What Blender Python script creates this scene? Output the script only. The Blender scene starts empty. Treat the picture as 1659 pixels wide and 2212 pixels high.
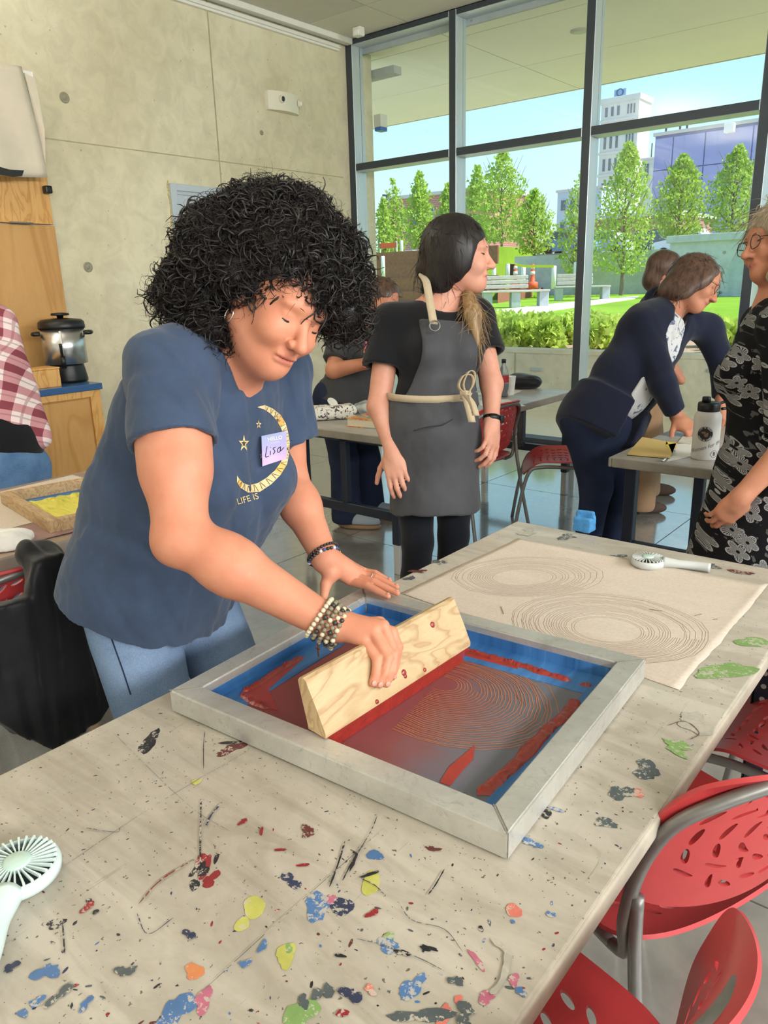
import bpy, bmesh, math, random
import numpy as np
from mathutils import Vector, Matrix
from mathutils.bvhtree import BVHTree
random.seed(7); RNG = np.random.default_rng(11)
S = bpy.context.scene
COL = S.collection

# ------------------------------------------------------------------ camera
HC = 1.42; FPX = 1639.22; PITCH, ROLL, YAW = [math.radians(v) for v in (16.557, -1.5963, -39.599)]
_f = np.array([math.sin(YAW)*math.cos(PITCH), math.cos(YAW)*math.cos(PITCH), -math.sin(PITCH)])
_r = np.cross(_f, [0, 0, 1]); _r /= np.linalg.norm(_r); _u = np.cross(_r, _f)
CR = math.cos(ROLL)*_r + math.sin(ROLL)*_u; CU = -math.sin(ROLL)*_r + math.cos(ROLL)*_u; CF = _f
cam_d = bpy.data.cameras.new('camera'); cam = bpy.data.objects.new('camera', cam_d); COL.objects.link(cam)
cam_d.sensor_fit = 'VERTICAL'; cam_d.sensor_height = 36.0; cam_d.lens = FPX/2212*36.0
cam_d.clip_start = 0.05; cam_d.clip_end = 600
cam.matrix_world = Matrix(((CR[0], CU[0], -CF[0], 0), (CR[1], CU[1], -CF[1], 0), (CR[2], CU[2], -CF[2], HC), (0, 0, 0, 1)))
S.camera = cam

# ------------------------------------------------------------------ sky, sun, exposure
w = bpy.data.worlds.new('sky'); S.world = w; w.use_nodes = True
nt = w.node_tree; nt.nodes.clear()
out = nt.nodes.new('ShaderNodeOutputWorld'); bg = nt.nodes.new('ShaderNodeBackground')
tc = nt.nodes.new('ShaderNodeTexCoord'); sx = nt.nodes.new('ShaderNodeSeparateXYZ'); rp = nt.nodes.new('ShaderNodeValToRGB')
nt.links.new(tc.outputs['Generated'], sx.inputs[0]); nt.links.new(sx.outputs['Z'], rp.inputs[0])
nt.links.new(rp.outputs[0], bg.inputs[0]); nt.links.new(bg.outputs[0], out.inputs[0])
cr = rp.color_ramp; cr.elements[0].position = 0.0; cr.elements[0].color = (0.82, 0.96, 1.0, 1)
cr.elements[1].position = 0.22; cr.elements[1].color = (0.50, 0.86, 1.0, 1)
e = cr.elements.new(0.7); e.color = (0.26, 0.55, 0.95, 1)
bg.inputs[1].default_value = 0.74
sun_d = bpy.data.lights.new('sun', 'SUN'); sun_d.energy = 4.2; sun_d.angle = math.radians(0.6); sun_d.color = (1, 0.97, 0.92)
sun = bpy.data.objects.new('sun', sun_d); COL.objects.link(sun)
sun.rotation_euler = Vector((-0.62, -0.28, -0.8)).to_track_quat('-Z', 'Y').to_euler()
vs = S.view_settings; S.display_settings.display_device = 'sRGB'
vs.view_transform = 'Standard'; vs.look = 'None'; vs.exposure = 0.72; vs.gamma = 1.0; vs.use_curve_mapping = False

# ------------------------------------------------------------------ helpers
def A(*v): return np.array(v, float)
def ray(x, y): return CF + (x-829.5)/FPX*CR - (y-1106)/FPX*CU
def at(x, y, X=None, Y=None, Z=None, w=None):
    """a point of the place from a sight line and one known coordinate"""
    d = ray(x, y)
    t = w if w is not None else (X/d[0] if X is not None else (Y/d[1] if Y is not None else (Z-HC)/d[2]))
    return A(0, 0, HC) + t*d
def unit(v): v = np.asarray(v, float); return v/np.linalg.norm(v)
def srgb(r, g, b):
    def f(c):
        c /= 255.0
        return c/12.92 if c <= 0.04045 else ((c+0.055)/1.055)**2.4
    return (f(r), f(g), f(b), 1.0)

def fast_mesh(name, v, faces_by_n):
    """v (N,3); faces_by_n: list of int arrays (M,k)"""
    me = bpy.data.meshes.new(name)
    v = np.asarray(v, np.float32)
    fs = [np.asarray(f, np.int32) for f in faces_by_n if len(f)]
    me.vertices.add(len(v)); me.vertices.foreach_set('co', v.ravel())
    nl = sum(f.size for f in fs); npoly = sum(len(f) for f in fs)
    me.loops.add(nl); me.polygons.add(npoly)
    me.loops.foreach_set('vertex_index', np.concatenate([f.ravel() for f in fs]))
    tot = np.concatenate([np.full(len(f), f.shape[1], np.int32) for f in fs])
    st = np.concatenate([[0], np.cumsum(tot)[:-1]]).astype(np.int32)
    me.polygons.foreach_set('loop_start', st); me.polygons.foreach_set('loop_total', tot)
    me.update(calc_edges=True); me.validate()
    return me

def link(name, me, mat=None, parent=None, smooth=False, world=False):
    o = bpy.data.objects.new(name, me); COL.objects.link(o)
    if parent is not None:
        o.parent = parent
        if world:
            bpy_m = base_world(parent).inverted()
            me.transform(bpy_m)
    if mat is not None:
        for m in (mat if isinstance(mat, (list, tuple)) else [mat]): me.materials.append(m)
    if smooth and len(me.polygons): me.polygons.foreach_set('use_smooth', np.ones(len(me.polygons), bool))
    return o
def base_world(o):
    m = Matrix.LocRotScale(o.location, o.rotation_euler, o.scale)
    return base_world(o.parent) @ m if o.parent else m

def thing(name, label, cat, loc=(0, 0, 0), rz=0.0, group=None, kind=None):
    o = bpy.data.objects.new(name, None); COL.objects.link(o); o.empty_display_size = 0.05
    o.location = loc; o.rotation_euler = (0, 0, rz)
    return tag(o, label, cat, group, kind)
def tag(o, label, cat, group=None, kind=None):
    o['label'] = label; o['category'] = cat
    if group: o['group'] = group
    if kind: o['kind'] = kind
    return o
def struct(o, label=None):
    o['kind'] = 'structure'
    if label: o['label'] = label
    return o

class MB:
    """collects shapes and links them as one mesh"""
    def __init__(s): s.v = []; s.f = []
    def add(s, v, f):
        n = len(s.v); s.v += [tuple(map(float, p)) for p in v]; s.f += [tuple(i+n for i in q) for q in f]; return s
    def box(s, lo, hi, m=None):
        x0, y0, z0 = lo; x1, y1, z1 = hi
        v = [(x0, y0, z0), (x1, y0, z0), (x1, y1, z0), (x0, y1, z0), (x0, y0, z1), (x1, y0, z1), (x1, y1, z1), (x0, y1, z1)]
        if m is not None: v = [tuple(m @ Vector(p)) for p in v]
        return s.add(v, [(0, 3, 2, 1), (4, 5, 6, 7), (0, 1, 5, 4), (1, 2, 6, 5), (2, 3, 7, 6), (3, 0, 4, 7)])
    def bbox(s, lo, hi, b=0.005, seg=2, m=None):
        bm = bmesh.new(); bmesh.ops.create_cube(bm, size=1.0)
        lo = A(*lo); hi = A(*hi)
        for q in bm.verts: q.co = Vector((A(*q.co)+0.5)*(hi-lo)+lo)
        bmesh.ops.bevel(bm, geom=list(bm.edges), offset=b, segments=seg, profile=0.6, affect='EDGES')
        if m is not None: bmesh.ops.transform(bm, matrix=m, verts=bm.verts)
        return s.frombm(bm)
    def frombm(s, bm):
        bm.verts.index_update()
        s.add([q.co for q in bm.verts], [tuple(x.index for x in f.verts) for f in bm.faces]); bm.free(); return s
    def tube(s, pts, r, n=8, cap=True, closed=False):
        pts = np.array(pts, float); m = len(pts)
        rr = np.full(m, r) if np.isscalar(r) else np.array(r, float)
        if closed: t = np.roll(pts, -1, 0)-np.roll(pts, 1, 0)
        else: t = np.gradient(pts, axis=0)
        t /= np.linalg.norm(t, axis=1)[:, None]+1e-12
        a = A(0, 0, 1) if abs(t[0][2]) < .9 else A(1, 0, 0)
        V = []; nrm = unit(np.cross(t[0], a))
        for i in range(m):
            nrm = unit(nrm-t[i]*np.dot(nrm, t[i])); b = np.cross(t[i], nrm)
            for k in range(n):
                an = 2*math.pi*k/n; V.append(pts[i]+rr[i]*(math.cos(an)*nrm+math.sin(an)*b))
        F = []
        for i in range(m if closed else m-1):
            j = (i+1) % m
            for k in range(n):
                l = (k+1) % n; F.append((i*n+k, i*n+l, j*n+l, j*n+k))
        if cap and not closed: F.append(tuple(range(n-1, -1, -1))); F.append(tuple((m-1)*n+k for k in range(n)))
        return s.add(V, F)
    def lathe(s, prof, n=24, c=(0, 0, 0), axis=None, cap=True):
        V = []; F = []
        for (r, z) in prof:
            for k in range(n):
                an = 2*math.pi*k/n; V.append((r*math.cos(an), r*math.sin(an), z))
        m = len(prof)
        for i in range(m-1):
            for k in range(n):
                l = (k+1) % n; F.append((i*n+k, i*n+l, (i+1)*n+l, (i+1)*n+k))
        if cap: F.append(tuple(range(n-1, -1, -1))); F.append(tuple((m-1)*n+k for k in range(n)))
        if axis is not None:
            q = Vector((0, 0, 1)).rotation_difference(Vector(axis)).to_matrix(); V = [tuple(q @ Vector(p)) for p in V]
        return s.add([(p[0]+c[0], p[1]+c[1], p[2]+c[2]) for p in V], F)
    def prism(s, poly, d, up=(0, 0, 1)):
        """3-D polygon extruded by vector d"""
        poly = [A(*p) for p in poly]; d = A(*d); n = len(poly)
        V = poly+[p+d for p in poly]
        F = [tuple(range(n-1, -1, -1)), tuple(range(n, 2*n))]+[(i, (i+1) % n, n+(i+1) % n, n+i) for i in range(n)]
        return s.add(V, F)
    def build(s, name, mat=None, parent=None, smooth=False, world=False, autosmooth=None):
        me = bpy.data.meshes.new(name); me.from_pydata(s.v, [], s.f); me.update()
        o = link(name, me, mat, parent, smooth, world)
        bm = bmesh.new(); bm.from_mesh(me); bmesh.ops.recalc_face_normals(bm, faces=bm.faces)
        if autosmooth:
            for e_ in bm.edges:
                if len(e_.link_faces) == 2 and e_.calc_face_angle(0) > math.radians(autosmooth): e_.smooth = False
            for f_ in bm.faces: f_.smooth = True
        bm.to_mesh(me); bm.free()
        return o

def smooth_path(pts, n=8):
    """Catmull-Rom through points"""
    P = [A(*p) for p in pts]; P = [2*P[0]-P[1]]+P+[2*P[-1]-P[-2]]; out_ = []
    for i in range(1, len(P)-2):
        for k in range(n):
            t = k/n; a, b, c, d = P[i-1], P[i], P[i+1], P[i+2]
            out_.append(.5*((2*b)+(-a+c)*t+(2*a-5*b+4*c-d)*t*t+(-a+3*b-3*c+d)*t**3))
    out_.append(P[-2]); return np.array(out_)

# ------------------------------------------------------------------ materials
MATS = {}
class NT:
    def __init__(s, name):
        s.m = bpy.data.materials.new(name); s.m.use_nodes = True; s.t = s.m.node_tree; s.t.nodes.clear()
        s.o = s.n('ShaderNodeOutputMaterial'); s.p = s.n('ShaderNodeBsdfPrincipled'); s.l(s.p.outputs[0], s.o.inputs[0])
        s._c = None
    def n(s, t, **k):
        x = s.t.nodes.new(t)
        for a, b in k.items(): setattr(x, a, b)
        return x
    def l(s, a, b): s.t.links.new(a, b)
    def set(s, **k):
        for a, b in k.items(): s.p.inputs[a.replace('_', ' ')].default_value = b
        return s
    def coord(s, kind='Object'):
        if s._c is None: s._c = s.n('ShaderNodeTexCoord')
        return s._c.outputs[kind]
    def mapping(s, scale=(1, 1, 1), rot=(0, 0, 0), kind='Object', loc=(0, 0, 0)):
        m = s.n('ShaderNodeMapping'); s.l(s.coord(kind), m.inputs[0]); m.inputs['Scale'].default_value = scale
        m.inputs['Rotation'].default_value = rot; m.inputs['Location'].default_value = loc; return m.outputs[0]
    def noise(s, scale, detail=4, rough=.6, vec=None, dist=0):
        x = s.n('ShaderNodeTexNoise'); x.inputs['Scale'].default_value = scale; x.inputs['Detail'].default_value = detail
        x.inputs['Roughness'].default_value = rough; x.inputs['Distortion'].default_value = dist
        s.l(vec if vec is not None else s.coord(), x.inputs['Vector']); return x.outputs['Fac']
    def ramp(s, fac, stops, interp='LINEAR'):
        x = s.n('ShaderNodeValToRGB'); x.color_ramp.interpolation = interp; el = x.color_ramp.elements
        el[0].position, el[0].color = stops[0][0], col4(stops[0][1]); el[1].position, el[1].color = stops[-1][0], col4(stops[-1][1])
        for p_, c_ in stops[1:-1]:
            q = el.new(p_); q.color = col4(c_)
        s.l(fac, x.inputs[0]); return x.outputs[0]
    def mix(s, fac, a, b, mode='MIX'):
        x = s.n('ShaderNodeMix', data_type='RGBA', blend_type=mode)
        if isinstance(fac, (int, float)): x.inputs[0].default_value = fac
        else: s.l(fac, x.inputs[0])
        for v, i in ((a, 6), (b, 7)):
            if isinstance(v, (tuple, list)): x.inputs[i].default_value = col4(v)
            else: s.l(v, x.inputs[i])
        return x.outputs[2]
    def math(s, op, a, b=None, c=None, clamp=False):
        x = s.n('ShaderNodeMath', operation=op, use_clamp=clamp)
        for i, v in enumerate((a, b, c)):
            if v is None: continue
            if isinstance(v, (int, float)): x.inputs[i].default_value = v
            else: s.l(v, x.inputs[i])
        return x.outputs[0]
    def sep(s, v):
        x = s.n('ShaderNodeSeparateXYZ'); s.l(v, x.inputs[0]); return x.outputs
    def comb(s, x_, y_, z_=0.0):
        x = s.n('ShaderNodeCombineXYZ')
        for i, v in enumerate((x_, y_, z_)):
            if isinstance(v, (int, float)): x.inputs[i].default_value = v
            else: s.l(v, x.inputs[i])
        return x.outputs[0]
    def color(s, sock): s.l(sock, s.p.inputs['Base Color']); return s
    def rough(s, sock): s.l(sock, s.p.inputs['Roughness']); return s
    def bump(s, h, strength=.3, dist=.01):
        x = s.n('ShaderNodeBump'); x.inputs['Strength'].default_value = strength; x.inputs['Distance'].default_value = dist
        s.l(h, x.inputs['Height']); s.l(x.outputs[0], s.p.inputs['Normal']); return s
def col4(c): return tuple(c) if len(c) == 4 else tuple(c)+(1.0,)

def mat(name, col, rough=.6, metal=0.0, ns=30.0, na=.12, bump=0.0, bs=200.0, bd=.002, spec=.5, **k):
    if name in MATS: return MATS[name]
    t = NT(name); t.set(Roughness=rough, Metallic=metal, Specular_IOR_Level=spec)
    for a, b in k.items(): t.p.inputs[a.replace('_', ' ')].default_value = b
    c = np.array(col[:3])
    if na > 0:
        f = t.noise(ns, 5); t.color(t.ramp(f, [(.25, tuple(np.clip(c*(1-na), 0, 1))), (.75, tuple(np.clip(c*(1+na), 0, 1)))]))
    else: t.p.inputs['Base Color'].default_value = col4(col)
    if bump: t.bump(t.noise(bs, 3), bump, bd)
    MATS[name] = t.m; return t.m
# ------------------------------------------------------------------ smooth solids (signed distances meshed with surface nets)
def RC(a, b, ra, rb):
    a = np.asarray(a, np.float32); b = np.asarray(b, np.float32); ba = b-a; L2 = float(ba @ ba)+1e-12
    def f(p):
        q = p-a; t = np.clip(q @ ba/L2, 0, 1)
        return np.linalg.norm(q-t[:, None]*ba, axis=1)-(ra+(rb-ra)*t)
    f.c = (a+b)/2; f.r = math.sqrt(L2)/2+max(ra, rb); return f
def EL(c, r, ax=None):
    c = np.asarray(c, np.float32); r = np.asarray(r, np.float32); M_ = None if ax is None else np.asarray(ax, np.float32)
    def f(p):
        q = p-c
        if M_ is not None: q = q @ M_.T
        k0 = np.linalg.norm(q/r, axis=1); k1 = np.linalg.norm(q/(r*r), axis=1)+1e-9
        return k0*(k0-1.0)/k1
    f.c = c; f.r = float(r.max()); return f
def SLV(a, b, ra, rb, cuff, d):
    """sleeve: tapered tube ending square at the cuff"""
    g = RC(a, b, ra, rb); cuff = np.asarray(cuff, np.float32); d = unit(d)
    def f(p): return np.maximum(g(p), (p-cuff) @ d)
    f.c = g.c; f.r = g.r; return f
def SP(c, r): return EL(c, (r, r, r))
def ECONE(a, b, ra, rb, fx):
    """tapered column with an elliptical section: ra, rb = (half width along side, half depth along fx)"""
    a = np.asarray(a, np.float32); b = np.asarray(b, np.float32); ax = unit(b-a); fx = unit(np.asarray(fx, float)-ax*np.dot(fx, ax)); sd = np.cross(ax, fx)
    L = float(np.linalg.norm(b-a)); ra = np.array(ra, float); rb = np.array(rb, float)
    def f(p):
        q = p-a; h = q @ ax; t = np.clip(h/L, 0, 1)
        rs = ra[0]+(rb[0]-ra[0])*t; rf = ra[1]+(rb[1]-ra[1])*t
        x = q @ sd; y = q @ fx
        k0 = np.sqrt((x/rs)**2+(y/rf)**2)+1e-9; k1 = np.sqrt((x/rs**2)**2+(y/rf**2)**2)+1e-9
        d = k0*(k0-1)/k1
        e = np.abs(h-L/2)-L/2
        return np.where((d > 0) & (e > 0), np.sqrt(np.maximum(d, 0)**2+np.maximum(e, 0)**2), np.maximum(d, e))
    f.c = (a+b)/2; f.r = L/2+max(ra.max(), rb.max()); return f
def PL(pt, n):
    """half space: inside where (p-pt).n < 0"""
    pt = np.asarray(pt, np.float32); n = unit(n)
    def f(p): return (p-pt) @ n
    f.c = None; return f
def BX(c, h, ax=None, r=0.0):
    c = np.asarray(c, np.float32); h = np.asarray(h, np.float32)-r; M_ = None if ax is None else np.asarray(ax, np.float32)
    def f(p):
        q = p-c
        if M_ is not None: q = q @ M_.T
        q = np.abs(q)-h
        return np.linalg.norm(np.maximum(q, 0), axis=1)+np.minimum(q.max(axis=1), 0)-r
    f.c = c; f.r = float(np.linalg.norm(h)+r); return f
def FN(fun):
    fun.c = None; return fun
def eval_ops(ops, p, cc=None, cr=0.0):
    d = np.full(len(p), 9.0, np.float32)
    for o in ops:
        op, f, k = o
        if cc is not None and f.c is not None and np.linalg.norm(f.c-cc) > f.r+cr+.05+k: continue
        e_ = f(p)
        if op == 'u':
            if k > 0:
                h = np.clip(.5+.5*(d-e_)/k, 0, 1); d = d+(e_-d)*h-k*h*(1-h)
            else: d = np.minimum(d, e_)
        elif op == 's':
            e_ = -e_
            if k > 0:
                h = np.clip(.5+.5*(e_-d)/k, 0, 1); d = d+(e_-d)*h+k*h*(1-h)
            else: d = np.maximum(d, e_)
        elif op == 'i':
            if k > 0:
                h = np.clip(.5+.5*(e_-d)/k, 0, 1); d = d+(e_-d)*h+k*h*(1-h)
            else: d = np.maximum(d, e_)
        elif op == '+': d = d+e_
    return d
def sdf_arrays(ops, lo, hi, h):
    lo = np.asarray(lo, float); hi = np.asarray(hi, float); B = 8; bs = B*h
    nb = np.ceil((hi-lo)/bs).astype(int)
    G = np.stack(np.meshgrid(*[np.arange(n) for n in nb], indexing='ij'), -1).reshape(-1, 3)
    d = eval_ops(ops, (lo+(G+.5)*bs).astype(np.float32))
    G = G[np.abs(d) < bs*.87*1.35+.012]
    l = np.stack(np.meshgrid(*[np.arange(B+1)]*3, indexing='ij'), -1).reshape(-1, 3)
    dim = nb*B+2
    keys = []; vs_ = []; edges = [[], [], []]
    CH = 48
    cor = np.array([(i, j, k) for i in (0, 1) for j in (0, 1) for k in (0, 1)])
    for s0 in range(0, len(G), CH):
        g = G[s0:s0+CH]
        I = (g[:, None, :]*B+l[None]).reshape(-1, 3)
        P = (lo+I*h).astype(np.float32)
        cc = (P.min(0)+P.max(0))/2; crr = float(np.linalg.norm(P.max(0)-P.min(0))/2)
        D = eval_ops(ops, P, cc, crr).reshape(len(g), B+1, B+1, B+1)
        sg = D < 0
        C = np.stack([sg[:, i:i+B, j:j+B, k:k+B] for i, j, k in cor], -1)
        sm = C.sum(-1); act = np.argwhere((sm > 0) & (sm < 8))
        if len(act):
            b_, i, j, k = act.T
            Vv = np.stack([D[b_, i+c[0], j+c[1], k+c[2]] for c in cor], -1)
            acc = np.zeros((len(act), 3)); cnt = np.zeros(len(act))
            for a_ in range(8):
                for c_ in range(a_+1, 8):
                    df = cor[c_]-cor[a_]
                    if np.abs(df).sum() != 1: continue
                    va, vb = Vv[:, a_], Vv[:, c_]; m_ = (va < 0) != (vb < 0)
                    t = np.where(m_, va/(va-vb+1e-20), 0)
                    acc += m_[:, None]*(cor[a_]+t[:, None]*df); cnt += m_
            cell = g[b_]*B+np.stack([i, j, k], -1)
            vs_.append(lo+(cell+acc/cnt[:, None])*h)
            keys.append((cell[:, 0]*dim[1]+cell[:, 1])*dim[2]+cell[:, 2])
        for ax in range(3):
            sl1 = [slice(None)]+[slice(0, B)]*3; sl2 = list(sl1); sl2[ax+1] = slice(1, B+1)
            s1 = sg[tuple(sl1)]; s2 = sg[tuple(sl2)]
            ed = np.argwhere(s1 != s2)
            if len(ed):
                cell = g[ed[:, 0]]*B+ed[:, 1:]
                edges[ax].append(np.concatenate([cell, s1[tuple(ed.T)][:, None].astype(int)], 1))
    V = np.concatenate(vs_); K = np.concatenate(keys)
    K, ui = np.unique(K, return_index=True); V = V[ui]
    F = []
    for ax in range(3):
        if not edges[ax]: continue
        E_ = np.concatenate(edges[ax]); c = E_[:, :3]; inside = E_[:, 3] > 0
        u_, v_ = (ax+1) % 3, (ax+2) % 3
        q = []
        for du, dv in ((0, 0), (-1, 0), (-1, -1), (0, -1)):
            x = c.copy(); x[:, u_] += du; x[:, v_] += dv
            kk = (x[:, 0]*dim[1]+x[:, 1])*dim[2]+x[:, 2]
            ix = np.searchsorted(K, kk); ix = np.clip(ix, 0, len(K)-1)
            q.append(np.where((K[ix] == kk) & (x >= 0).all(1), ix, -1))
        q = np.stack(q, 1); ok = (q >= 0).all(1); q = q[ok]; ins = inside[ok]
        q[~ins] = q[~ins][:, ::-1]
        F.append(q)
    return V, np.concatenate(F)
def relax(V, F, it=1, lam=.5):
    for _ in range(it):
        acc = np.zeros_like(V); cnt = np.zeros(len(V))
        for i in range(4):
            j = (i+1) % 4
            np.add.at(acc, F[:, i], V[F[:, j]]); np.add.at(cnt, F[:, i], 1)
            np.add.at(acc, F[:, j], V[F[:, i]]); np.add.at(cnt, F[:, j], 1)
        V = V+(acc/np.maximum(cnt, 1)[:, None]-V)*lam
    return V
def sdf_obj(name, ops, lo, hi, h, mat_, parent=None, it=1, extra=None, region=None):
    V, F = sdf_arrays(ops, lo, hi, h)
    if it: V = relax(V, F, it)
    parts = [(V, F)]
    if extra: parts += extra
    nV = []; nF = []; k = 0
    for a, b in parts: nV.append(a); nF.append(b+k); k += len(a)
    V = np.concatenate(nV); F = np.concatenate(nF)
    me = fast_mesh(name, V, [F])
    if region is not None:
        for an, fun in region.items():
            at_ = me.attributes.new(an, 'FLOAT', 'POINT'); at_.data.foreach_set('value', np.asarray(fun(V), np.float32))
    return link(name, me, mat_, parent, True, world=parent is not None)
def tubes_mesh(P, R_, n=4):
    """many tubes: P (N,M,3), R_ (N,M)"""
    N, M_, _ = P.shape
    T = np.gradient(P, axis=1); T /= np.linalg.norm(T, axis=2, keepdims=True)+1e-9
    ref = np.where(np.abs(T[:, :, 2:3]) < .8, A(0, 0, 1), A(1, 0, 0))
    a = np.cross(T, ref); a /= np.linalg.norm(a, axis=2, keepdims=True)+1e-9; b = np.cross(T, a)
    V = np.stack([P+R_[..., None]*(math.cos(2*math.pi*k/n)*a+math.sin(2*math.pi*k/n)*b) for k in range(n)], 2)
    idx = np.arange(N*M_*n).reshape(N, M_, n)
    q = np.stack([idx[:, :-1], np.roll(idx[:, :-1], -1, 2), np.roll(idx[:, 1:], -1, 2), idx[:, 1:]], -1).reshape(-1, 4)
    return V.reshape(-1, 3), q

def frame(f, u):
    """rows: forward, left, up"""
    f = unit(f); u = unit(np.asarray(u, float)-f*np.dot(u, f)); l = np.cross(u, f); return np.array([f, l, u])
def head_ops(c, f, u, s=1.0, k=.018, smile=0.0, nose=1.0):
    Fm = frame(f, u); c = np.asarray(c, float)
    def g(a, b, d): return c+s*(a*Fm[0]+b*Fm[1]+d*Fm[2])
    def e(p, r): return EL(g(*p), np.array(r)*s, Fm)
    O = [('u', e((-.012, 0, .032), (.098, .077, .088)), 0), ('u', e((.022, 0, -.028), (.068, .062, .085)), .03*s),
         ('u', e((.058, 0, -.085), (.032, .03, .028)), .02*s),
         ('u', RC(g(.06, 0, -.09), g(-.012, .052, -.052), .02*s, .022*s), .025*s), ('u', RC(g(.06, 0, -.09), g(-.012, -.052, -.052), .02*s, .022*s), .025*s),
         ('u', e((.062, .036, -.03), (.028, .024, .026)), .02*s), ('u', e((.062, -.036, -.03), (.028, .024, .026)), .02*s),
         ('u', e((.074, 0, .024), (.018, .05, .013)), .016*s),
         ('s', e((.105, .031, .004), (.018, .02, .013)), .014*s), ('s', e((.105, -.031, .004), (.018, .02, .013)), .014*s),
         ('u', SP(g(.0705, .031, .003), .0135*s), .005*s), ('u', SP(g(.0705, -.031, .003), .0135*s), .005*s),
         ('u', RC(g(.083, 0, .012), g(.083+.028*nose, 0, -.034), .0065*s, .0115*s), .012*s),
         ('u', SP(g(.0995, .0125, -.037), .0085*s), .006*s), ('u', SP(g(.0995, -.0125, -.037), .0085*s), .006*s),
         ('s', EL(g(.102, .007, -.047), A(.006, .0035, .003)*s, Fm), .002*s), ('s', EL(g(.102, -.007, -.047), A(.006, .0035, .003)*s, Fm), .002*s),
         ('u', e((.083, 0, -.058), (.012, .024, .012)), .012*s),
         ('u', e((.089, 0, -.0615), (.0085, .02+.004*smile, .0048)), .004*s), ('u', e((.087, 0, -.0725), (.009, .018+.004*smile, .0058)), .004*s),
         ('s', e((.098, 0, -.067), (.012, .023+.004*smile, .0012)), .002*s),
         ('u', e((-.006, .075, -.006), (.016, .008, .03)), .008*s), ('u', e((-.006, -.075, -.006), (.016, .008, .03)), .008*s)]
    for sgn in (1, -1):
        O.append(('s', RC(g(.1, .02*sgn, -.042), g(.082, .034*sgn, -.066), .0035*s, .003*s), .006*s))
    return O, g, Fm
def lip_mask(g, Fm, s):
    c1 = g(.092, 0, -.067)
    def f(V):
        q = (V-c1) @ Fm.T
        return np.clip(1.6-np.sqrt((q[:, 1]/(.023*s))**2+(q[:, 2]/(.0105*s))**2+(q[:, 0]/(.03*s))**2)*1.3, 0, 1)
    return f
def hand_ops(w_, d, n, thumb, s=1.0, curl=(.4, .45, .5, .6), spread=.06, k=.007, tcurl=.3):
    """w_ wrist point, d towards the fingers, n out of the back of the hand, thumb = +1/-1 side along cross(d,n)"""
    d = unit(d); n = unit(np.asarray(n, float)-d*np.dot(n, d)); sd = np.cross(d, n)*thumb; w_ = np.asarray(w_, float)
    def g(a, b, c): return w_+s*(a*d+b*sd+c*n)
    O = [('u', EL(g(.045, .0, 0), A(.052, .04, .017)*s, np.array([d, sd, n])), .02), ('u', RC(g(-.01, 0, 0), g(.03, 0, 0), .025*s, .026*s), .02),
         ('u', RC(g(.02, .022, -.005), g(.05, .03, -.006), .016*s, .015*s), .015)]
    tips = []
    base = [(.085, .03), (.09, .01), (.086, -.011), (.076, -.03)]; ln = [(.04, .025, .02), (.045, .028, .022), (.041, .026, .021), (.032, .02, .018)]
    for i in range(4):
        p = g(base[i][0], base[i][1], .002); an = curl[i]; sp = spread*(1.5-i)
        r0 = (.0098, .0102, .0098, .0085)[i]*s
        O.append(('u', RC(g(.04, base[i][1]*.7, 0), p, .013*s, r0*1.1), .012))
        a_tot = an*.8
        for j in range(3):
            dv = unit(math.cos(a_tot)*(d+sp*sd)-math.sin(a_tot)*n); q = p+dv*ln[i][j]*s
            O.append(('u', RC(p, q, r0*(1-.1*j), r0*(.93-.1*j)), .003)); p = q; a_tot += an*(1.3 if j == 0 else .8)
        tips.append(p)
    p = g(.022, .03, -.008); dv = unit(.55*d+.75*sd-.35*n)
    q = p+dv*.04*s; O.append(('u', RC(p, q, .0155*s, .012*s), .01))
    dv2 = unit(dv+tcurl*d-.1*n-.25*tcurl*sd); q2 = q+dv2*.032*s; O.append(('u', RC(q, q2, .0115*s, .0095*s), .004))
    q3 = q2+unit(dv2+.3*d)*.024*s; O.append(('u', RC(q2, q3, .0098*s, .0078*s), .003))
    return O
def bounds(ops, pad=.03):
    lo = np.full(3, 1e9); hi = -lo
    for op, f, k in ops:
        if op == 'u' and f.c is not None: lo = np.minimum(lo, f.c-f.r); hi = np.maximum(hi, f.c+f.r)
    return lo-pad, hi+pad
def noise3(scale, amp, seed=0, stretch=(1, 1, 1), octs=5):
    """cheap folded-cloth relief: a sum of warped sines"""
    r = np.random.default_rng(seed); Wv = [(unit(r.normal(size=3))*scale*(1.0+.55*i)*np.array(stretch), r.uniform(0, 6.28), r.uniform(.5, 1)/(1+.5*i)) for i in range(octs)]
    def f(p):
        q = np.zeros(len(p)); wv = np.zeros(len(p))
        for v, ph, a in Wv:
            wv = np.sin(p @ v+ph+1.2*wv); q += a*wv
        return (amp*q/ octs).astype(np.float32)
    f.c = None; return f
# ------------------------------------------------------------------ surface materials
def concrete(name, c0, c1, bump=.35, sc=1.0, rough=.85, spec=.3):
    t = NT(name); t.set(Roughness=rough, Specular_IOR_Level=spec)
    a = t.noise(.9*sc, 6, .6); b = t.noise(7*sc, 6, .65, dist=.6); c = t.noise(60*sc, 4, .7)
    base = t.ramp(a, [(.3, c0), (.7, c1)])
    st = t.ramp(b, [(.35, (.78, .78, .74)), (.6, (1.04, 1.04, 1.02))]); base = t.mix(.55, base, st, 'MULTIPLY')
    v = t.n('ShaderNodeTexVoronoi'); v.inputs['Scale'].default_value = 9*sc; t.l(t.coord(), v.inputs['Vector'])
    pit = t.ramp(v.outputs['Distance'], [(.045, (.35, .34, .3)), (.075, (1, 1, 1))]); base = t.mix(.5, base, pit, 'MULTIPLY')
    t.color(base); h = t.mix(.5, c, b); t.bump(h, bump, .006); return t.m
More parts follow.
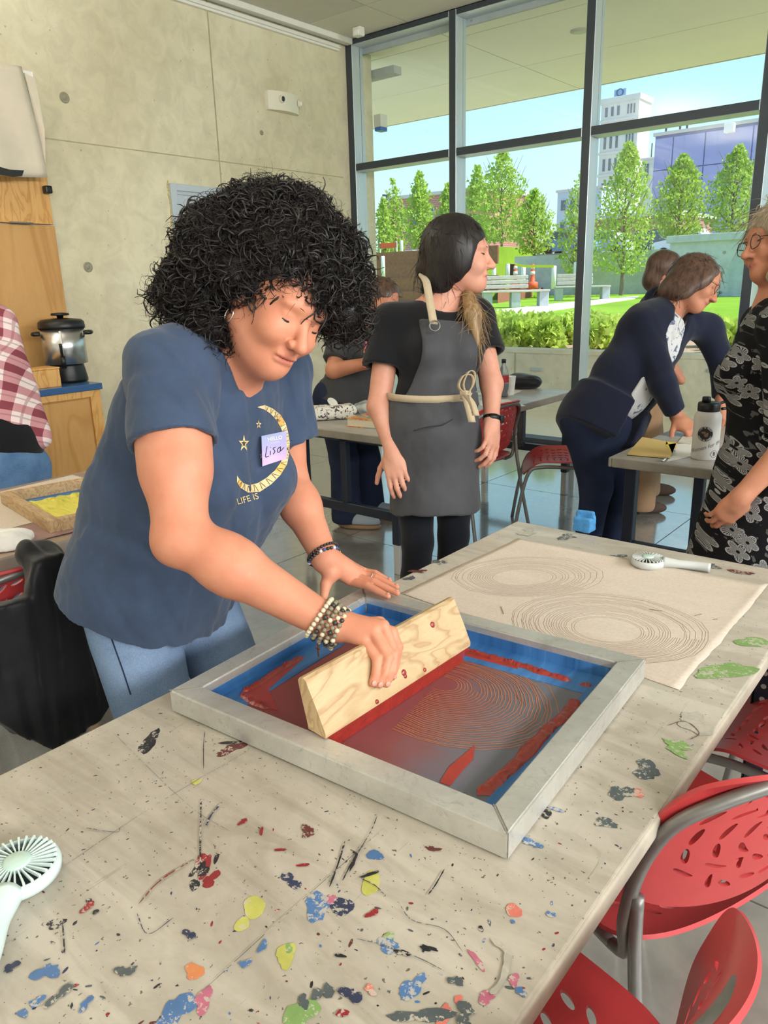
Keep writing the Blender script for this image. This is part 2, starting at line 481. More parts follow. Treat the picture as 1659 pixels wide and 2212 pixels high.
M_WALL = concrete('wall_concrete', srgb(206, 196, 166), srgb(228, 220, 194))
M_EXT = concrete('pale_concrete', srgb(214, 206, 184), srgb(232, 226, 208), .2)
M_GREYC = concrete('grey_concrete', srgb(176, 182, 186), srgb(204, 208, 208), .2, .5)
def floor_mat():
    t = NT('polished_concrete'); t.set(Specular_IOR_Level=.55)
    a = t.noise(.8, 6, .65, dist=1.0); b = t.noise(9, 5, .6); c = t.mix(.35, a, b)
    t.color(t.ramp(c, [(.32, srgb(118, 116, 110)), (.5, srgb(146, 144, 138)), (.68, srgb(166, 162, 152))]))
    t.rough(t.ramp(b, [(.3, (.16,)*3), (.7, (.26,)*3)])); t.bump(t.noise(3, 2), .03, .01); t.set(Coat_Weight=1.0, Coat_Roughness=.09, Coat_IOR=2.1); return t.m
M_FLOOR = floor_mat()
def ply(name, c0, c1, c2, along='Z', sc=1.0, rough=.45):
    t = NT(name); t.set(Roughness=rough)
    s = {'Z': (5*sc, 5*sc, 1.1*sc), 'Y': (5*sc, 1.1*sc, 5*sc), 'X': (1.1*sc, 5*sc, 5*sc)}[along]
    v = t.mapping(s); n = t.noise(1.3, 3, .5, v, .8)
    wv = t.math('FRACT', t.math('MULTIPLY', n, 9.0)); fine = t.noise(90, 3, .6, t.mapping(tuple(x/3 for x in s)))
    base = t.ramp(wv, [(0, c1), (.55, c0), (.9, c2), (1, c1)]); base = t.mix(.22, base, t.ramp(fine, [(.3, c2), (.7, c0)]))
    t.color(base); t.bump(fine, .05, .002); return t.m
M_PLY = ply('plywood', srgb(226, 178, 110), srgb(218, 166, 96), srgb(196, 138, 70))
M_PLYC = ply('cabinet_plywood', srgb(204, 158, 98), srgb(198, 150, 88), srgb(184, 134, 74), 'Z', .35)
M_WOOD = ply('squeegee_wood', srgb(200, 174, 134), srgb(190, 162, 122), srgb(168, 134, 94), 'Y', 2.0, .5)
M_FRAMEW = ply('frame_wood', srgb(196, 168, 128), srgb(178, 146, 106), srgb(150, 116, 80), 'X', 3, .6)
M_MULL = mat('mullion_aluminium', srgb(70, 78, 86), .45, .4, 3, .06)
M_MULLIN = mat('lit_pale_aluminium', srgb(190, 200, 205), .35, .3, 3, .04)
M_WHITE = mat('white_paint', srgb(232, 230, 222), .5, 0, 8, .03)
M_DOOR = mat('grey_door_paint', srgb(188, 198, 208), .45, 0, 4, .03)
M_TILE = None
def ceil_mat():
    t = NT('perforated_ceiling_panel'); t.set(Roughness=.7)
    v = t.n('ShaderNodeTexVoronoi'); v.inputs['Scale'].default_value = 70; v.inputs['Randomness'].default_value = .0; t.l(t.coord(), v.inputs['Vector'])
    t.color(t.ramp(v.outputs['Distance'], [(.18, srgb(150, 148, 136)), (.3, srgb(214, 210, 196))])); return t.m
M_TILE = ceil_mat()
M_TILEB = mat('plain_ceiling_panel', srgb(204, 200, 188), .7, 0, 6, .03)
M_SOFFIT = mat('soffit_panel', srgb(240, 235, 222), .6, 0, 2, .03)
M_DARK = mat('dark_gap', srgb(50, 48, 44), .8, 0, 5, .1)
M_BLACK = mat('black_plastic', srgb(18, 18, 20), .4, 0, 8, .1)
def glass_mat(name, tint=(.97, .99, .99), gl=.035):
    t = NT(name); t.t.nodes.remove(t.p); tr = t.n('ShaderNodeBsdfTransparent'); tr.inputs[0].default_value = col4(tint)
    g = t.n('ShaderNodeBsdfGlossy'); g.inputs['Roughness'].default_value = .02; mx = t.n('ShaderNodeMixShader'); mx.inputs[0].default_value = gl; t.l(tr.outputs[0], mx.inputs[1]); t.l(g.outputs[0], mx.inputs[2]); t.l(mx.outputs[0], t.o.inputs[0]); return t.m
M_GLASS = glass_mat('window_glass')

# ------------------------------------------------------------------ the room
XW, YW, ZC = -5.375, 6.11, 3.647; XR, YB = 4.6, -4.2
fl = struct(MB().box((XW, YB, -.2), (XR, YW+.1, -.012)).build('floor', M_DARK), 'polished grey concrete floor with saw-cut joints')
xs = [XW]+[XW+.95+1.52*i for i in range(6)]+[XR]; ys = [YB]+[-2.9+1.52*i for i in range(6)]+[YW+.1]
slab_v = {}
for i in range(len(xs)-1):
    for j in range(len(ys)-1):
        MB().box((xs[i]+.003, ys[j]+.003, -.0125), (xs[i+1]-.003, ys[j+1]-.003, 0)).build('slab', M_FLOOR, fl)
wl = struct(MB().box((XW-.3, YB, -.2), (XW, 6.49, ZC+.3)).build('wall_left', M_WALL), 'board-formed pale concrete wall with tie holes')
# formwork joints and tie holes
M_SEAM = mat('concrete_seam', srgb(172, 164, 132), .9, 0, 20, .15)
for (x, y0, y1) in ((449, 40, 420),):
    a = at(x, y0, X=XW); b = at(x+14, y1, X=XW)
    MB().box((XW-.002, a[1]-.006, 0), (XW+.0015, a[1]+.006, ZC)).build('formwork_joint', M_SEAM, wl)
h_ = at(450, 345, X=XW)[2]
MB().box((XW-.002, YB, h_-.004), (XW+.0012, YW-.1, h_+.004)).build('formwork_joint', M_SEAM, wl)
M_HOLE = mat('tie_hole_plug', srgb(146, 142, 122), .9, 0, 60, .25, .4)
for (x, y) in ((139, 211), (190, 577), (565, 287), (655, 395), (28, 640)):
    p = at(x, y, X=XW)
    if p[1] < 2.96 and p[2] < 2.2: continue
    r = .036 if x < 300 else .02
    MB().lathe([(r, 0), (r, .003), (r*.8, .005), (r*.66, .0015), (r*.4, .0012), (r*.36, .003), (.002, .003)], 20, (XW, p[1], p[2]), (1, 0, 0)).build('tie_hole', M_HOLE, wl, True)
wb = struct(MB().box((XW-.3, YB-.2, -.2), (XR, YB, ZC+.3)).build('wall_back', M_WHITE))
# right-hand side: a second glazed wall, added to light the room from beyond the frame
wr = struct(MB().box((XR, YB, -.2), (XR+.2, YW+.1, .5)).box((XR, YB, 3.3), (XR+.2, YW+.1, ZC+.3)).box((XR, YB, .5), (XR+.2, YB+.5, 3.3)).box((XR, YW-.4, .5), (XR+.2, YW+.1, 3.3)).build('wall_right', M_WHITE))
w2 = thing('added_window', 'tall glazing added in the unseen side wall for its daylight', 'window', (XR, 0, 0)); w2['kind'] = 'structure'
for i in range(7): MB().box((0, -3.75+i*1.55, .5), (.12, -3.68+i*1.55, 3.3)).build('mullion', M_MULL, w2)
for i in range(6): MB().box((.055, -3.68+i*1.55, .5), (.063, -2.2+i*1.55, 3.3)).build('pane', M_GLASS, w2)
# ceiling of big square panels hung in a grid
ce = struct(MB().box((XW, YB, ZC+.03), (XR, YW, ZC+.3)).build('ceiling', M_DARK), 'ceiling of large perforated panels')
tx = [XW+.1, -4.617]+[-4.617+1.25*i for i in range(1, 8)]; tx = [v for v in tx if v < XR]+[XR]
ty = [YW-.005, 5.52]+[5.52-1.25*i for i in range(1, 8)]; ty = [v for v in ty if v > YB]+[YB]
for i in range(len(tx)-1):
    for j in range(len(ty)-1):
        MB().box((tx[i]+.004, ty[j+1]+.004, ZC), (tx[i+1]-.004, ty[j]-.004, ZC+.025)).build('ceiling_panel', M_TILEB if (j >= 1 and i == 0) else M_TILE, ce)
tr = struct(MB().box((XW, YB, 3.535), (XW+.035, YW-.12, 3.585)).box((XW+.0, YB, 3.552), (XW+.055, YW-.12, 3.562)).build('trim_1', M_WHITE), 'white metal channel running along the top of the concrete wall')
tr2 = struct(MB().box((XW+.03, YB, ZC-.045), (XW+.1, YW-.005, ZC+.03)).build('trim_2', M_WHITE), 'pale perimeter trim of the hung ceiling')

# ------------------------------------------------------------------ window wall
wn = thing('window_1', 'floor-to-ceiling glazed wall in grey aluminium framing', 'window', (0, YW, 0)); wn['kind'] = 'structure'
mx_ = [-5.375, -4.190, -2.925, -1.622, -.33, .96, 2.25, 3.54]
ZT0, ZT1 = 2.506, 2.574
def member(name, lo, hi): 
    o = MB().bbox(lo, hi, .004, 1).build(name, [M_MULL, M_MULLIN], wn)
    for p in o.data.polygons:
        if abs(p.normal.x) > .7 or p.normal.z < -.7: p.material_index = 1  # side and under faces get a paler copy, daylight put into the colour
    return o
member('jamb', (XW+.0, 0, .0), (XW+.083, .16, ZC))
for x in mx_[1:]: member('mullion', (x, 0, 0), (x+.075, .16, ZC))
ed = [XW+.083]+mx_[1:]
for i in range(len(mx_)):
    x0 = (XW+.083) if i == 0 else mx_[i]+.075; x1 = mx_[i+1] if i+1 < len(mx_) else XR
    member('transom', (x0, 0, ZT0), (x1, .16, ZT1)); member('sill_rail', (x0, 0, 0), (x1, .16, .062)); member('head_rail', (x0, 0, ZC-.05), (x1, .16, ZC))
    for (a, b) in ((.062, ZT0), (ZT1, ZC-.05)):
        MB().box((x0, .105, a), (x1, .113, b)).build('pane', M_GLASS, wn)
MB().box((XW, -.06, 0), (XR, 0, .022)).build('threshold', M_DARK, wn)

# ------------------------------------------------------------------ steel door set into the concrete wall
d1 = thing('door_1', 'pale grey steel door with a grey frame in the concrete wall', 'door', (XW, 3.95, 0)); d1['kind'] = 'structure'
dw = 1.02
MB().bbox((-.01, 0, 0), (.03, .055, 2.241), .003, 1).bbox((-.01, dw-.055, 0), (.03, dw, 2.241), .003, 1).bbox((-.01, .055, 2.19), (.03, dw-.055, 2.241), .003, 1).build('door_frame', M_DOOR, d1)
MB().box((-.01, .055, 2.165), (.012, dw-.055, 2.19)).box((-.01, .055, 0), (.008, .07, 2.165)).build('stop', M_DOOR, d1)
dl = MB().bbox((-.01, .07, .01), (.004, dw-.07, 2.163), .002, 1).build('leaf', M_DOOR, d1)
for (x, y) in ((402, 428), (403, 447), (433, 432), (433, 449)):
    p = at(x, y, X=XW+.006); MB().lathe([(.008, 0), (.008, .004), (.003, .006)], 10, (.004, p[1]-3.95, p[2]), (1, 0, 0)).build('stud', M_WHITE, dl)
M_RUBBLE = mat('chipped_grout', srgb(196, 182, 132), .95, 0, 80, .35, .6)
gr = MB()
for i in range(60):
    y = 3.945+i*.0175; h = .012+.018*random.random(); gr.bbox((-.006, y, 2.238), (.004+.008*random.random(), y+.018, 2.241+h), .002, 1)
for i in range(70):
    z = .9+i*.0195; gr.bbox((-.006, -.006-.012*random.random(), z), (.006, .0, z+.0195), .002, 1)
gr.build('grout', M_RUBBLE, d1)

# ------------------------------------------------------------------ fittings on wall and ceiling
el = thing('emergency_light', 'white twin-head emergency light high on the concrete wall', 'emergency light', (XW, 5.2, 2.99))
pr = [(0.0, -.16), (.035, -.155), (.075, -.07), (.085, .02), (.075, .12), (.045, .2), (0.0, .225)]
b = MB(); n = len(pr); vv = []
for z in (-.075, .075): vv += [(x, y, z) for x, y in pr]
b.add(vv, [tuple(range(n)), tuple(range(2*n-1, n-1, -1))]+[(i, (i+1) % n, n+(i+1) % n, n+i) for i in range(n)])
M_EM = mat('emergency_light_plastic', srgb(226, 220, 200), .5, 0, 6, .03)
b.build('housing', M_EM, el, autosmooth=25)
for (y, x) in ((-.04, .083), (.195, .055)):
    hd = MB().lathe([(.03, 0), (.032, .018), (.024, .026)], 20, (x-.01, y, .015), (1, .15 if y < 0 else .8, -.1)).build('lamp_head', M_EM, el, autosmooth=40)
    MB().lathe([(.021, .0), (.021, .012), (.012, .016), (.001, .017)], 20, (x+.008, y+(.002 if y < 0 else .012), .013), (1, .15 if y < 0 else .8, -.1)).build('lens', mat('dark_lens', srgb(40, 46, 52), .15) if y < 0 else mat('clear_lens', srgb(235, 235, 225), .15), hd, True)
ms = thing('motion_sensor', 'small white motion sensor box on the ceiling near the window', 'sensor', (-5.02, 5.90, ZC))
MB().bbox((-.045, -.035, -.075), (.045, .035, 0), .012, 2).build('housing', M_WHITE, ms, autosmooth=30)
MB().bbox((-.03, -.045, -.07), (.03, -.03, -.03), .005, 2).build('lens', mat('sensor_lens', srgb(245, 243, 235), .3), ms, autosmooth=30)

# ------------------------------------------------------------------ unseen fill lamps added to brighten the room and its wall
M_FILL = NT('fill_diffuser'); M_FILL.set(Emission_Strength=3.0); M_FILL.p.inputs['Emission Color'].default_value = (1, .98, .95, 1); M_FILL = M_FILL.m
FILL_W = 62.0; TILT = math.radians(68)
for i, (x, y) in enumerate(((4.1, -2.6), (4.1, -.6), (4.1, 1.4), (4.1, 3.4))):  # added beyond the view to lift the brightness of wall and table
    t_ = thing('fill_lamp', 'tilted white fill lamp added unseen along the side of the room, %s from the back' % ['first', 'second', 'third', 'fourth'][i], 'lamp', (x, y, ZC), 0, 'added tilted fill lamps')
    Ml = Matrix.Translation((0, 0, -.75)) @ Matrix.Rotation(TILT, 4, 'Y')
    MB().bbox((-.3, -.75, .012), (.3, .75, .07), .01, 1, Ml).build('housing', M_WHITE, t_)
    MB().box((-.28, -.73, .004), (.28, .73, .012), Ml).build('diffuser', M_FILL, t_)
    MB().tube([(0, -.6, -.72), (0, -.6, 0)], .004, 6).build('suspension', M_MULL, t_); MB().tube([(0, .6, -.72), (0, .6, 0)], .004, 6).build('suspension', M_MULL, t_)
    ld = bpy.data.lights.new('lamp', 'AREA'); ld.shape = 'RECTANGLE'; ld.size = .56; ld.size_y = 1.44; ld.energy = FILL_W; ld.color = (1, .98, .95)
    lo_ = bpy.data.objects.new('fill_light', ld); COL.objects.link(lo_); lo_.parent = t_; lo_.location = (0, 0, -.752); lo_.rotation_euler = (0, TILT, 0)
for i, (x, y) in enumerate(((-4.2, .9), (-4.2, -1.8))):  # added pair shining up, bouncing extra light onto the concrete wall
    t_ = thing('fill_lamp', 'upward-shining white fill lamp added unseen near the concrete wall, %s the window' % ['closer to', 'farther from'][i], 'lamp', (x, y, ZC), 0, 'added upward fill lamps')
    MB().bbox((-.12, -.75, -.75), (.12, .75, -.68), .01, 1).build('housing', M_WHITE, t_)
    MB().box((-.1, -.72, -.683), (.1, .72, -.676)).build('diffuser', M_FILL, t_)
    MB().tube([(0, -.6, -.68), (0, -.6, 0)], .004, 6).build('suspension', M_MULL, t_); MB().tube([(0, .6, -.68), (0, .6, 0)], .004, 6).build('suspension', M_MULL, t_)
    ld = bpy.data.lights.new('lamp', 'AREA'); ld.shape = 'RECTANGLE'; ld.size = .2; ld.size_y = 1.44; ld.energy = 42.0; ld.color = (1, .97, .92)
    lo_ = bpy.data.objects.new('fill_light', ld); COL.objects.link(lo_); lo_.parent = t_; lo_.location = (0, 0, -.67); lo_.rotation_euler = (math.pi, 0, 0)
# ------------------------------------------------------------------ outside: canopy, terrace, planter
cn = struct(MB().box((-11, YW-.05, 3.68), (XR+3, 9.3, 4.05)).box((-11, YW+.16, 3.63), (XR+3, 9.3, 3.7)).build('roof_canopy', M_SOFFIT), 'deep overhanging canopy outside the window')
cy = [6.30, 6.645, 7.95, 9.3]; cx = [-11, -8.5, -4.5, -.5, 3.5, XR+3]
for i in range(len(cx)-1):
    for j in range(3):
        MB().box((cx[i]+.006, cy[j]+.006, 3.6), (cx[i+1]-.006, cy[j+1]-.006, 3.635)).build('soffit_panel', M_SOFFIT, cn)
MB().box((-11, 9.285, 3.598), (XR+3, 9.32, 3.97)).build('fascia', mat('fascia_metal', srgb(176, 164, 150), .5), cn)
MB().box((XW, YW+.16, 3.55), (XR+3, 6.3, 3.66)).build('lintel', M_GREYC, cn)
p = at(1252, 66, Z=3.6)
MB().lathe([(.085, -.006), (.085, .004), (.06, .002), (.05, .03)], 20, (p[0], p[1], 3.598)).build('downlight', mat('downlight_trim', srgb(190, 186, 176), .4), cn, True)
MB().box((-5.56, 6.5, 3.4), (-5.1, 6.62, 3.47)).build('bracket', M_GREYC, cn)
al = thing('alarm_box', 'white alarm box with a blue base on the outer pier', 'alarm box', (-5.37, 6.5, 2.92))
MB().bbox((.0, 0, .035), (.09, .11, .15), .004, 1).build('housing', M_WHITE, al)
MB().bbox((.004, 0.004, 0), (.088, .108, .035), .004, 1).build('beacon', mat('blue_beacon', srgb(40, 110, 200), .3), al)
struct(MB().box((-16, YW+.1, -.25), (XR+4, 7.92, 0)).build('ground_1', mat('terrace_paving', srgb(236, 226, 204), .8, 0, 3, .04)), 'pale terrace paving outside the window')
pw = struct(MB().box((-16, 7.9, -.2), (XR+4, 8.08, .665)).build('wall_planter', M_EXT), 'pale concrete planter wall outside the window')
MB().bbox((-16, 7.885, .64), (XR+4, 8.1, .69), .006, 1).build('coping', M_EXT, pw)
for i in range(13): MB().box((-15+i*1.5, 7.894, 0), (-14.985+i*1.5, 7.902, .64)).build('joint', M_SEAM, pw)
MB().box((-16, 7.88, 0), (XR+4, 7.9, .05)).build('footing', M_EXT, pw)
for (x, y) in ((1160, 797), (1545, 800)):
    p = at(x, y, Y=7.9); MB().bbox((p[0]-.07, 7.87, p[2]-.018), (p[0]+.07, 7.905, p[2]+.018), .004, 1).build('wall_lamp', M_MULLIN, pw)
def gz(y): return .72+.007*(y-11.2)
def gp(x, y, dz=0.0):
    d = ray(x, y); t = (.72-.0784+dz-HC)/(d[2]-.007*d[1]); return A(0, 0, HC)+t*d
M_MULCH = mat('bark_mulch', srgb(176, 150, 126), .95, 0, 60, .5, .8, 90, .01)
struct(MB().add([(-16, 8.05, .63), (XR+4, 8.05, .63), (XR+4, 11.2, .69), (-16, 11.2, .69), (-16, 8.05, .2), (XR+4, 8.05, .2), (XR+4, 11.2, .2), (-16, 11.2, .2)],
  [(0, 1, 2, 3), (4, 7, 6, 5), (0, 4, 5, 1), (1, 5, 6, 2), (2, 6, 7, 3), (3, 7, 4, 0)]).build('ground_2', M_MULCH), 'brown bark mulch of the planting bed')
struct(MB().bbox((-16, 11.2, .2), (XR+6, 11.45, .745), .01, 1).build('kerb', M_EXT), 'pale concrete kerb between planting bed and lawn')
def grass_mat():
    t = NT('lawn_grass'); t.set(Roughness=.9, Specular_IOR_Level=.2)
    a = t.noise(.5, 5); b = t.noise(40, 4, .8); c = t.mix(.5, a, b)
    t.color(t.ramp(c, [(.32, srgb(112, 150, 34)), (.55, srgb(150, 190, 50)), (.72, srgb(190, 214, 90))])); t.bump(b, .8, .03); return t.m
M_GRASS = grass_mat()
struct(MB().add([(-70, 11.4, gz(11.4)), (60, 11.4, gz(11.4)), (60, 60, gz(60)), (-70, 60, gz(60)), (-70, 11.4, .2), (60, 11.4, .2), (60, 60, .2), (-70, 60, .2)],
  [(0, 1, 2, 3), (4, 7, 6, 5), (0, 4, 5, 1), (1, 5, 6, 2), (2, 6, 7, 3), (3, 7, 4, 0)]).build('lawn', M_GRASS), 'bright green mown lawn')
M_PATH = mat('path_concrete', srgb(226, 214, 200), .8, 0, 2, .05)
pp = [gp(*q, .02) for q in ((985, 722), (1060, 697), (1200, 669), (1370, 645), (1380, 639), (1200, 655), (1040, 673), (960, 690))]
struct(MB().prism(pp, (0, 0, -.1)).build('path', M_PATH), 'pale concrete garden path across the lawn')
# weathered-steel terraces
M_CORTEN = mat('weathered_steel', srgb(150, 92, 72), .8, 0, 6, .25, .2, 40)
def terrace(x0, x1, Y, ytop, ybot, k):
    a = at(x0, ytop, Y=Y); b = at(x1, ytop, Y=Y); zb = at((x0+x1)/2, ybot, Y=Y)[2]; zt_ = (a[2]+b[2])/2
    o = struct(MB().box((a[0], Y, zb-.4), (b[0], Y+.12, zt_)).build('wall_terrace', M_CORTEN), 'low rust-brown steel terrace wall, step %s up the garden bank' % k)
    struct(MB().box((a[0], Y+.1, zb-.4), (b[0], Y+4, zt_-.06)).build('ground_terrace', M_GRASS), 'grass strip behind rust-brown terrace step %s' % k)
terrace(560, 1052, 25, 632, 662, 'one'); terrace(560, 1075, 28.5, 604, 622, 'two'); terrace(560, 1000, 32, 578, 598, 'three'); terrace(560, 1075, 36, 548, 566, 'four')
struct(MB().prism([gp(*q) for q in ((1075, 655), (1252, 624), (1300, 615), (1300, 610), (1180, 610), (1075, 635))], (0, 0, .32)).build('wall_bank', M_CORTEN), 'rust-brown steel planter edge behind the benches')
# retaining walls
a = at(1112, 548, Y=31); b = at(1480, 548, Y=31)
struct(MB().box((a[0], 31, .4), (b[0]+12, 31.3, at(1300, 545, Y=31)[2])).build('wall_retaining', M_GREYC), 'long low grey concrete retaining wall behind the lawn')
a = at(1449, 510, Y=26); b = at(1625, 500, Y=26)
tw = struct(MB().box((a[0], 26, .5), (b[0]+9, 26.35, a[2])).bbox((a[0]-.1, 25.9, a[2]-.22), (b[0]+9, 26.4, a[2]), .01, 1).build('wall_tall', M_GREYC), 'taller grey concrete wall at the edge of the lawn')
for i in range(9):
    for j in range(3):
        MB().lathe([(.05, 0), (.05, .012), (.02, .014)], 10, (a[0]+.6+i*1.1, 26, .95+j*.6), (0, -1, 0)).build('tie_hole', M_HOLE, tw)
xl = at(1112, 548, Y=31)[0]
struct(MB().box((xl, 31.28, .2), (60, 62, 2.5)).build('ground_3', mat('car_park_asphalt', srgb(150, 150, 150), .9, 0, 3, .1)), 'raised car park behind the retaining wall')
struct(MB().box((-75, 40.1, .2), (xl-.01, 62, 2.9)).build('ground_4', MATS['car_park_asphalt']), 'raised car park behind the steel terraces')
# benches
M_BENCH = mat('weathered_bench_wood', srgb(196, 190, 176), .8, 0, 12, .15)
def bench(x, y, W_, label):
    p = gp(x, y); d = math.hypot(p[0], p[1]); L = W_*d/FPX; rz = math.atan2(p[1], p[0])-math.pi/2+.12
    t = thing('garden_bench', label, 'bench', tuple(p), rz)
    for i in range(4): MB().bbox((-L/2, -.3+i*.16, .40), (L/2, -.16+i*.16, .45), .01, 1).build('seat_slat', M_BENCH, t)
    for i in range(3): MB().bbox((-L/2+.1, .32+i*.03, .5+i*.12), (L/2-.5, .36+i*.03, .6+i*.12), .01, 1).build('back_slat', M_BENCH, t)
    for s in (-.42, 0, .42): MB().bbox((s*L-.12, -.25, 0), (s*L+.12, .3, .40), .01, 1).build('leg', M_GREYC, t)
bench(1112, 664, 135, 'long weathered garden bench nearer the rust-brown terraces'); bench(1256, 648, 108, 'long weathered garden bench in front of the grey retaining wall')
# bollards, cones, tape
M_BOLL = mat('bollard_white', srgb(232, 230, 226), .6)
for i, (x, yb, yt, Y) in enumerate(((828, 594, 553, 27), (868, 556, 519, 36.6), (1067, 612, 578, 29.2), (1039, 592, 568, 30), (1097, 592, 570, 29.5), (1130, 605, 575, 26), (1196, 605, 574, 26), (1243, 600, 566, 28))):
    b0 = at(x, yb, Y=Y); b1 = at(x, yt, Y=Y)
    tag(MB().lathe([(.085, -.3), (.085, (b1-b0)[2]-.02), (.06, (b1-b0)[2])], 12).build('bollard', M_BOLL, None, True), 'white bollard post in the terraced garden, %s from the left' % ['first', 'second', 'fourth', 'third', 'fifth', 'sixth', 'seventh', 'eighth'][i], 'bollard', 'white garden bollards').location = b0
M_ORANGE = mat('safety_orange', srgb(236, 92, 50), .6, 0, 8, .05)
for x, lab in ((1113, 'orange and white traffic post beside the yellow tape, nearer the apron wearer'), (1150, 'orange and white traffic post beside the yellow tape, nearer the window mullion')):
    b0 = at(x, 612, Y=26); b1 = at(x, 570, Y=26); h = (b1-b0)[2]
    t = thing('traffic_post', lab, 'traffic cone', tuple(b0))
    MB().lathe([(.2, -.2), (.2, .04), (.09, .06), (.08, h*.45), (.05, h)], 12).build('post', M_ORANGE, t, True)
    MB().lathe([(.084, h*.44), (.077, h*.62)], 12).build('reflective_band', M_BOLL, t, True); MB().lathe([(.074, h*.74), (.062, h*.89)], 12).build('reflective_band', M_BOLL, t, True)
tp = [at(x, y, Y=25.9) for x, y in ((1113, 574), (1136, 578), (1196, 578))]
m_ = MB()
for i in range(2): m_.prism([tp[i], tp[i+1], tp[i+1]+A(0, 0, .09), tp[i]+A(0, 0, .09)], (0, .01, 0))
tag(m_.build('barrier_tape', mat('yellow_tape', srgb(222, 222, 60), .6)), 'yellow barrier tape strung between the garden posts', 'tape')
bb = at(820, 545, Y=37)
t = thing('road_barrier', 'orange and white road barrier in the far garden corner', 'barrier', tuple(bb))
MB().bbox((0, 0, .2), (1.3, .05, .5), .01, 1).build('board', M_ORANGE, t); MB().bbox((-.02, 0, -.3), (.06, .06, .55), .01, 1).build('leg', M_BOLL, t); MB().bbox((1.24, 0, -.3), (1.32, .06, .55), .01, 1).build('leg', M_BOLL, t)
# ------------------------------------------------------------------ leaves
def leaf_mat(name, c0, c1, trans=.35):
    t = NT(name); t.set(Roughness=.6, Specular_IOR_Level=.3)
    a = t.noise(3.0, 3); t.color(t.ramp(a, [(.35, c0), (.65, c1)]))
    tl = t.n('ShaderNodeBsdfTranslucent'); tl.inputs[0].default_value = col4(c1); mx = t.n('ShaderNodeMixShader'); mx.inputs[0].default_value = trans
    t.l(t.p.outputs[0], mx.inputs[1]); t.l(tl.outputs[0], mx.inputs[2]); t.l(mx.outputs[0], t.o.inputs[0]); return t.m
M_LEAF = leaf_mat('spring_leaves', srgb(138, 176, 62), srgb(196, 220, 96)); M_LEAF2 = leaf_mat('shrub_leaves', srgb(150, 190, 70), srgb(214, 232, 120))
M_BARK = mat('grey_bark', srgb(126, 112, 98), .9, 0, 20, .25)
def leaf_cloud(P, size, rng, up=.3):
    n = len(P); d = rng.normal(size=(n, 3)); d[:, 2] += up; d /= np.linalg.norm(d, axis=1)[:, None]
    s = np.cross(d, rng.normal(size=(n, 3))); s /= np.linalg.norm(s, axis=1)[:, None]
    sz = size*rng.uniform(.6, 1.3, (n, 1)); nn = np.cross(d, s)*.18
    V = np.stack([P, P+(d*.5+s*.36+nn)*sz, P+d*sz, P+(d*.5-s*.36+nn)*sz], 1).reshape(-1, 3)
    return V, np.arange(4*n).reshape(n, 4)
def tree(x, ytop, ybase, wpx, Y, label, dens=1.0, seed=0, bare=0.0):
    rng = np.random.default_rng(seed); b = at(x, ybase, Y=Y); b[2] = gz(Y) if Y < 31 else (2.5 if b[0] > xl else (2.9 if Y > 40.1 else b[2])); tz = at(x, ytop, Y=Y)[2]; d = b @ CF - HC*CF[2]
    H = tz-b[2]; R = wpx/2*d/FPX; t = thing('garden_tree', label, 'tree', tuple(b), 0, 'young trees in the garden')
    tk = MB(); tk.tube(smooth_path([(0, 0, -.6), (.03, 0, H*.2), (-.04, .02, H*.55), (0, 0, H*.97)], 4), np.linspace(.09, .012, 13), 6); nb = 26; tips = []
    for i in range(nb):
        z = H*(.14+.6*i/nb); an = i*2.4; L = R*(1.05-.75*max(0, (z/H-.25)))*rng.uniform(.7, 1); e_ = A(math.cos(an)*L, math.sin(an)*L, z+L*1.5); e_[2] = min(e_[2], H*.97)
        tk.tube(smooth_path([(0, 0, z), (e_[0]*.5, e_[1]*.5, z+(e_[2]-z)*.35), tuple(e_)], 4), np.linspace(.03, .006, 9), 4, False)
        tips.append((A(0, 0, z), e_))
    tk.build('trunk', M_BARK, t)
    N = int(2600*dens); u = rng.uniform(.12, 1, N)**.9; zz = u*H
    prof = np.interp(u, [.12, .22, .4, .6, .8, .93, 1], [.35, .85, 1, .86, .55, .26, .06])
    an = rng.uniform(0, 6.283, N); lump = 1+.22*np.sin(3*an+5*u*6+seed)+.12*np.sin(7*an-9*u*5)
    rr = R*prof*lump*np.sqrt(rng.uniform(.08, 1, N)); keep = rng.uniform(size=N) > bare*np.clip((u-.6)*3, 0, 1)
    P = np.stack([rr*np.cos(an), rr*np.sin(an), zz], 1)[keep]
    V, F = leaf_cloud(P, .16*d/36, rng); link('crown', fast_mesh('crown', V, [F]), M_LEAF, t)
tree(852, 385, 548, 62, 46, 'thin young tree with a half-bare top near the window corner', .6, 1, .9)
tree(908, 373, 556, 66, 42, 'slim young tree in front of the red brick building', .8, 2, .6)
tree(968, 398, 552, 60, 49, 'slim young tree half hidden by the second window mullion', .7, 3, .3)
tree(1030, 360, 556, 70, 45, 'leafy young tree right of the second window mullion', .8, 13, .5)
tree(1082, 328, 580, 118, 41, 'tall conical young tree above the apron wearer', 1.2, 4, .45)
tree(1152, 412, 570, 88, 34, 'shorter young tree beside the tall conical one', .8, 5, .2)
tree(1246, 372, 600, 88, 30, 'half-bare young tree behind the third window mullion', .8, 6, .8)
tree(1342, 312, 612, 128, 29, 'full conical tree in front of the tower', 1.5, 7)
tree(1460, 338, 560, 118, 35, 'full round-topped tree left of the pointed one, before the lilac building', 1.4, 8)
tree(1574, 318, 548, 112, 34, 'pointed leafy tree before the middle of the lilac building', 1.3, 9)
tree(1648, 345, 548, 80, 37, 'leafy tree behind the last window mullion', 1.0, 10)
tree(830, 430, 546, 40, 44, 'small young tree at the window corner', .4, 11, .4)
ORD = ['first', 'second', 'third', 'fourth', 'fifth', 'sixth', 'seventh', 'eighth']
SHR = []
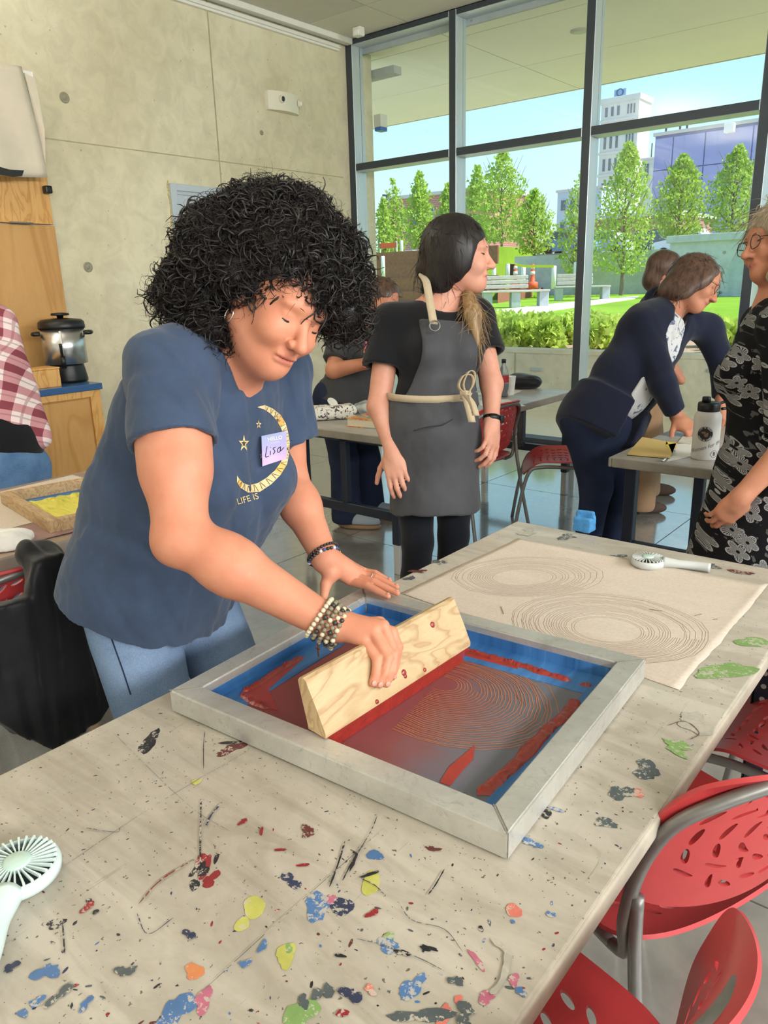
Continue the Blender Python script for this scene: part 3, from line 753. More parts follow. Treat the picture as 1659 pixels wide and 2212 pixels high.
def shrub(x, y, wpx, hpx, Y, seed):
    rng = np.random.default_rng(seed); b = at(x, y, Y=Y); d = b @ CF - HC*CF[2]; R = wpx/2*d/FPX; H = 1.55*hpx*d/FPX; b[2] = .63+.06*(Y-8.05)/3.15-.02
    o = thing('garden_shrub', 'bright green leafy shrub in the planting bed outside the window', 'shrub', tuple(b), 0, 'shrubs in the planting bed')
    N = 520; an = rng.uniform(0, 6.283, N); u = rng.uniform(.05, 1, N); rr = R*np.sqrt(rng.uniform(0, 1, N))*np.sqrt(1-.75*u*u)
    P = np.stack([rr*np.cos(an), rr*np.sin(an), u*H*.85], 1); V, F = leaf_cloud(P, .11, rng, .9); link('foliage', fast_mesh('foliage', V, [F]), M_LEAF2, o)
    st = MB()
    for i in range(7): st.tube([(0, 0, 0), (math.cos(i*.9)*R*.5, math.sin(i*.9)*R*.5, H*.6)], .006, 4, False)
    st.build('stem', M_BARK, o); SHR.append((x, Y, o))
for i, (x, y, w_, h, Y) in enumerate(((1050, 746, 64, 46, 8.62), (1118, 748, 72, 42, 8.62), (1185, 745, 60, 42, 8.6), (1060, 722, 90, 40, 9.2), (1125, 716, 95, 38, 9.4), (1170, 700, 70, 32, 10.2), (1225, 722, 60, 38, 9.2), (1100, 698, 80, 32, 10.3), (1050, 700, 70, 34, 10.4),
        (1290, 735, 64, 42, 8.7), (1310, 712, 70, 38, 9.5), (1285, 700, 60, 32, 10.3), (1345, 705, 60, 32, 10), (1560, 755, 64, 44, 8.6), (1585, 735, 60, 40, 9.0), (1545, 735, 60, 38, 9.3), (1635, 750, 60, 44, 8.65), (1235, 705, 50, 30, 10.5), (820, 640, 60, 26, 10.5), (960, 720, 80, 40, 9)
        )): shrub(x, y, w_, h, Y, 40+i)
rows_ = {}
for x, Y, o in sorted(SHR, key=lambda q: q[0]):
    r_ = 'front' if Y < 8.95 else ('middle' if Y < 9.85 else 'back'); p_ = 'first' if x < 980 else ('second' if x < 1240 else ('third' if x < 1605 else 'fourth')); k_ = rows_.setdefault((r_, p_), []); k_.append(o)
for (r_, p_), k_ in rows_.items():
    for i, o in enumerate(k_): o['label'] = 'green shrub, %s from left in the %s row, through the %s window pane' % (ORD[i], r_, p_)
# ------------------------------------------------------------------ far buildings and cars
def brick_mat(name, c, mort, sc):
    t = NT(name); b_ = t.n('ShaderNodeTexBrick'); b_.inputs['Scale'].default_value = sc; b_.inputs['Color1'].default_value = col4(c); b_.inputs['Color2'].default_value = col4(tuple(np.array(c[:3])*.85)); b_.inputs['Mortar'].default_value = col4(mort)
    t.l(t.mapping((1, 1, 1), (math.pi/2, 0, 0)), b_.inputs['Vector']); t.color(b_.outputs[0]); t.set(Roughness=.9); return t.m
M_BRICK = brick_mat('red_brick', srgb(186, 120, 104), srgb(196, 170, 156), 1.2)
M_PANE = mat('far_window_glass', srgb(90, 104, 118), .2, 0, 1, .1)
def building(name, label, x0, x1, ytop, Y, depth, m, rows, ybase=560, parts=None):
    a = at(x0, ytop, Y=Y); b = at(x1, ytop, Y=Y); t = thing(name, label, 'building', (a[0], Y, 0)); W_ = b[0]-a[0]; H = (a[2]+b[2])/2
    MB().box((0, 0, 0), (W_, depth, H)).build('walls', m, t); MB().box((-.2, -.2, H), (W_+.2, depth+.2, H+.35)).build('parapet', mat('parapet_stone', srgb(206, 200, 190), .8), t)
    for (u0, u1, v0, v1) in rows:
        wv = MB().box((u0*W_, -.12, H-v1), (u1*W_, .1, H-v0)).build('window', mat('far_window_frame', srgb(196, 190, 180), .7), t)
        MB().box((u0*W_+.1, -.14, H-v1+.1), (u1*W_-.1, -.1, H-v0-.1)).build('pane', M_PANE, wv)
    return t, W_, H
building('brick_building', 'low red brick building far beyond the young trees', 838, 1040, 422, 75, 12, M_BRICK, [(.12+.16*i, .2+.16*i, 1.2, 3.2) for i in range(5)])
building('pale_building', 'pale distant office block between the middle trees', 1205, 1300, 412, 110, 12, mat('pale_cladding', srgb(190, 200, 208), .7), [(.08+.22*i, .22+.22*i, 1.0+3*j, 2.6+3*j) for i in range(4) for j in range(3)])
building('red_shop', 'low red and grey shop row behind the parked cars', 1285, 1460, 470, 68, 10, mat('shop_cladding', srgb(170, 120, 110), .8), [(.1+.2*i, .24+.2*i, 1.2, 3) for i in range(4)])
M_LILAC = mat('lilac_cladding', srgb(160, 162, 206), .8, 0, .2, .04)
t, W_, H = building('lilac_building', 'huge windowless lilac-blue building on the right of the skyline', 1418, 1790, 270, 92, 20, mat('lilac_edge', srgb(120, 128, 170), .8), [])
pn = [0, .12, .32, .6, .72, 1.0]
for i in range(5):
    for j in range(5):
        z1 = H-.3-j*H/5; MB().bbox((pn[i]*W_+.06, -.16, z1-H/5+.1), (pn[i+1]*W_-.06, 0, z1), .02, 1).build('wall_panel', M_LILAC, t)
p = at(1578, 276, Y=91.7); MB().bbox((p[0]-t.location[0]-.5, -.9, p[2]-.5), (p[0]-t.location[0]+.5, -.1, p[2]+.4), .05, 1).build('flood_lamp', M_WHITE, t)
for x in (1440, 1470, 1485): 
    q = at(x, 262, Y=95); MB().tube([(q[0]-t.location[0], 3, H), (q[0]-t.location[0], 3, H+1.8)], .12, 5).build('mast', M_MULL, t)
M_TOWER = mat('tower_stone', srgb(214, 208, 198), .85, 0, .3, .06)
a = at(1300, 222, Y=135); b = at(1381, 222, Y=135); W_ = b[0]-a[0]; H = a[2]
t = thing('stone_tower', 'tall pale stone tower with slit windows and a lettered rooftop sign', 'tower', (a[0], 135, 0)); MB().box((0, 0, 0), (W_, W_*.8, H)).bbox((-.25, -.25, H-.4), (W_+.25, W_*.8+.25, H+.5), .05, 1).build('walls', M_TOWER, t)
for j, (y0, y1) in enumerate(((228, 248), (292, 318), (340, 366), (392, 420))):
    for i, u in enumerate((.14, .3, .46, .72, .8, .88)):
        z1 = at(1340, y0, Y=135)[2]; z0 = at(1340, y1, Y=135)[2]; wd = .035 if u > .6 else .06
        MB().box(((u-wd/2)*W_, -.1, z0), ((u+wd/2)*W_, .2, z1)).build('window', M_PANE, t)
    MB().bbox((-.12, -.2, z0-.9), (W_+.12, 0, z0-.5), .03, 1).build('string_course', M_TOWER, t)
s0 = at(1327, 212, Y=136); s1 = at(1354, 190, Y=136); sg = MB().bbox((s0[0]-a[0], .8, s0[2]-.3), (s1[0]-a[0], 2.2, s1[2]), .05, 1).build('roof_sign', mat('sign_blue', srgb(150, 178, 208), .6), t)
def text_mesh(body, size, ext=.0, shear=0.0, bold=0.0, align='CENTER'):
    cu = bpy.data.curves.new('lettering', 'FONT'); cu.body = body; cu.size = size; cu.extrude = ext; cu.shear = shear; cu.offset = bold; cu.align_x = align; cu.align_y = 'CENTER'
    o = bpy.data.objects.new('lettering', cu); COL.objects.link(o); dg = bpy.context.evaluated_depsgraph_get(); me = bpy.data.meshes.new_from_object(o.evaluated_get(dg))
    bpy.data.objects.remove(o); bpy.data.curves.remove(cu); return me
me = text_mesh('Q', 1.7, .05); me.transform(Matrix.Translation(((s0[0]+s1[0])/2-a[0], .72, (s0[2]+s1[2])/2)) @ Matrix.Rotation(math.pi/2, 4, 'X')); link('letter', me, mat('sign_letter', srgb(70, 100, 140), .6), sg)
q0 = at(1388, 342, Y=128); q1 = at(1414, 342, Y=128); t = thing('stair_tower', 'small pale annexe tower beside the tall stone tower', 'tower', (q0[0], 128, 0)); MB().box((0, 0, 0), (q1[0]-q0[0], 4, q0[2])).bbox((-.3, -.3, q0[2]-.3), (q1[0]-q0[0]+.3, 4.3, q0[2]), .04, 1).build('walls', M_TOWER, t); MB().box((.5, -.1, q0[2]-3.6), (1.1, .2, q0[2]-.9)).build('window', M_PANE, t)
MB().tube([(1, 1, q0[2]), (1, 1, q0[2]+2.2)], .1, 5).build('mast', M_MULL, t)
def car(x, y, Y, wpx, c, label, h=1.45):
    b = at(x, y, Y=Y); b[2] = 2.5 if b[0] > xl else 2.9; d = b @ CF - HC*CF[2]; L = wpx*d/FPX; t = thing('parked_car', label, 'car', tuple(b)); m = mat('car_paint_%d' % x, c, .3, .2, 5, .02)
    prof = [(-.5, .18), (-.5, .5), (-.46, .58), (-.3, .64), (-.18, .98), (.16, 1.0), (.3, .66), (.47, .56), (.5, .4), (.5, .18)]
    MB().prism([(u*L, 0, v*h) for u, v in prof], (0, 1.7, 0)).build('body', m, t)
    MB().prism([(u*L, -.02, v*h) for u, v in ((-.26, .66), (-.165, .93), (.15, .94), (.25, .66))], (0, 1.74, 0)).build('side_window', M_PANE, t)
    for s in (-.31, .31):
        for yy in (-.03, 1.55): MB().lathe([(.02, 0), (.32, 0), (.34, .05), (.34, .15), (.32, .2), (.02, .2)], 16, (s*L, yy, .3), (0, 1, 0)).build('wheel', M_BLACK, t, True)
car(1215, 545, 44, 120, srgb(120, 150, 190), 'light blue parked car behind the retaining wall')
car(1300, 545, 47, 100, srgb(200, 206, 214), 'silver parked car half hidden by the third mullion')
car(1478, 520, 46, 140, srgb(226, 230, 234), 'white parked car above the tall grey wall', 1.6)
car(950, 545, 52, 90, srgb(170, 90, 80), 'dull red parked car behind the apron wearer')
car(1400, 540, 50, 90, srgb(96, 104, 116), 'dark grey parked car behind the conical tree')
car(880, 535, 55, 80, srgb(190, 206, 220), 'pale parked car near the window corner')
b0 = at(838, 545, Y=47); b0[2] = 2.9; t = thing('lamp_post', 'thin grey lamp post near the window corner', 'lamp post', tuple(b0)); hh = at(838, 424, Y=47)[2]-b0[2]
MB().tube([(0, 0, -1), (0, 0, hh)], [.09, .05], 8).build('pole', M_MULL, t); MB().bbox((-.1, -.4, hh), (.1, .3, hh+.12), .02, 1).build('lamp_head', M_MULL, t)
# ------------------------------------------------------------------ furniture materials
ZT = .716
def table_mat(name, c0, c1, c2, sw=.35):
    t = NT(name); t.set(Specular_IOR_Level=.45)
    a = t.noise(1.6, 6, .65, dist=.8); b = t.noise(22, 6, .7, dist=1.2); base = t.ramp(a, [(.3, c0), (.5, c1), (.7, c2)])
    sm = t.noise(1.0, 4, .6, t.mapping((3, 14, 1), (0, 0, .5)), 1.5); base = t.mix(sw, base, t.ramp(sm, [(.4, c0), (.62, c2)]))
    sp = t.noise(160, 2, .5); base = t.mix(t.math('GREATER_THAN', sp, .71), base, tuple(np.array(c0[:3])*.45))
    for sc, rot, thr in (((120, 3, 1), .4, .72), ((110, 4, 1), -.7, .73), ((130, 3, 1), 1.3, .735)):
        n = t.noise(1.0, 3, .6, t.mapping(sc, (0, 0, rot)), 1.5); base = t.mix(t.math('MULTIPLY', t.math('GREATER_THAN', n, thr), .3), base, tuple(np.array(c0[:3])*.5))
    base = t.mix(.3, base, t.ramp(b, [(.3, (.75, .72, .66)), (.6, (1, 1, 1))]), 'MULTIPLY')
    t.color(base); t.rough(t.ramp(b, [(.3, (.3,)*3), (.7, (.46,)*3)])); t.bump(b, .12, .002); return t.m
M_TOP = table_mat('worn_tabletop', srgb(150, 142, 128), srgb(178, 170, 156), srgb(200, 193, 181))
M_TOP2 = table_mat('grey_tabletop', srgb(150, 146, 140), srgb(176, 172, 166), srgb(194, 190, 182))
M_EDGE = mat('worn_table_edge', srgb(176, 168, 152), .5, 0, 14, .25, .2, 80)
M_EDGE2 = mat('grey_table_edge', srgb(140, 134, 124), .6, 0, 14, .2)
M_LEG = mat('dark_blue_steel', srgb(40, 46, 62), .45, .4, 10, .08)
M_LEGW = mat('pale_leg_foot', srgb(196, 196, 198), .4, .4, 8, .05)
M_ALU = None
def alu():
    t = NT('worn_aluminium'); t.set(Metallic=.6)
    a = t.noise(5, 6, .7, dist=.7); b = t.noise(45, 5, .75, dist=1); c = t.noise(1.0, 3, .5, t.mapping((14, 160, 30)), .3)
    base = t.ramp(a, [(.3, srgb(186, 185, 179)), (.55, srgb(208, 207, 201)), (.75, srgb(226, 225, 219))])
    base = t.mix(.3, base, t.ramp(b, [(.3, srgb(150, 148, 142)), (.45, (1, 1, 1))]), 'MULTIPLY'); t.color(base)
    t.rough(t.ramp(b, [(.3, (.5,)*3), (.7, (.36,)*3)])); t.bump(t.mix(.5, b, c), .12, .002); return t.m
M_ALU = alu()
M_RED = mat('red_plastic', srgb(184, 60, 62), .38, 0, 30, .05, .06, 600, .001)
M_TUBE = mat('grey_tube_steel', srgb(126, 124, 120), .4, .5, 40, .1)
M_KRAFT = None
def kraft():
    t = NT('kraft_paper'); t.set(Roughness=.85, Specular_IOR_Level=.2)
    a = t.noise(2.5, 5, .6, t.mapping((1, 3, 1)), .5); b = t.noise(140, 3, .7); t.color(t.mix(.25, t.ramp(a, [(.3, srgb(196, 182, 168)), (.7, srgb(212, 200, 188))]), t.ramp(b, [(.3, srgb(190, 172, 148)), (.7, srgb(232, 220, 204))]))); t.bump(b, .08, .001); return t.m
M_KRAFT = kraft()

# ------------------------------------------------------------------ tables
def table(label, x0, x1, y0, y1, z, mt, me_, th=.034, leg_x=.09, leg_y=.2, punched=False, foot=True):
    t = thing('work_table', label, 'table', ((x0+x1)/2, (y0+y1)/2, 0)); w_, l = (x1-x0)/2, (y1-y0)/2
    top = MB().bbox((-w_+.004, -l+.004, z-.02), (w_-.004, l-.004, z), .003, 2).build('tabletop', mt, t)
    for (a, b) in (((-w_, -l, z-th), (-w_+.014, l, z-.0015)), ((w_-.014, -l, z-th), (w_, l, z-.0015))): MB().bbox(a, b, .006, 3).build('edge_band', me_, t, autosmooth=40)
    for (a, b) in (((-w_+.014, -l, z-th), (w_-.014, -l+.014, z-.0015)), ((-w_+.014, l-.014, z-th), (w_-.014, l, z-.0015))): MB().bbox(a, b, .006, 3).build('edge_band', me_, t, autosmooth=40)
    for sy in (-1, 1):
        yy = sy*(l-leg_y)
        for sx_ in (-1, 1):
            xx = sx_*(w_-leg_x)
            if punched:
                m = MB().box((xx-.022, yy-.003, 0), (xx+.022, yy+.003, z-th)).box((xx-sx_*.022-.003, yy-.003, 0), (xx-sx_*.022+.003, yy+.04, z-th))
                lg = m.build('leg', M_LEG, t)
                for i in range(18):
                    MB().lathe([(.0065, -.0042), (.0065, .0042)], 8, (xx, yy, .04+i*.035), (0, 1, 0)).build('hole', M_LEGW, lg)
            else:
                MB().bbox((xx-.024, yy-.024, .16 if foot else 0), (xx+.024, yy+.024, z-.02), .004, 1).build('leg', M_LEG, t)
                if foot: MB().bbox((xx-.02, yy-.02, 0), (xx+.02, yy+.02, .16), .003, 1).build('leg_foot', M_LEGW, t)
        if not punched:
            MB().bbox((-w_+leg_x, yy-.018, .28), (w_-leg_x, yy+.018, .33), .003, 1).build('stretcher', M_LEG, t)
            MB().bbox((-.04, yy-.02, .33), (.0, yy+.02, z-.02), .003, 1).build('strut', M_LEG, t)
            MB().bbox((-w_+leg_x, yy-.02, z-.055), (w_-leg_x, yy+.02, z-.02), .003, 1).build('cross_rail', M_LEG, t)
        else: MB().bbox((-w_+leg_x, yy-.004, z-.085), (w_-leg_x, yy+.004, z-.034), .002, 1).build('cross_rail', M_LEG, t)
    return t, top
TB, TTOP = table('big paint-splattered white table in front with the screen on it', -1.11, -.275, -.45, 1.984, ZT, M_TOP, M_EDGE, .034, .07, .13, True)
T2, _ = table('long grey table standing end-on to the window wall', -2.95, -2.245, 2.82, 4.76, ZT, M_TOP2, M_EDGE2, .042, .03, .04)
T3, _ = table('grey table with the white drinking bottle on it', -1.24, -.52, 2.97, 4.9, ZT, M_TOP2, M_EDGE2, .042, .06, .12)
T4, _ = table('table with the yellow-inked wooden screen on it', -2.93, -2.115, -.9, 1.6, ZT, mat('stained_brown_tabletop', srgb(150, 128, 112), .5, 0, 5, .2), M_EDGE2, .042, .08, .12)

# ------------------------------------------------------------------ slotted plastic shell chairs
def slotted(name, fn, nu, nv, sl, sw, m, parent, th=.006, q=4, mar=3, su=.8, sv=.82):
    """fn(s,t) -> point; slots follow arcs parallel to the outline"""
    us = np.concatenate([np.linspace(-1, -su, mar+1)[:-1], np.linspace(-su, su, nu*q+1), np.linspace(su, 1, mar+1)[1:]])
    vs_ = np.concatenate([np.linspace(-1, -sv, mar+1)[:-1], np.linspace(-sv, sv, nv*q+1), np.linspace(sv, 1, mar+1)[1:]])
    V = []; idx = {}
    def vid(i, j):
        if (i, j) not in idx: idx[(i, j)] = len(V); V.append(fn(us[i], vs_[j]))
        return idx[(i, j)]
    F = []; cells = set()
    for a in range(nu):
        for b in range(nv):
            if (a+b) % 2 == 0 or True:
                i0, j0 = mar+a*q, mar+b*q
                cs, ct = (us[i0]+us[i0+q])/2, (vs_[j0]+vs_[j0+q])/2
                ct += (1 if a % 2 else -1)*.07*(vs_[j0+q]-vs_[j0])
                if abs(cs)**3+abs(ct)**3 > .62: continue
                for k in range(q):
                    for l in range(q): cells.add((i0+k, j0+l))
                ring = [(i0+k, j0) for k in range(q)]+[(i0+q, j0+k) for k in range(q)]+[(i0+q-k, j0+q) for k in range(q)]+[(i0, j0+q-k) for k in range(q)]
                th_ = math.atan2(cs, -ct) if (abs(cs)+abs(ct)) > .05 else math.pi/2
                hs, ht = (us[i0+q]-us[i0])/2, (vs_[j0+q]-vs_[j0])/2; inner = []
                for (i, j) in ring:
                    an = math.atan2((vs_[j]-ct)/ht, (us[i]-cs)/hs)-th_
                    ex, ey = sl*math.cos(an), sw*math.sin(an); ds = ex*math.cos(th_)-ey*math.sin(th_); dt = ex*math.sin(th_)+ey*math.cos(th_)
                    inner.append(len(V)); V.append(fn(cs+ds*hs, ct+dt*ht))
                n = len(ring)
                for k in range(n): F.append((vid(*ring[k]), vid(*ring[(k+1) % n]), inner[(k+1) % n], inner[k]))
    for i in range(len(us)-1):
        for j in range(len(vs_)-1):
            if (i, j) not in cells: F.append((vid(i, j), vid(i+1, j), vid(i+1, j+1), vid(i, j+1)))
    o = MB().add(V, F).build(name, m, parent, True)
    md = o.modifiers.new('solidify', 'SOLIDIFY'); md.thickness = th; md.offset = 0; es = o.modifiers.new('split', 'EDGE_SPLIT'); es.split_angle = math.radians(42)
    return o
def rnd(s, t, p=5.0):
    """square to rounded square"""
    m = max(abs(s), abs(t)); 
    if m < 1e-6: return s, t
    r = (abs(s/m)**p+abs(t/m)**p)**(-1/p); return s*r, t*r
def seat_fn(s, t):
    a, b = rnd(s, t, 4.5); x = a*.215+.0; y = b*.225*(1-.06*a)
    z = .448-.022*math.cos(b*1.4)+.02*b*b
    if a > .45: z -= .075*((a-.45)/.55)**2
    if a < -.6: z += .03*((-a-.6)/.4)**2
    return (x, y, z)
def back_fn(s, t):
    a, b = rnd(s, t, 3.2); y = a*.225*(1-.10*b); z = .655+b*.145
    x = -.235-.075*(b*.5+.5)+.075*a*a*(1-.15*b)
    if b > .7: x -= .028*((b-.7)/.3)**2
    return (x, y, z)
def build_chair(label, hi=True):
    c = thing('stacking_chair', label, 'chair', (0, 0, 0), 0, 'red stacking chairs')
    n = (7, 7) if hi else (7, 7)
    slotted('seat', seat_fn, 9, 9, .84, .27, M_RED, c, .007, 6); slotted('backrest', back_fn, 9, 6, .84, .27, M_RED, c, .007, 6)
    for s in (-1, 1):
        MB().tube(smooth_path([(.27, s*.25, 0), (.235, s*.232, .22), (.19, s*.215, .395), (.12, s*.208, .43), (-.05, s*.206, .428), (-.15, s*.206, .425)], 6), .0105, 10).build('front_leg', M_TUBE, c, True)
        MB().tube(smooth_path([(-.30, s*.255, 0), (-.255, s*.24, .22), (-.215, s*.228, .45), (-.205, s*.224, .57)], 6), .0105, 10).build('rear_leg', M_TUBE, c, True)
    lo_ = [(-.15, -.206, .425), (-.185, -.218, .45), (-.192, -.232, .52)]; arc = []
    for k in range(9):
        an = math.pi*(k/8); yy = -math.cos(an)*.222; zz = .62+math.sin(an)**.7*.165; bq = (zz-.655)/.145; aq = yy/.225; arc.append((-.25-.075*(bq*.5+.5)+.075*aq*aq, yy, zz))
    loop = lo_+arc+[(a, -b, z) for a, b, z in lo_[::-1]]
    MB().tube(smooth_path(loop, 5), .0105, 10).build('back_tube', M_TUBE, c, True)
    MB().tube([(-.12, -.2, .42), (-.12, .2, .42)], .009, 8).build('cross_tube', M_TUBE, c, True)
    return c
def copy_tree(o, parent=None):
    c = o.copy(); COL.objects.link(c); c.parent = parent
    for ch in list(o.children): copy_tree(ch, c)
    return c
CH0 = build_chair('red slotted chair at the table, showing its grey back tube and inner side')
def put_chair(loc, face, label, first=False):
    c = CH0 if first else copy_tree(CH0); c.location = loc; c.rotation_euler = (0, 0, math.atan2(face[1], face[0])); c['label'] = label; return c
put_chair((-.40, 1.19, 0), (-.92, .38), 'red slotted chair at the front table, its grey back tube and seat in view', True)
put_chair((-.425, .645, 0), (-.96, .28), 'nearest red slotted chair, cut by the bottom right corner')
put_chair((-.20, 1.72, 0), (-1, .1), 'red slotted chair at the far end of the front table, only a sliver showing')
put_chair((-2.09, .78, 0), (-1, -.05), 'red slotted chair with the black jacket over it')
put_chair((-2.41, 3.66, 0), (-.98, .1), 'red slotted chair standing behind the apron wearer')
p = at(1212, 985, Z=.45)
put_chair((p[0], p[1], 0), (-.86, -.5), 'red slotted chair with its seat in front of the window')

# ------------------------------------------------------------------ plywood counter by the concrete wall
XF = -4.80
cb = thing('cabinet', 'plywood base cabinet against the concrete wall', 'cabinet', (XF, 2.0, 0))
MB().box((-.56, -1.2, .08), (-.02, .80, .80)).build('carcass', M_PLYC, cb)
for (y0, y1) in ((-1.2, -.45), (-.42, .30), (.33, .80)):
    pass
MB().bbox((-.02, -1.2, .755), (0, .80, .80), .002, 1).build('top_rail', M_PLY, cb); MB().bbox((-.02, .725, .08), (0, .80, .755), .002, 1).build('end_stile', M_PLY, cb)
for (y0, y1) in ((-1.2, -.1), (-.07, .715)): MB().bbox((-.02, y0, .09), (-.008, y1, .745), .002, 1).build('door', M_PLYC, cb)
MB().box((-.5, -1.1, 0), (-.06, .76, .08)).build('plinth', M_DARK, cb)
ct = tag(MB().bbox((XF-.575, .78, .80), (XF+.012, 2.815, .842), .003, 1).build('counter_top', mat('blue_laminate', srgb(60, 96, 142), .22, 0, 5, .05)), 'glossy blue worktop of the plywood counter', 'worktop')
pb = thing('plywood_panel', 'tall plywood backboard above the counter', 'panel', (XW, 1.2, .845))
MB().bbox((0.002, 0, 0), (.028, 1.74, 1.04), .002, 1).build('lower_board', M_PLYC, pb); MB().bbox((.002, 0, 1.05), (.036, 1.73, 1.42), .002, 1).build('upper_board', M_PLY, pb)
MB().bbox((.036, 1.42, 1.046), (.05, 1.58, 1.056), .002, 1).build('latch', M_TUBE, pb)
# hanging canvas
cv = thing('canvas_cloth', 'cream canvas cloth hanging at the top left corner', 'cloth', (-5.2, 2.6, 2.17)); g = []
NY, NZ = 26, 20
def cvp(i, j):
    u, v = i/NY, j/NZ; y = -.9+(1.155-.07*v)*u; z = (.645-.0*u)*v+.0; return (.018*math.sin(u*19+v*3)*(1-.3*v)+.05*v*0, y-0.0, z+.012*math.sin(u*7))
V = [cvp(i, j) for i in range(NY+1) for j in range(NZ+1)]; Fq = [(i*(NZ+1)+j, (i+1)*(NZ+1)+j, (i+1)*(NZ+1)+j+1, i*(NZ+1)+j+1) for i in range(NY) for j in range(NZ)]
M_CANVAS = mat('cream_canvas', srgb(206, 196, 178), .9, 0, 8, .06, .3, 300, .001)
o = MB().add(V, Fq).build('drape', M_CANVAS, cv, True); md = o.modifiers.new('s', 'SOLIDIFY'); md.thickness = .004
MB().prism([(0, .20, .62), (.01, .262, .60), (.03, .268, .30), (.01, .25, .08), (0, .235, .3)], (-.06, 0, 0)).build('fold', M_CANVAS, cv)
MB().bbox((-.01, -.9, .60), (-.03, .26, .64), .004, 1).build('rail', M_WHITE, cv)
MB().bbox((-.16, .17, .59), (-.0, .19, .65), .002, 1).build('bracket', M_WHITE, cv)
bx_ = thing('wall_bracket', 'small black hook just below the hanging canvas', 'hook', (XW+.04, 2.9, 2.09)); MB().bbox((0, -.02, 0), (.05, .03, .05), .01, 2).build('knob', M_BLACK, bx_)
bk = tag(MB().prism([at(*q, X=-5.15) for q in ((-30, 352), (-30, 372), (30, 382), (48, 380), (52, 368), (20, 366))], (-.012, 0, 0)).build('black_strap', M_BLACK), 'black strap end hanging below the canvas cloth', 'strap')
# coffee urn
ur = thing('coffee_urn', 'steel and black coffee urn on the blue worktop', 'coffee urn', (-5.08, 2.74, .842), -.6)
MB().lathe([(.125, 0), (.128, .02), (.112, .11), (.108, .125)], 40).build('base', M_BLACK, ur, True)
M_STEEL = mat('brushed_steel', srgb(200, 200, 200), .28, .95, 3, .08)
MB().lathe([(.132, .125), (.14, .127), (.142, .36)], 48).build('tank', M_STEEL, ur, True)
lid = MB().lathe([(.15, .36), (.152, .375), (.148, .405), (.13, .42), (.06, .428), (.01, .43)], 40).build('lid', M_BLACK, ur, True)
MB().lathe([(.02, .428), (.022, .445), (.06, .448), (.058, .462), (.02, .466)], 24).build('knob', M_BLACK, lid, True)
for s in (-1, 1):
    MB().tube(smooth_path([(.05, s*.14, .33), (.05, s*.18, .33), (-.05, s*.18, .33), (-.05, s*.14, .33)], 5), .014, 10).build('handle', M_BLACK, ur, True)
tp_ = MB().tube([(.13, 0, .16), (.19, 0, .16)], .014, 10).tube([(.185, 0, .19), (.185, 0, .11)], .016, 10).build('tap', M_BLACK, ur, True)
MB().tube(smooth_path([(.19, 0, .18), (.21, 0, .22), (.22, 0, .27)], 5), .01, 8).build('tap_lever', M_BLACK, tp_, True)
MB().tube([(.152, 0, .17), (.152, 0, .35)], .007, 8).build('level_gauge', M_WHITE, ur, True)
# box, frame and jar on the counter
bw = thing('wooden_box', 'plain wooden box beside the coffee urn', 'box', (-4.96, 2.47, .842))
MB().bbox((-.09, -.14, 0), (.09, .1, .115), .003, 1).build('body', M_PLY, bw); MB().bbox((-.093, -.143, .116), (.093, .103, .126), .002, 1).build('lid', M_PLY, bw)
pf = thing('picture_frame', 'small brown picture frame leaning on the backboard', 'picture frame', (-4.99, 2.27, .968))
Mx = Matrix.Rotation(-.25, 4, 'Y'); M_BROWN = mat('brown_frame_wood', srgb(140, 100, 76), .5, 0, 10, .15)
for lo_, hi_ in (((-.01, -.2, 0), (.01, -.175, .22)), ((-.01, .135, 0), (.01, .16, .22)), ((-.01, -.175, 0), (.01, .135, .024)), ((-.01, -.175, .196), (.01, .135, .22))): MB().bbox(lo_, hi_, .003, 1, Mx).build('frame_bar', M_BROWN, pf)
MB().box((-.006, -.175, .024), (.002, .135, .196), Mx).build('picture', mat('pale_picture', srgb(206, 188, 160), .6), pf)
jr = thing('glass_jar', 'square glass jar of wrapped sweets on the counter', 'jar', (-4.9, 2.25, .842))
MB().bbox((-.06, -.06, 0), (.06, .06, .115), .012, 2).build('glass', glass_mat('jar_glass', (.9, .94, .94)), jr)
for i in range(26):
    p = A(random.uniform(-.045, .045), random.uniform(-.045, .045), .012+.085*(i/26)); m = Matrix.Translation(p) @ Matrix.Rotation(random.uniform(0, 3), 4, 'Z') @ Matrix.Rotation(random.uniform(-.6, .6), 4, 'X')
    MB().bbox((-.016, -.01, -.005), (.016, .01, .005), .003, 1, m).build('sweet', [mat('pink_wrapper', srgb(226, 120, 130), .4), mat('red_wrapper', srgb(214, 70, 80), .4), mat('cream_wrapper', srgb(236, 226, 190), .5), mat('teal_wrapper', srgb(100, 150, 160), .5)][i % 4], jr)
MB().bbox((.0602, -.045, .015), (.0615, .04, .048), .0005, 1).build('label', mat('blue_white_label', srgb(90, 120, 170), .5), jr)
# ------------------------------------------------------------------ people: materials
def skin_mat(name, c, lip, sss=.08):
    t = NT(name); t.set(Roughness=.5, Specular_IOR_Level=.35, Subsurface_Weight=sss, Subsurface_Scale=.02)
    a = t.noise(14, 5, .65); b = t.noise(260, 3, .6); c = np.array(c[:3])
    base = t.ramp(a, [(.3, tuple(c*np.array([.96, .84, .8]))), (.7, tuple(np.clip(c*1.08, 0, 1)))])
    at_ = t.n('ShaderNodeAttribute', attribute_name='lip'); base = t.mix(t.math('MULTIPLY', at_.outputs['Fac'], .6), base, lip)
    t.color(base); t.bump(b, .1, .001); return t.m
M_SK1 = skin_mat('fair_skin', srgb(206, 142, 114), srgb(172, 88, 82)); M_SK2 = skin_mat('pale_skin', srgb(208, 154, 132), srgb(176, 96, 92)); M_SK3 = skin_mat('tan_skin', srgb(190, 132, 104), srgb(156, 84, 76))
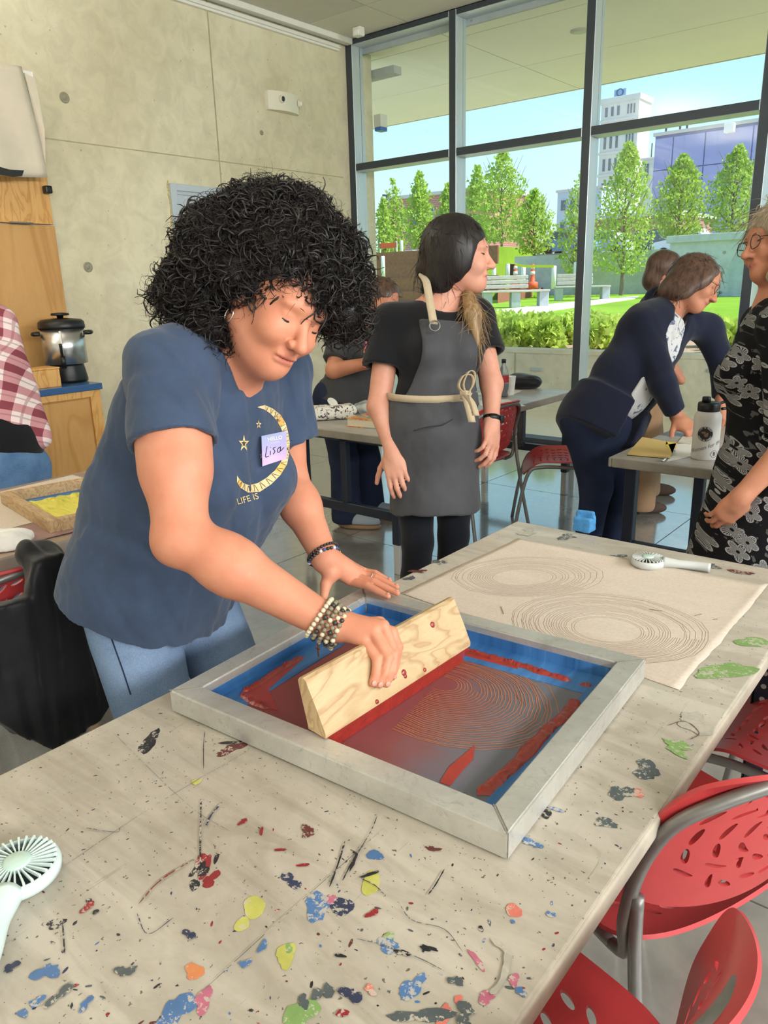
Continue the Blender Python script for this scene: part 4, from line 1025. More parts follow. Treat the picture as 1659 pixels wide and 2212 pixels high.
def cloth(name, c, bs=700, bump=.12, na=.1, ns=14, rough=.9, sheen=.15):
    t = NT(name); t.set(Roughness=rough, Specular_IOR_Level=.2, Sheen_Weight=sheen); c = np.array(c[:3])
    a = t.noise(ns, 5, .6); wv = t.noise(bs, 2, .5); t.color(t.mix(.25, t.ramp(a, [(.3, tuple(c*(1-na))), (.7, tuple(np.clip(c*(1+na), 0, 1)))]), t.ramp(wv, [(.35, tuple(c*.75)), (.65, tuple(np.clip(c*1.25, 0, 1)))])))
    t.bump(wv, bump, .001); return t.m
def denim(name, c0, c1):
    t = NT(name); t.set(Roughness=.9, Specular_IOR_Level=.15); a = t.noise(5, 5, .6); w_ = t.noise(1.0, 2, .5, t.mapping((900, 900, 250))); 
    t.color(t.mix(.3, t.ramp(a, [(.35, c0), (.65, c1)]), t.ramp(w_, [(.4, c0), (.6, tuple(np.clip(np.array(c1[:3])*1.2, 0, 1)))]))); t.bump(w_, .15, .001); return t.m
M_TEE = cloth('slate_blue_cotton', srgb(60, 74, 98), na=.16); M_JEAN = denim('light_denim', srgb(88, 110, 142), srgb(126, 148, 178)); M_JEAN2 = denim('dark_denim', srgb(28, 34, 52), srgb(42, 50, 74)); M_JEAN3 = denim('mid_denim', srgb(64, 92, 128), srgb(110, 144, 182))
M_BTEE = cloth('black_cotton', srgb(22, 22, 26)); M_APRON = cloth('charcoal_apron_canvas', srgb(70, 70, 74), 900, .1, .14, 8, .6); M_STRAP = cloth('tan_webbing', srgb(186, 168, 140), 500, .3); M_LEGG = cloth('black_leggings', srgb(18, 20, 28)); M_NAVY = cloth('navy_knit', srgb(26, 31, 50), 500, .2); M_WTEE = None
M_GTEE = cloth('grey_cotton', srgb(62, 62, 64)); M_TAN = cloth('tan_trousers', srgb(150, 120, 92))
def hair_mat(name, c0, c1, rough=.42):
    t = NT(name); t.set(Roughness=rough, Specular_IOR_Level=.45); a = t.noise(1.0, 4, .6, t.mapping((60, 60, 12)), .6); t.color(t.ramp(a, [(.3, c0), (.7, c1)])); t.bump(a, .4, .004); return t.m
M_HBLK = hair_mat('black_curly_hair', srgb(16, 13, 13), srgb(36, 28, 26)); M_HDRK = hair_mat('dark_brown_hair', srgb(18, 14, 15), srgb(38, 29, 27)); M_HLT = hair_mat('light_brown_hair', srgb(120, 92, 62), srgb(176, 146, 104)); M_HBRN = hair_mat('brown_hair', srgb(56, 40, 34), srgb(104, 78, 62)); M_HGRY = hair_mat('grey_blond_hair', srgb(120, 106, 88), srgb(190, 174, 150))
def W_(x, y, w): return at(x, y, w=w)
def person(label, base): return thing('person', label, 'person', tuple(base))
def bundle(name, P, R0, mat_, parent, n=4, R1=None):
    V, F = tubes_mesh(P, R0, n); return link(name, fast_mesh(name, V, [F]), mat_, parent, True, world=True)
def project_out(P, c, r): return P
def strands(mesh_o, n, length, rad, curl, seed, down=.5, out_=.6, segs=11, keep=None, turns=(1, 3), away=None):
    """curly strands rooted on a hair mesh (world space)"""
    rng = np.random.default_rng(seed); me = mesh_o.data; M_ = base_world(mesh_o)
    co = np.empty(len(me.vertices)*3, np.float32); me.vertices.foreach_get('co', co); co = co.reshape(-1, 3)
    no = np.empty(len(me.vertices)*3, np.float32); me.vertices.foreach_get('normal', no); no = no.reshape(-1, 3)
    co = co+np.array(M_.translation)
    if keep is not None: m = keep(co, no); co = co[m]; no = no[m]
    ix = rng.integers(0, len(co), n); p = co[ix]-no[ix]*.004; nn = no[ix]
    tg = rng.normal(size=(n, 3))*.7; tg[:, 2] -= down; tg -= nn*(tg*nn).sum(1, keepdims=True); tg /= np.linalg.norm(tg, axis=1, keepdims=True)+1e-9
    d = tg+nn*out_*rng.uniform(.1, 1, (n, 1)); d /= np.linalg.norm(d, axis=1, keepdims=True)
    a = np.cross(d, nn); a /= np.linalg.norm(a, axis=1, keepdims=True)+1e-9; b = np.cross(d, a)
    t = np.linspace(0, 1, segs)[None, :, None]; L = length*rng.uniform(.5, 1.2, (n, 1, 1)); tr = rng.uniform(*turns, (n, 1, 1))*2*math.pi; ph = rng.uniform(0, 6.28, (n, 1, 1))
    cr = curl*rng.uniform(.5, 1.4, (n, 1, 1))*np.minimum(1, t*3)
    P = p[:, None]+d[:, None]*L*t+cr*(np.cos(tr*t+ph)-np.cos(ph))*a[:, None]+cr*(np.sin(tr*t+ph)-np.sin(ph))*b[:, None]
    P[:, :, 2] -= (down*.25*L*t*t)[:, :, 0]
    Rr = rad*rng.uniform(.7, 1.2, (n, 1))*(1-.75*np.linspace(0, 1, segs)[None]**2); return P, Rr
def lash(g, Fm, s, parent, side, m, dz=-.009):
    pts = []
    for k in range(7):
        u = -1+2*k/6; b = side*.031+u*.0145; pts.append(g(.0705+math.sqrt(max(0, .0139**2-(u*.0125)**2-dz**2*.6))+.0012, b, .003+dz+.003*u*u))
    MB().tube(pts, [.0009, .0018, .0024, .0026, .0024, .0018, .0009], 5).build('eyelash', m, parent, True, True)
def brow(g, s, parent, side, m):
    pts = [g(.0925-.004*k*k*.35, side*(.012+.0105*k), .0225+.0035*k-.0012*k*k) for k in range(4)]
    MB().tube(smooth_path(pts, 3), np.linspace(.0016, .0008, 10)*s, 5).build('eyebrow', m, parent, True, True)
def specs(g, Fm, s, parent, mrim):
    """spectacles"""
    gl = glass_mat('spectacle_lens', (.98, .98, .98)); root = MB().tube([g(.108, -.009, .004), g(.111, 0, .008), g(.108, .009, .004)], .0013, 6).build('spectacles', mrim, parent, True, True)
    for sd in (-1, 1):
        ring = [g(.104-.006*abs(math.cos(a)), sd*.034+.0245*math.cos(a), -.004+.0195*math.sin(a)) for a in np.linspace(0, 2*math.pi, 20, endpoint=False)]
        MB().tube(ring, .0014, 6, closed=True).build('rim', mrim, root, True, True)
        MB().prism([tuple(q) for q in ring], tuple(Fm[0]*.001)).build('lens', gl, root, False, True)
        MB().tube([g(.1, sd*.058, .004), g(.04, sd*.076, .006), g(-.02, sd*.08, .002)], .0014, 6).build('temple', mrim, root, True, True)

# ------------------------------------------------------------------ the printer at the front table
pelv = A(-1.42, .93, .83); nkb = A(-1.265, 1.03, 1.325); nsh = W_(362, 800, 1.42); fsh = W_(600, 800, 1.73)
elb = W_(392, 1160, 1.33); wri = W_(716, 1349, 1.305); felb = W_(622, 1035, 1.79); fwri = W_(703, 1207, 1.70)
LP = person('woman in a slate blue t-shirt leaning over the screen, pulling the squeegee', (pelv[0], pelv[1], 0))
hf = .58*CR-.57*CU-.58*CF; hu = .5*CR+.8*CU-.28*CF; hs = 1.06
Fm0 = frame(hf, hu); eye_mid = W_(650, 694, 1.40); hc = eye_mid-hs*(.078*Fm0[0]+.003*Fm0[2])
hops, hg, hF = head_ops(hc, hf, hu, hs, smile=1.0, nose=1.05)
up = unit(nkb-pelv); lf = unit(fsh-nsh); lf = unit(lf-up*np.dot(lf, up)); fw = np.cross(lf, up); TF = np.array([fw, lf, up])
def tq(f_, l_, u_): return pelv+f_*fw+l_*lf+u_*up
hand_r = []
mcp = [W_(788, 1384, 1.272), W_(807, 1364, 1.272), W_(827, 1352, 1.278), W_(846, 1366, 1.29)]
pip = [W_(815, 1424, 1.255), W_(839, 1421, 1.256), W_(852, 1411, 1.266), W_(859, 1397, 1.285)]
dip = [W_(812, 1456, 1.245), W_(831, 1455, 1.246), W_(846, 1449, 1.254), W_(853, 1434, 1.274)]
tip = [W_(804, 1476, 1.241), W_(818, 1478, 1.243), W_(834, 1477, 1.25), W_(847, 1462, 1.265)]
palm_c = (wri+mcp[1]+mcp[2])/3
for i in range(4):
    r = (.0092, .0098, .0102, .0098)[i]
    hand_r += [('u', RC(wri+(mcp[i]-wri)*.2, wri+(mcp[i]-wri)*.82, .021, .0125), .014), ('u', RC(wri+(mcp[i]-wri)*.6, mcp[i], .0125, r*1.15), .006)]
for i in range(4):
    r = (.0092, .0098, .0102, .0098)[i]
    hand_r += [('u', RC(mcp[i], pip[i], r*1.05, r*.95), .0012), ('u', SP(pip[i], r*1.06), .0012), ('u', RC(pip[i], dip[i], r*.95, r*.85), .0012), ('u', RC(dip[i], tip[i], r*.88, r*.7), .0012)]
nail_r = [(tip[i], dip[i]) for i in range(4)]
th0 = wri+(mcp[3]-wri)*.35+A(-.01, .02, -.01); th1 = A(-.80, .945, .845); th2 = A(-.793, .95, .805)
hand_r += [('u', RC(wri, th0, .024, .02), .015), ('u', RC(th0, th1, .017, .013), .01), ('u', RC(th1, th2, .012, .009), .004)]
fm = [at(758, 1256, Z=.782), at(767, 1247, Z=.787), at(777, 1240, Z=.787), at(786, 1234, Z=.783)]
ft = [at(838, 1288, Z=.769), at(858, 1281, Z=.769), at(857, 1268, Z=.769), at(842, 1255, Z=.769)]
hand_l = [('u', RC(fwri, (fm[1]+fm[2])/2, .028, .02), .02)]
for i in range(4):
    r = (.0105, .0108, .0102, .0088)[i]; m1 = fm[i]*.55+ft[i]*.45+A(0, 0, .006); m2 = fm[i]*.25+ft[i]*.75+A(0, 0, .002)
    r *= .88; hand_l += [('u', RC(fwri+(fm[i]-fwri)*.3, fm[i], .019, r*1.2), .012), ('u', RC(fm[i], m1, r*1.1, r), .0012), ('u', RC(m1, m2, r*1.03, r*.9), .0012), ('u', RC(m2, ft[i], r*.9, r*.72), .0012)]
lt0 = fwri+(fm[0]-fwri)*.4+A(.005, -.02, -.006); lt1 = at(704, 1262, Z=.79); lt2 = at(700, 1288, Z=.77)
hand_l += [('u', RC(fwri, lt0, .022, .018), .012), ('u', RC(lt0, lt1, .015, .0125), .01), ('u', RC(lt1, lt2, .0122, .009), .004)]
arm_n = [('u', RC(nsh, nsh+(elb-nsh)*.6, .062, .062), .02), ('u', RC(nsh+(elb-nsh)*.4, elb, .062, .047), .03), ('u', SP(elb+A(-.012, -.006, -.012), .038), .02), ('u', RC(elb, elb+(wri-elb)*.35, .046, .051), .02), ('u', RC(elb+(wri-elb)*.3, wri, .05, .0285), .02)]
arm_f = [('u', RC(fsh, felb, .06, .045), .02), ('u', RC(felb, felb+(fwri-felb)*.35, .043, .047), .02), ('u', RC(felb+(fwri-felb)*.3, fwri, .046, .029), .02)]
neck = [('u', RC(hc-hs*.02*hF[0]-hs*.05*hF[2], nkb+A(.0, 0, .01), .056, .062), .03), ('u', RC(hg(.02, 0, -.085), tq(.035, 0, .40), .04, .042), .04)]
torso_skin = [('u', EL(tq(.015, 0, .36), (.108, .165, .16), TF), .05), ('u', RC(nsh, fsh, .05, .05), .05)]
body_ops = hops+neck+[('u', RC(nkb, nsh, .045, .05), .04), ('u', RC(nkb, fsh, .045, .05), .04)]+torso_skin+arm_n+arm_f+hand_r+hand_l
lo, hi = bounds(body_ops)
body = sdf_obj('body', body_ops, lo, hi, .0023, M_SK1, LP, 1, region={'lip': lip_mask(hg, hF, hs)})
M_NAIL = mat('finger_nail', srgb(206, 148, 130), .35, 0, 10, .03)
for (a, b) in nail_r:
    d = unit(a-b); n_ = unit(A(.9, -.35, .2)-d*np.dot(A(.9, -.35, .2), d)); MB().lathe([(.0008, 0), (.0045, .0003), (.0052, .0012), (.0042, .0022), (.001, .0026)], 10, tuple(a-d*.001+n_*.0052), tuple(n_)).build('finger_nail', M_NAIL, body, True, True)
for i in range(4):
    d = unit(ft[i]-fm[i]); MB().lathe([(.0008, 0), (.0045, .0003), (.005, .0012), (.004, .0022), (.001, .0026)], 10, tuple(ft[i]-d*.001+A(0, 0, .0055)), (0, 0, 1)).build('finger_nail', M_NAIL, body, True, True)
for sd in (-1, 1): lash(hg, hF, hs, body, sd, M_HBLK); brow(hg, hs, body, sd, M_HBLK)
ear = hg(.0, -.078, -.04); ring = [ear+.014*(math.cos(a)*hF[0]*.8+math.sin(a)*hF[2])+hF[1]*-.004-hF[2]*.012 for a in np.linspace(0, 2*math.pi, 22, endpoint=False)]
MB().tube(ring, .0016, 6, closed=True).build('hoop_earring', mat('silver', srgb(210, 206, 198), .2, 1.0, 5, 0), LP, True, True)
ring2 = fm[2]*.62+ft[2]*.38; rd = unit(ft[2]-fm[2]); ra_ = np.cross(rd, A(0, 0, 1)); MB().tube([ring2+A(0, 0, .004)+.0112*(math.cos(a)*ra_+math.sin(a)*A(0, 0, 1)) for a in np.linspace(0, 2*math.pi, 20, endpoint=False)], .0012, 6, closed=True).build('ring', MATS['silver'], LP, True, True)
# t-shirt
cuff_n = nsh+(elb-nsh)*.46; dn = unit(elb-nsh); cuff_f = fsh+(felb-fsh)*.62; df = unit(felb-fsh); vb = W_(556, 858, 1.47)
tee = [('u', EL(tq(.02, 0, .36), (.125, .185, .165), TF), .04), ('u', SP(tq(.115, .09, .262), .085), .05), ('u', SP(tq(.10, -.085, .262), .082), .05), ('u', EL(tq(.075, .04, .17), (.1, .15, .13), TF), .05), ('u', EL(tq(-.05, -.01, .33), (.115, .165, .17), TF), .05), ('u', EL(tq(-.06, -.01, .16), (.125, .178, .18), TF), .05), ('u', EL(tq(.03, 0, .15), (.145, .182, .17), TF), .06), ('u', EL(tq(-.025, 0, -.02), (.17, .205, .15), TF), .06),
       ('u', ECONE(tq(-.01, 0, .08), tq(-.02, 0, -.1), (.188, .155), (.212, .178), fw), .05), ('u', RC(nsh, fsh, .066, .066), .05), ('u', RC(nkb-up*.02, nsh, .058, .062), .05), ('u', RC(nkb-up*.02, fsh, .058, .062), .05),
       ('u', SLV(nsh, nsh+(elb-nsh)*.6, .072, .086, cuff_n, dn), .03), ('u', SLV(fsh, fsh+(felb-fsh)*.75, .07, .082, cuff_f, df), .03), ('+', noise3(30, .018, 3, (1, 1, .3)), 0), ('+', noise3(75, .008, 5, (1, 1, .45)), 0)]
def cut_box(c, n, r, L=.3):
    """removes what lies past a plane near a limb"""
    c = np.asarray(c, np.float32); n = unit(n)
    def f(p):
        q = p-c; h = q @ n; rad = np.linalg.norm(q-h[:, None]*n, axis=1); return np.maximum(np.maximum(-h, h-L), rad-r)
    f.c = None; return f
tee += [('s', RC(cuff_n-dn*.02, elb, .07, .07), .003), ('s', RC(cuff_f-df*.02, felb, .066, .066), .003)]
def vneck(apex, slope, wmax):
    apex = np.asarray(apex, float)
    def f(p):
        q = p-apex; u_ = q @ up; s_ = np.abs(q @ lf); d = (s_-np.minimum(u_*slope, wmax))/1.12; return np.maximum(np.maximum(d, -u_), -(q @ fw)-.16)
    f.c = None; return f
tee += [('s', vneck(vb-up*.004, .62, .083), .004), ('s', RC(nkb+up*.0, nkb+up*.2, .07, .075), .004), ('s', FN(lambda p: (p-tq(-.02, 0, -.118)) @ unit(up+.03*fw)), 0)]
lo, hi = bounds([o for o in tee if o[0] == 'u'], .01)
shirt = sdf_obj('t_shirt', tee, lo, hi, .0042, M_TEE, LP, 1)
jean = []
for hp, kn, an_, sg in ((tq(-.03, -.085, -.04), A(-1.345, .82, .46), A(-1.47, .80, .09), -1), (tq(-.03, .085, -.04), A(-1.345, 1.05, .46), A(-1.47, 1.05, .09), 1)):
    jean += [('u', RC(hp, kn, .108, .078), .03), ('u', RC(kn, an_, .073, .06), .03)]
jean += [('u', EL(tq(-.03, 0, -.04), (.12, .155, .11), TF), .05), ('+', noise3(30, .005, 9, (1, 1, .6)), 0), ('i', PL(tq(0, 0, .05), up), 0)]
lo, hi = bounds(jean, .02); jo = sdf_obj('jeans', jean, lo, hi, .005, M_JEAN, LP, 1)
sh_ = []
for y in (.80, 1.05): sh_ += [('u', EL((-1.40, y, .035), (.13, .045, .045)), .0), ('u', RC((-1.47, y, .05), (-1.47, y, .1), .045, .05), .02)]
sh_ += [('i', PL((0, 0, .002), (0, 0, -1)), 0)]
lo, hi = bounds(sh_, .02); sdf_obj('shoe', sh_[:2]+sh_[4:], (-1.58, .7, -.02), (-1.2, .9, .2), .006, M_BTEE, LP, 1); sdf_obj('shoe', sh_[2:], (-1.58, .95, -.02), (-1.2, 1.15, .2), .006, M_BTEE, LP, 1)
def cast(bv, x, y, off=.0005):
    d = ray(x, y); d = d/np.linalg.norm(d); h = bv.ray_cast(Vector((0, 0, HC)), Vector(d)); return None if h[0] is None else np.array(h[0])-d*off
def bvh_of(o):
    me = o.data; M_ = base_world(o); return BVHTree.FromPolygons([M_ @ v.co for v in me.vertices], [tuple(p.vertices) for p in me.polygons])
BVJ = bvh_of(jo); sm_ = [cast(BVJ, x, y) for x, y in ((224, 1325), (234, 1360), (250, 1405), (266, 1450), (282, 1500))]; sm_ = [q for q in sm_ if q is not None]
if len(sm_) > 2: MB().tube(smooth_path(sm_, 4), .0016, 5).build('side_seam', M_JEAN2, jo, True, True)
# curly hair
hb = [('u', EL(W_(572, 575, 1.53), (.15, .16, .118)), 0), ('u', SP(W_(590, 505, 1.52), .088), .05), ('u', SP(W_(500, 545, 1.5), .09), .05), ('u', SP(W_(680, 560, 1.52), .09), .05), ('u', SP(W_(720, 640, 1.50), .058), .04), ('u', SP(W_(440, 610, 1.47), .062), .04), ('u', SP(W_(376, 632, 1.48), .03), .03), ('u', SP(W_(450, 680, 1.46), .055), .03), ('u', SP(W_(610, 600, 1.42), .05), .04), ('u', SP(W_(680, 612, 1.42), .045), .03), ('u', SP(W_(740, 685, 1.47), .024), .03), ('u', SP(W_(545, 600, 1.41), .042), .03), ('u', SP(W_(612, 560, 1.415), .056), .03), ('u', SP(W_(675, 590, 1.41), .05), .025), ('u', SP(W_(620, 602, 1.385), .03), .025), ('u', SP(W_(690, 630, 1.395), .03), .025), ('u', SP(W_(478, 725, 1.48), .036), .03)]
hb += [('+', noise3(32, .034, 21, octs=6), 0), ('+', noise3(120, .006, 22, octs=6), 0)]
hb += [('s', EL(hg(.115, -.012, -.075), A(.062, .085, .09)*hs, hF), .012), ('s', EL(hg(.06, -.10, -.075), A(.07, .06, .06)*hs, hF), .012)]
lo, hi = bounds(hb[:17], .03); hair = sdf_obj('hair', hb, lo, hi, .0045, M_HBLK, LP, 1)
face_c = hg(.10, -.03, -.05)
def not_face(co, no):
    q = (co-face_c) @ hF.T; return ~((q[:, 0] > -.055) & (q[:, 2] < .035) & (q[:, 1] < .07))
P1, R1 = strands(hair, 3000, .062, .0023, .011, 31, .45, .26, 11, not_face, (.8, 1.6)); P2, R2 = strands(hair, 8000, .055, .00065, .009, 32, .35, .45, 10, not_face, (.8, 2.2))
bundle('curl', P1, R1, M_HBLK, hair, 5); bundle('loose_strands', P2, R2, M_HBLK, hair, 3)['kind'] = 'stuff'
hair.children[0]['kind'] = 'stuff'
# beaded bracelets
def bracelet(c, axis, r0, m, parent_group, label, bead=.0042, tilt=0.0, n=None):
    axis = unit(axis); a = unit(np.cross(axis, A(.1, .2, 1))); b = np.cross(axis, a); n = n or int(2*math.pi*r0/(bead*2.02)); t = thing('bead_bracelet', label, 'bracelet', tuple(c), 0, parent_group)
    MB().tube([c+r0*(math.cos(k)*a+math.sin(k)*b) for k in np.linspace(0, 6.283, 24, endpoint=False)], .0009, 5, closed=True).build('cord', M_BLACK, t, True, True)
    bm_ = None
    for k in range(n):
        an = 2*math.pi*k/n; p = r0*(math.cos(an)*a+math.sin(an)*b)+axis*tilt*math.sin(an)
        if bm_ is None or len(m) > 1 and k < len(m):
            o = MB().lathe([(.0005, -bead), (bead*.7, -bead*.7), (bead, 0), (bead*.7, bead*.7), (.0005, bead)], 10).build('bead', m[k % len(m)], t, True)
            bm_ = (bm_ or [])+[o]
        else: o = bm_[k % len(bm_)].copy(); COL.objects.link(o); o.parent = t
        o.location = p
    return t
ax_n = unit(wri-elb); M_B1 = mat('cream_stone_bead', srgb(206, 196, 170), .4, 0, 90, .2); M_B2 = mat('olive_stone_bead', srgb(128, 120, 98), .4, 0, 90, .3); M_B3 = mat('dark_bead', srgb(52, 50, 48), .35, 0, 90, .2)
for i, (off, r, mm, lab) in enumerate(((-.030, .0375, [M_B1, M_B1, M_B1], 'cream bead bracelet highest on the working wrist'), (-.0195, .0368, [M_B2, M_B3, M_B2], 'dark olive bead bracelet, second up on the working wrist'), (-.009, .036, [M_B2, M_B1, M_B2], 'mottled stone bead bracelet in the middle of the working wrist'), (.0015, .0352, [M_B3, M_B2, M_B1], 'mixed dark bead bracelet near the working hand'), (.011, .035, [M_B2, M_B1, M_B3], 'bead bracelet closest to the working hand'))):
    bracelet(wri+ax_n*(off+.006), ax_n+A(0, .0, .05*(i-2)), r, mm, 'stacked bead bracelets', lab, .0046)
cp = W_(686, 1388, 1.27); ch = thing('cross_charm', 'small bronze cross charm hanging from the stacked bracelets', 'charm', tuple(cp)); MB().bbox((-.0015, -.001, -.026), (.0015, .001, 0), .0006, 1).bbox((-.006, -.001, -.012), (.006, .001, -.009), .0006, 1).build('cross', mat('bronze', srgb(120, 80, 60), .4, .8), ch)
ax_f = unit(fwri-felb); M_B4 = mat('blue_bead', srgb(60, 92, 150), .35); M_B5 = mat('white_bead', srgb(214, 214, 214), .35)
bracelet(fwri-ax_f*.006, ax_f, .036, [M_B3, M_B3, M_B4, M_B5], 'dark bracelets on the resting wrist', 'black and blue bead bracelet on the resting wrist', .0042)
bracelet(fwri-ax_f*.016, ax_f+A(0, 0.1, .05), .0368, [M_B3], 'dark bracelets on the resting wrist', 'plain black bead bracelet above the blue one', .0036)
# print on the t-shirt, cast along the sight lines onto the cloth
def bvh_of(o):
    dg = bpy.context.evaluated_depsgraph_get(); me = o.data; M_ = base_world(o); return BVHTree.FromPolygons([M_ @ v.co for v in me.vertices], [tuple(p.vertices) for p in me.polygons])
BV = bvh_of(shirt)
def on_shirt(x, y, off=.0012):
    d = ray(x, y); d = d/np.linalg.norm(d); h = BV.ray_cast(Vector((0, 0, HC)), Vector(d))
    if h[0] is None: return None
    return np.array(h[0])-d*off
def decal_poly(m, polys, off=.002, sub=3):
    """polygons given as pixel outlines, triangulated and laid on the cloth"""
    for pl in polys:
        bm = bmesh.new(); vs2 = [bm.verts.new((x, y, 0)) for x, y in pl]
        try: bm.faces.new(vs2)
        except ValueError: bm.free(); continue
        bmesh.ops.triangulate(bm, faces=bm.faces[:]); 
        if sub: bmesh.ops.subdivide_edges(bm, edges=bm.edges[:], cuts=sub, use_grid_fill=True)
        bm.verts.index_update(); pts = [on_shirt(v.co.x, v.co.y, off) for v in bm.verts]; fs = [[v.index for v in f.verts] for f in bm.faces if all(pts[v.index] is not None for v in f.verts)]
        if fs:
            z = [p if p is not None else A(0, 0, 0) for p in pts]; m.add(z, fs)
        bm.free()
    return m
M_INK = mat('gold_shirt_print', srgb(222, 198, 146), .7, 0, 60, .1); M_INKD = mat('dark_shirt_print', srgb(66, 60, 52), .8); M_INKO = mat('amber_shirt_print', srgb(230, 178, 96), .7)
out_c = np.array([(557, 879), (572, 875), (590, 883), (606, 896), (617, 914), (622, 932), (626, 955), (625, 980), (620, 1003), (606, 1026), (586, 1046), (562, 1062), (536, 1064), (520, 1054), (512, 1042), (512, 1027)], float)
in_c = np.array([(557, 880), (570, 884), (584, 893), (596, 906), (605, 921), (612, 936), (616, 955), (614, 978), (607, 998), (594, 1016), (576, 1032), (556, 1044), (538, 1048), (526, 1044), (518, 1036), (513, 1029)], float)
mb_ = MB(); mo = MB(); md_ = MB()
for i in range(15):
    decal_poly(mo if i % 5 == 3 else mb_, [[tuple(out_c[i]), tuple(out_c[i+1]), tuple(in_c[i+1]), tuple(in_c[i])]])
    if 0 < i < 14:
        for k in range(3):
            t0 = (k+.3)/3; a = out_c[i]*(1-t0)+out_c[i+1]*t0; b = in_c[i]*(1-t0)+in_c[i+1]*t0; 
            if (i+k) % 2: b = b+(in_c[i+1]-in_c[i])*.3
            w2 = unit(out_c[i+1]-out_c[i])*.55; decal_poly(md_, [[tuple(a*.92+b*.08-w2), tuple(a*.92+b*.08+w2), tuple(b*.92+a*.08+w2), tuple(b*.92+a*.08-w2)]], .003, 1)
def star(cx, cy, r, rot):
    return [(cx+(r if k % 2 == 0 else r*.38)*.62*math.sin(rot+k*math.pi/5), cy-(r if k % 2 == 0 else r*.38)*math.cos(rot+k*math.pi/5)) for k in range(10)]
for (cx, cy, r) in ((527, 958, 19), (559, 917, 10), (566, 984, 8)):
    decal_poly(mb_, [[(cx, cy), *[star(cx, cy, r, .0)[j % 10] for j in (k, k+1, k+2)]] for k in range(1, 11, 2)])
    decal_poly(md_, [[(cx, cy), *[star(cx, cy, r*.5, .0)[j % 10] for j in (k, k+1, k+2)]] for k in range(1, 11, 2)], .003, 1)
def decal_text(m, body, x, y, size, ang, dx=1.0, off=.0016, shear=0.0, bold=0.0):
    me = text_mesh(body, size, 0, shear, bold); c, s = math.cos(ang), math.sin(ang); pts = []
    for v in me.vertices: pts.append(on_shirt(x+dx*(v.co.x*c)+v.co.y*s, y+dx*v.co.x*s-v.co.y*c, off))
    fs = [tuple(p.vertices) for p in me.polygons if all(pts[i] is not None for i in p.vertices)]; m.add([p if p is not None else A(0, 0, 0) for p in pts], fs); bpy.data.meshes.remove(me)
decal_text(mb_, 'LIFE IS', 535, 1078, 19, -.28, .95, .003)
mb_.build('shirt_print', M_INK, shirt, False, True); mo.build('shirt_print_amber', M_INKO, shirt, False, True); md_.build('shirt_print_detail', M_INKD, shirt, False, True)['kind'] = 'stuff'
ns_ = thing('name_sticker', 'lilac name sticker reading HELLO stuck on the blue t-shirt', 'sticker', tuple(on_shirt(580, 965)))
def stick_mat():
    t = NT('lilac_sticker'); t.set(Roughness=.5); z = t.sep(t.coord())[2]; t.color(t.ramp(t.math('ADD', t.math('MULTIPLY', z, 11.0), .5), [(.1, srgb(208, 172, 226)), (.5, srgb(178, 170, 216)), (.9, srgb(160, 178, 214))])); return t.m
qs = [(565, 942), (619, 931), (619, 990), (567, 1007)]; m_ = MB(); G = 8; V = []
for i in range(G+1):
    for j in range(G+1):
        u, v = i/G, j/G; p = (1-u)*(1-v)*A(*qs[0])+u*(1-v)*A(*qs[1])+u*v*A(*qs[2])+(1-u)*v*A(*qs[3]); q = on_shirt(p[0], p[1], .002); V.append(q if q is not None else V[-1])
V = np.array(V).reshape(G+1, G+1, 3); 
for _ in range(6): V[1:-1, 1:-1] = (V[:-2, 1:-1]+V[2:, 1:-1]+V[1:-1, :-2]+V[1:-1, 2:])/4
cs = [V[0, 0], V[G, 0], V[G, G], V[0, G]]
V2 = [((1-i/G)*(1-j/G)*cs[0]+i/G*(1-j/G)*cs[1]+i/G*j/G*cs[2]+(1-i/G)*j/G*cs[3])*.5+V[i, j]*.5-ray(595, 970)*.010 for i in range(G+1) for j in range(G+1)]
o = m_.add(V2, [(i*(G+1)+j, (i+1)*(G+1)+j, (i+1)*(G+1)+j+1, i*(G+1)+j+1) for i in range(G) for j in range(G)]).build('sheet', stick_mat(), ns_, True, True)
BV = BVHTree.FromPolygons([Vector(p) for p in V2], [(i*(G+1)+j, (i+1)*(G+1)+j, (i+1)*(G+1)+j+1, i*(G+1)+j+1) for i in range(G) for j in range(G)])
mt = MB(); decal_text(mt, 'HELLO', 594, 947, 11, -.16, .95, .001, 0, .2); decal_text(mt, 'MY NAME IS', 594, 956, 4.6, -.16, .8, .001); mt.build('heading', M_WHITE, ns_, False, True)
ln = MB()
for pts in ([(577, 964), (575, 976), (574, 987), (581, 985)], [(584, 974), (584, 983)], [(584.4, 966), (584.7, 967)], [(595, 966), (590, 969), (594, 975), (590, 981)], [(606, 965), (600, 970), (600, 977), (605, 975), (606, 965), (606, 974), (613, 967)]):
    sp = [on_shirt(a, b, .001) for a, b in pts]; sp = [q for q in sp if q is not None]
    if len(sp) > 1: ln.tube(smooth_path(sp, 4), .0009, 5)
ln.build('handwriting', M_BLACK, ns_, True, True)
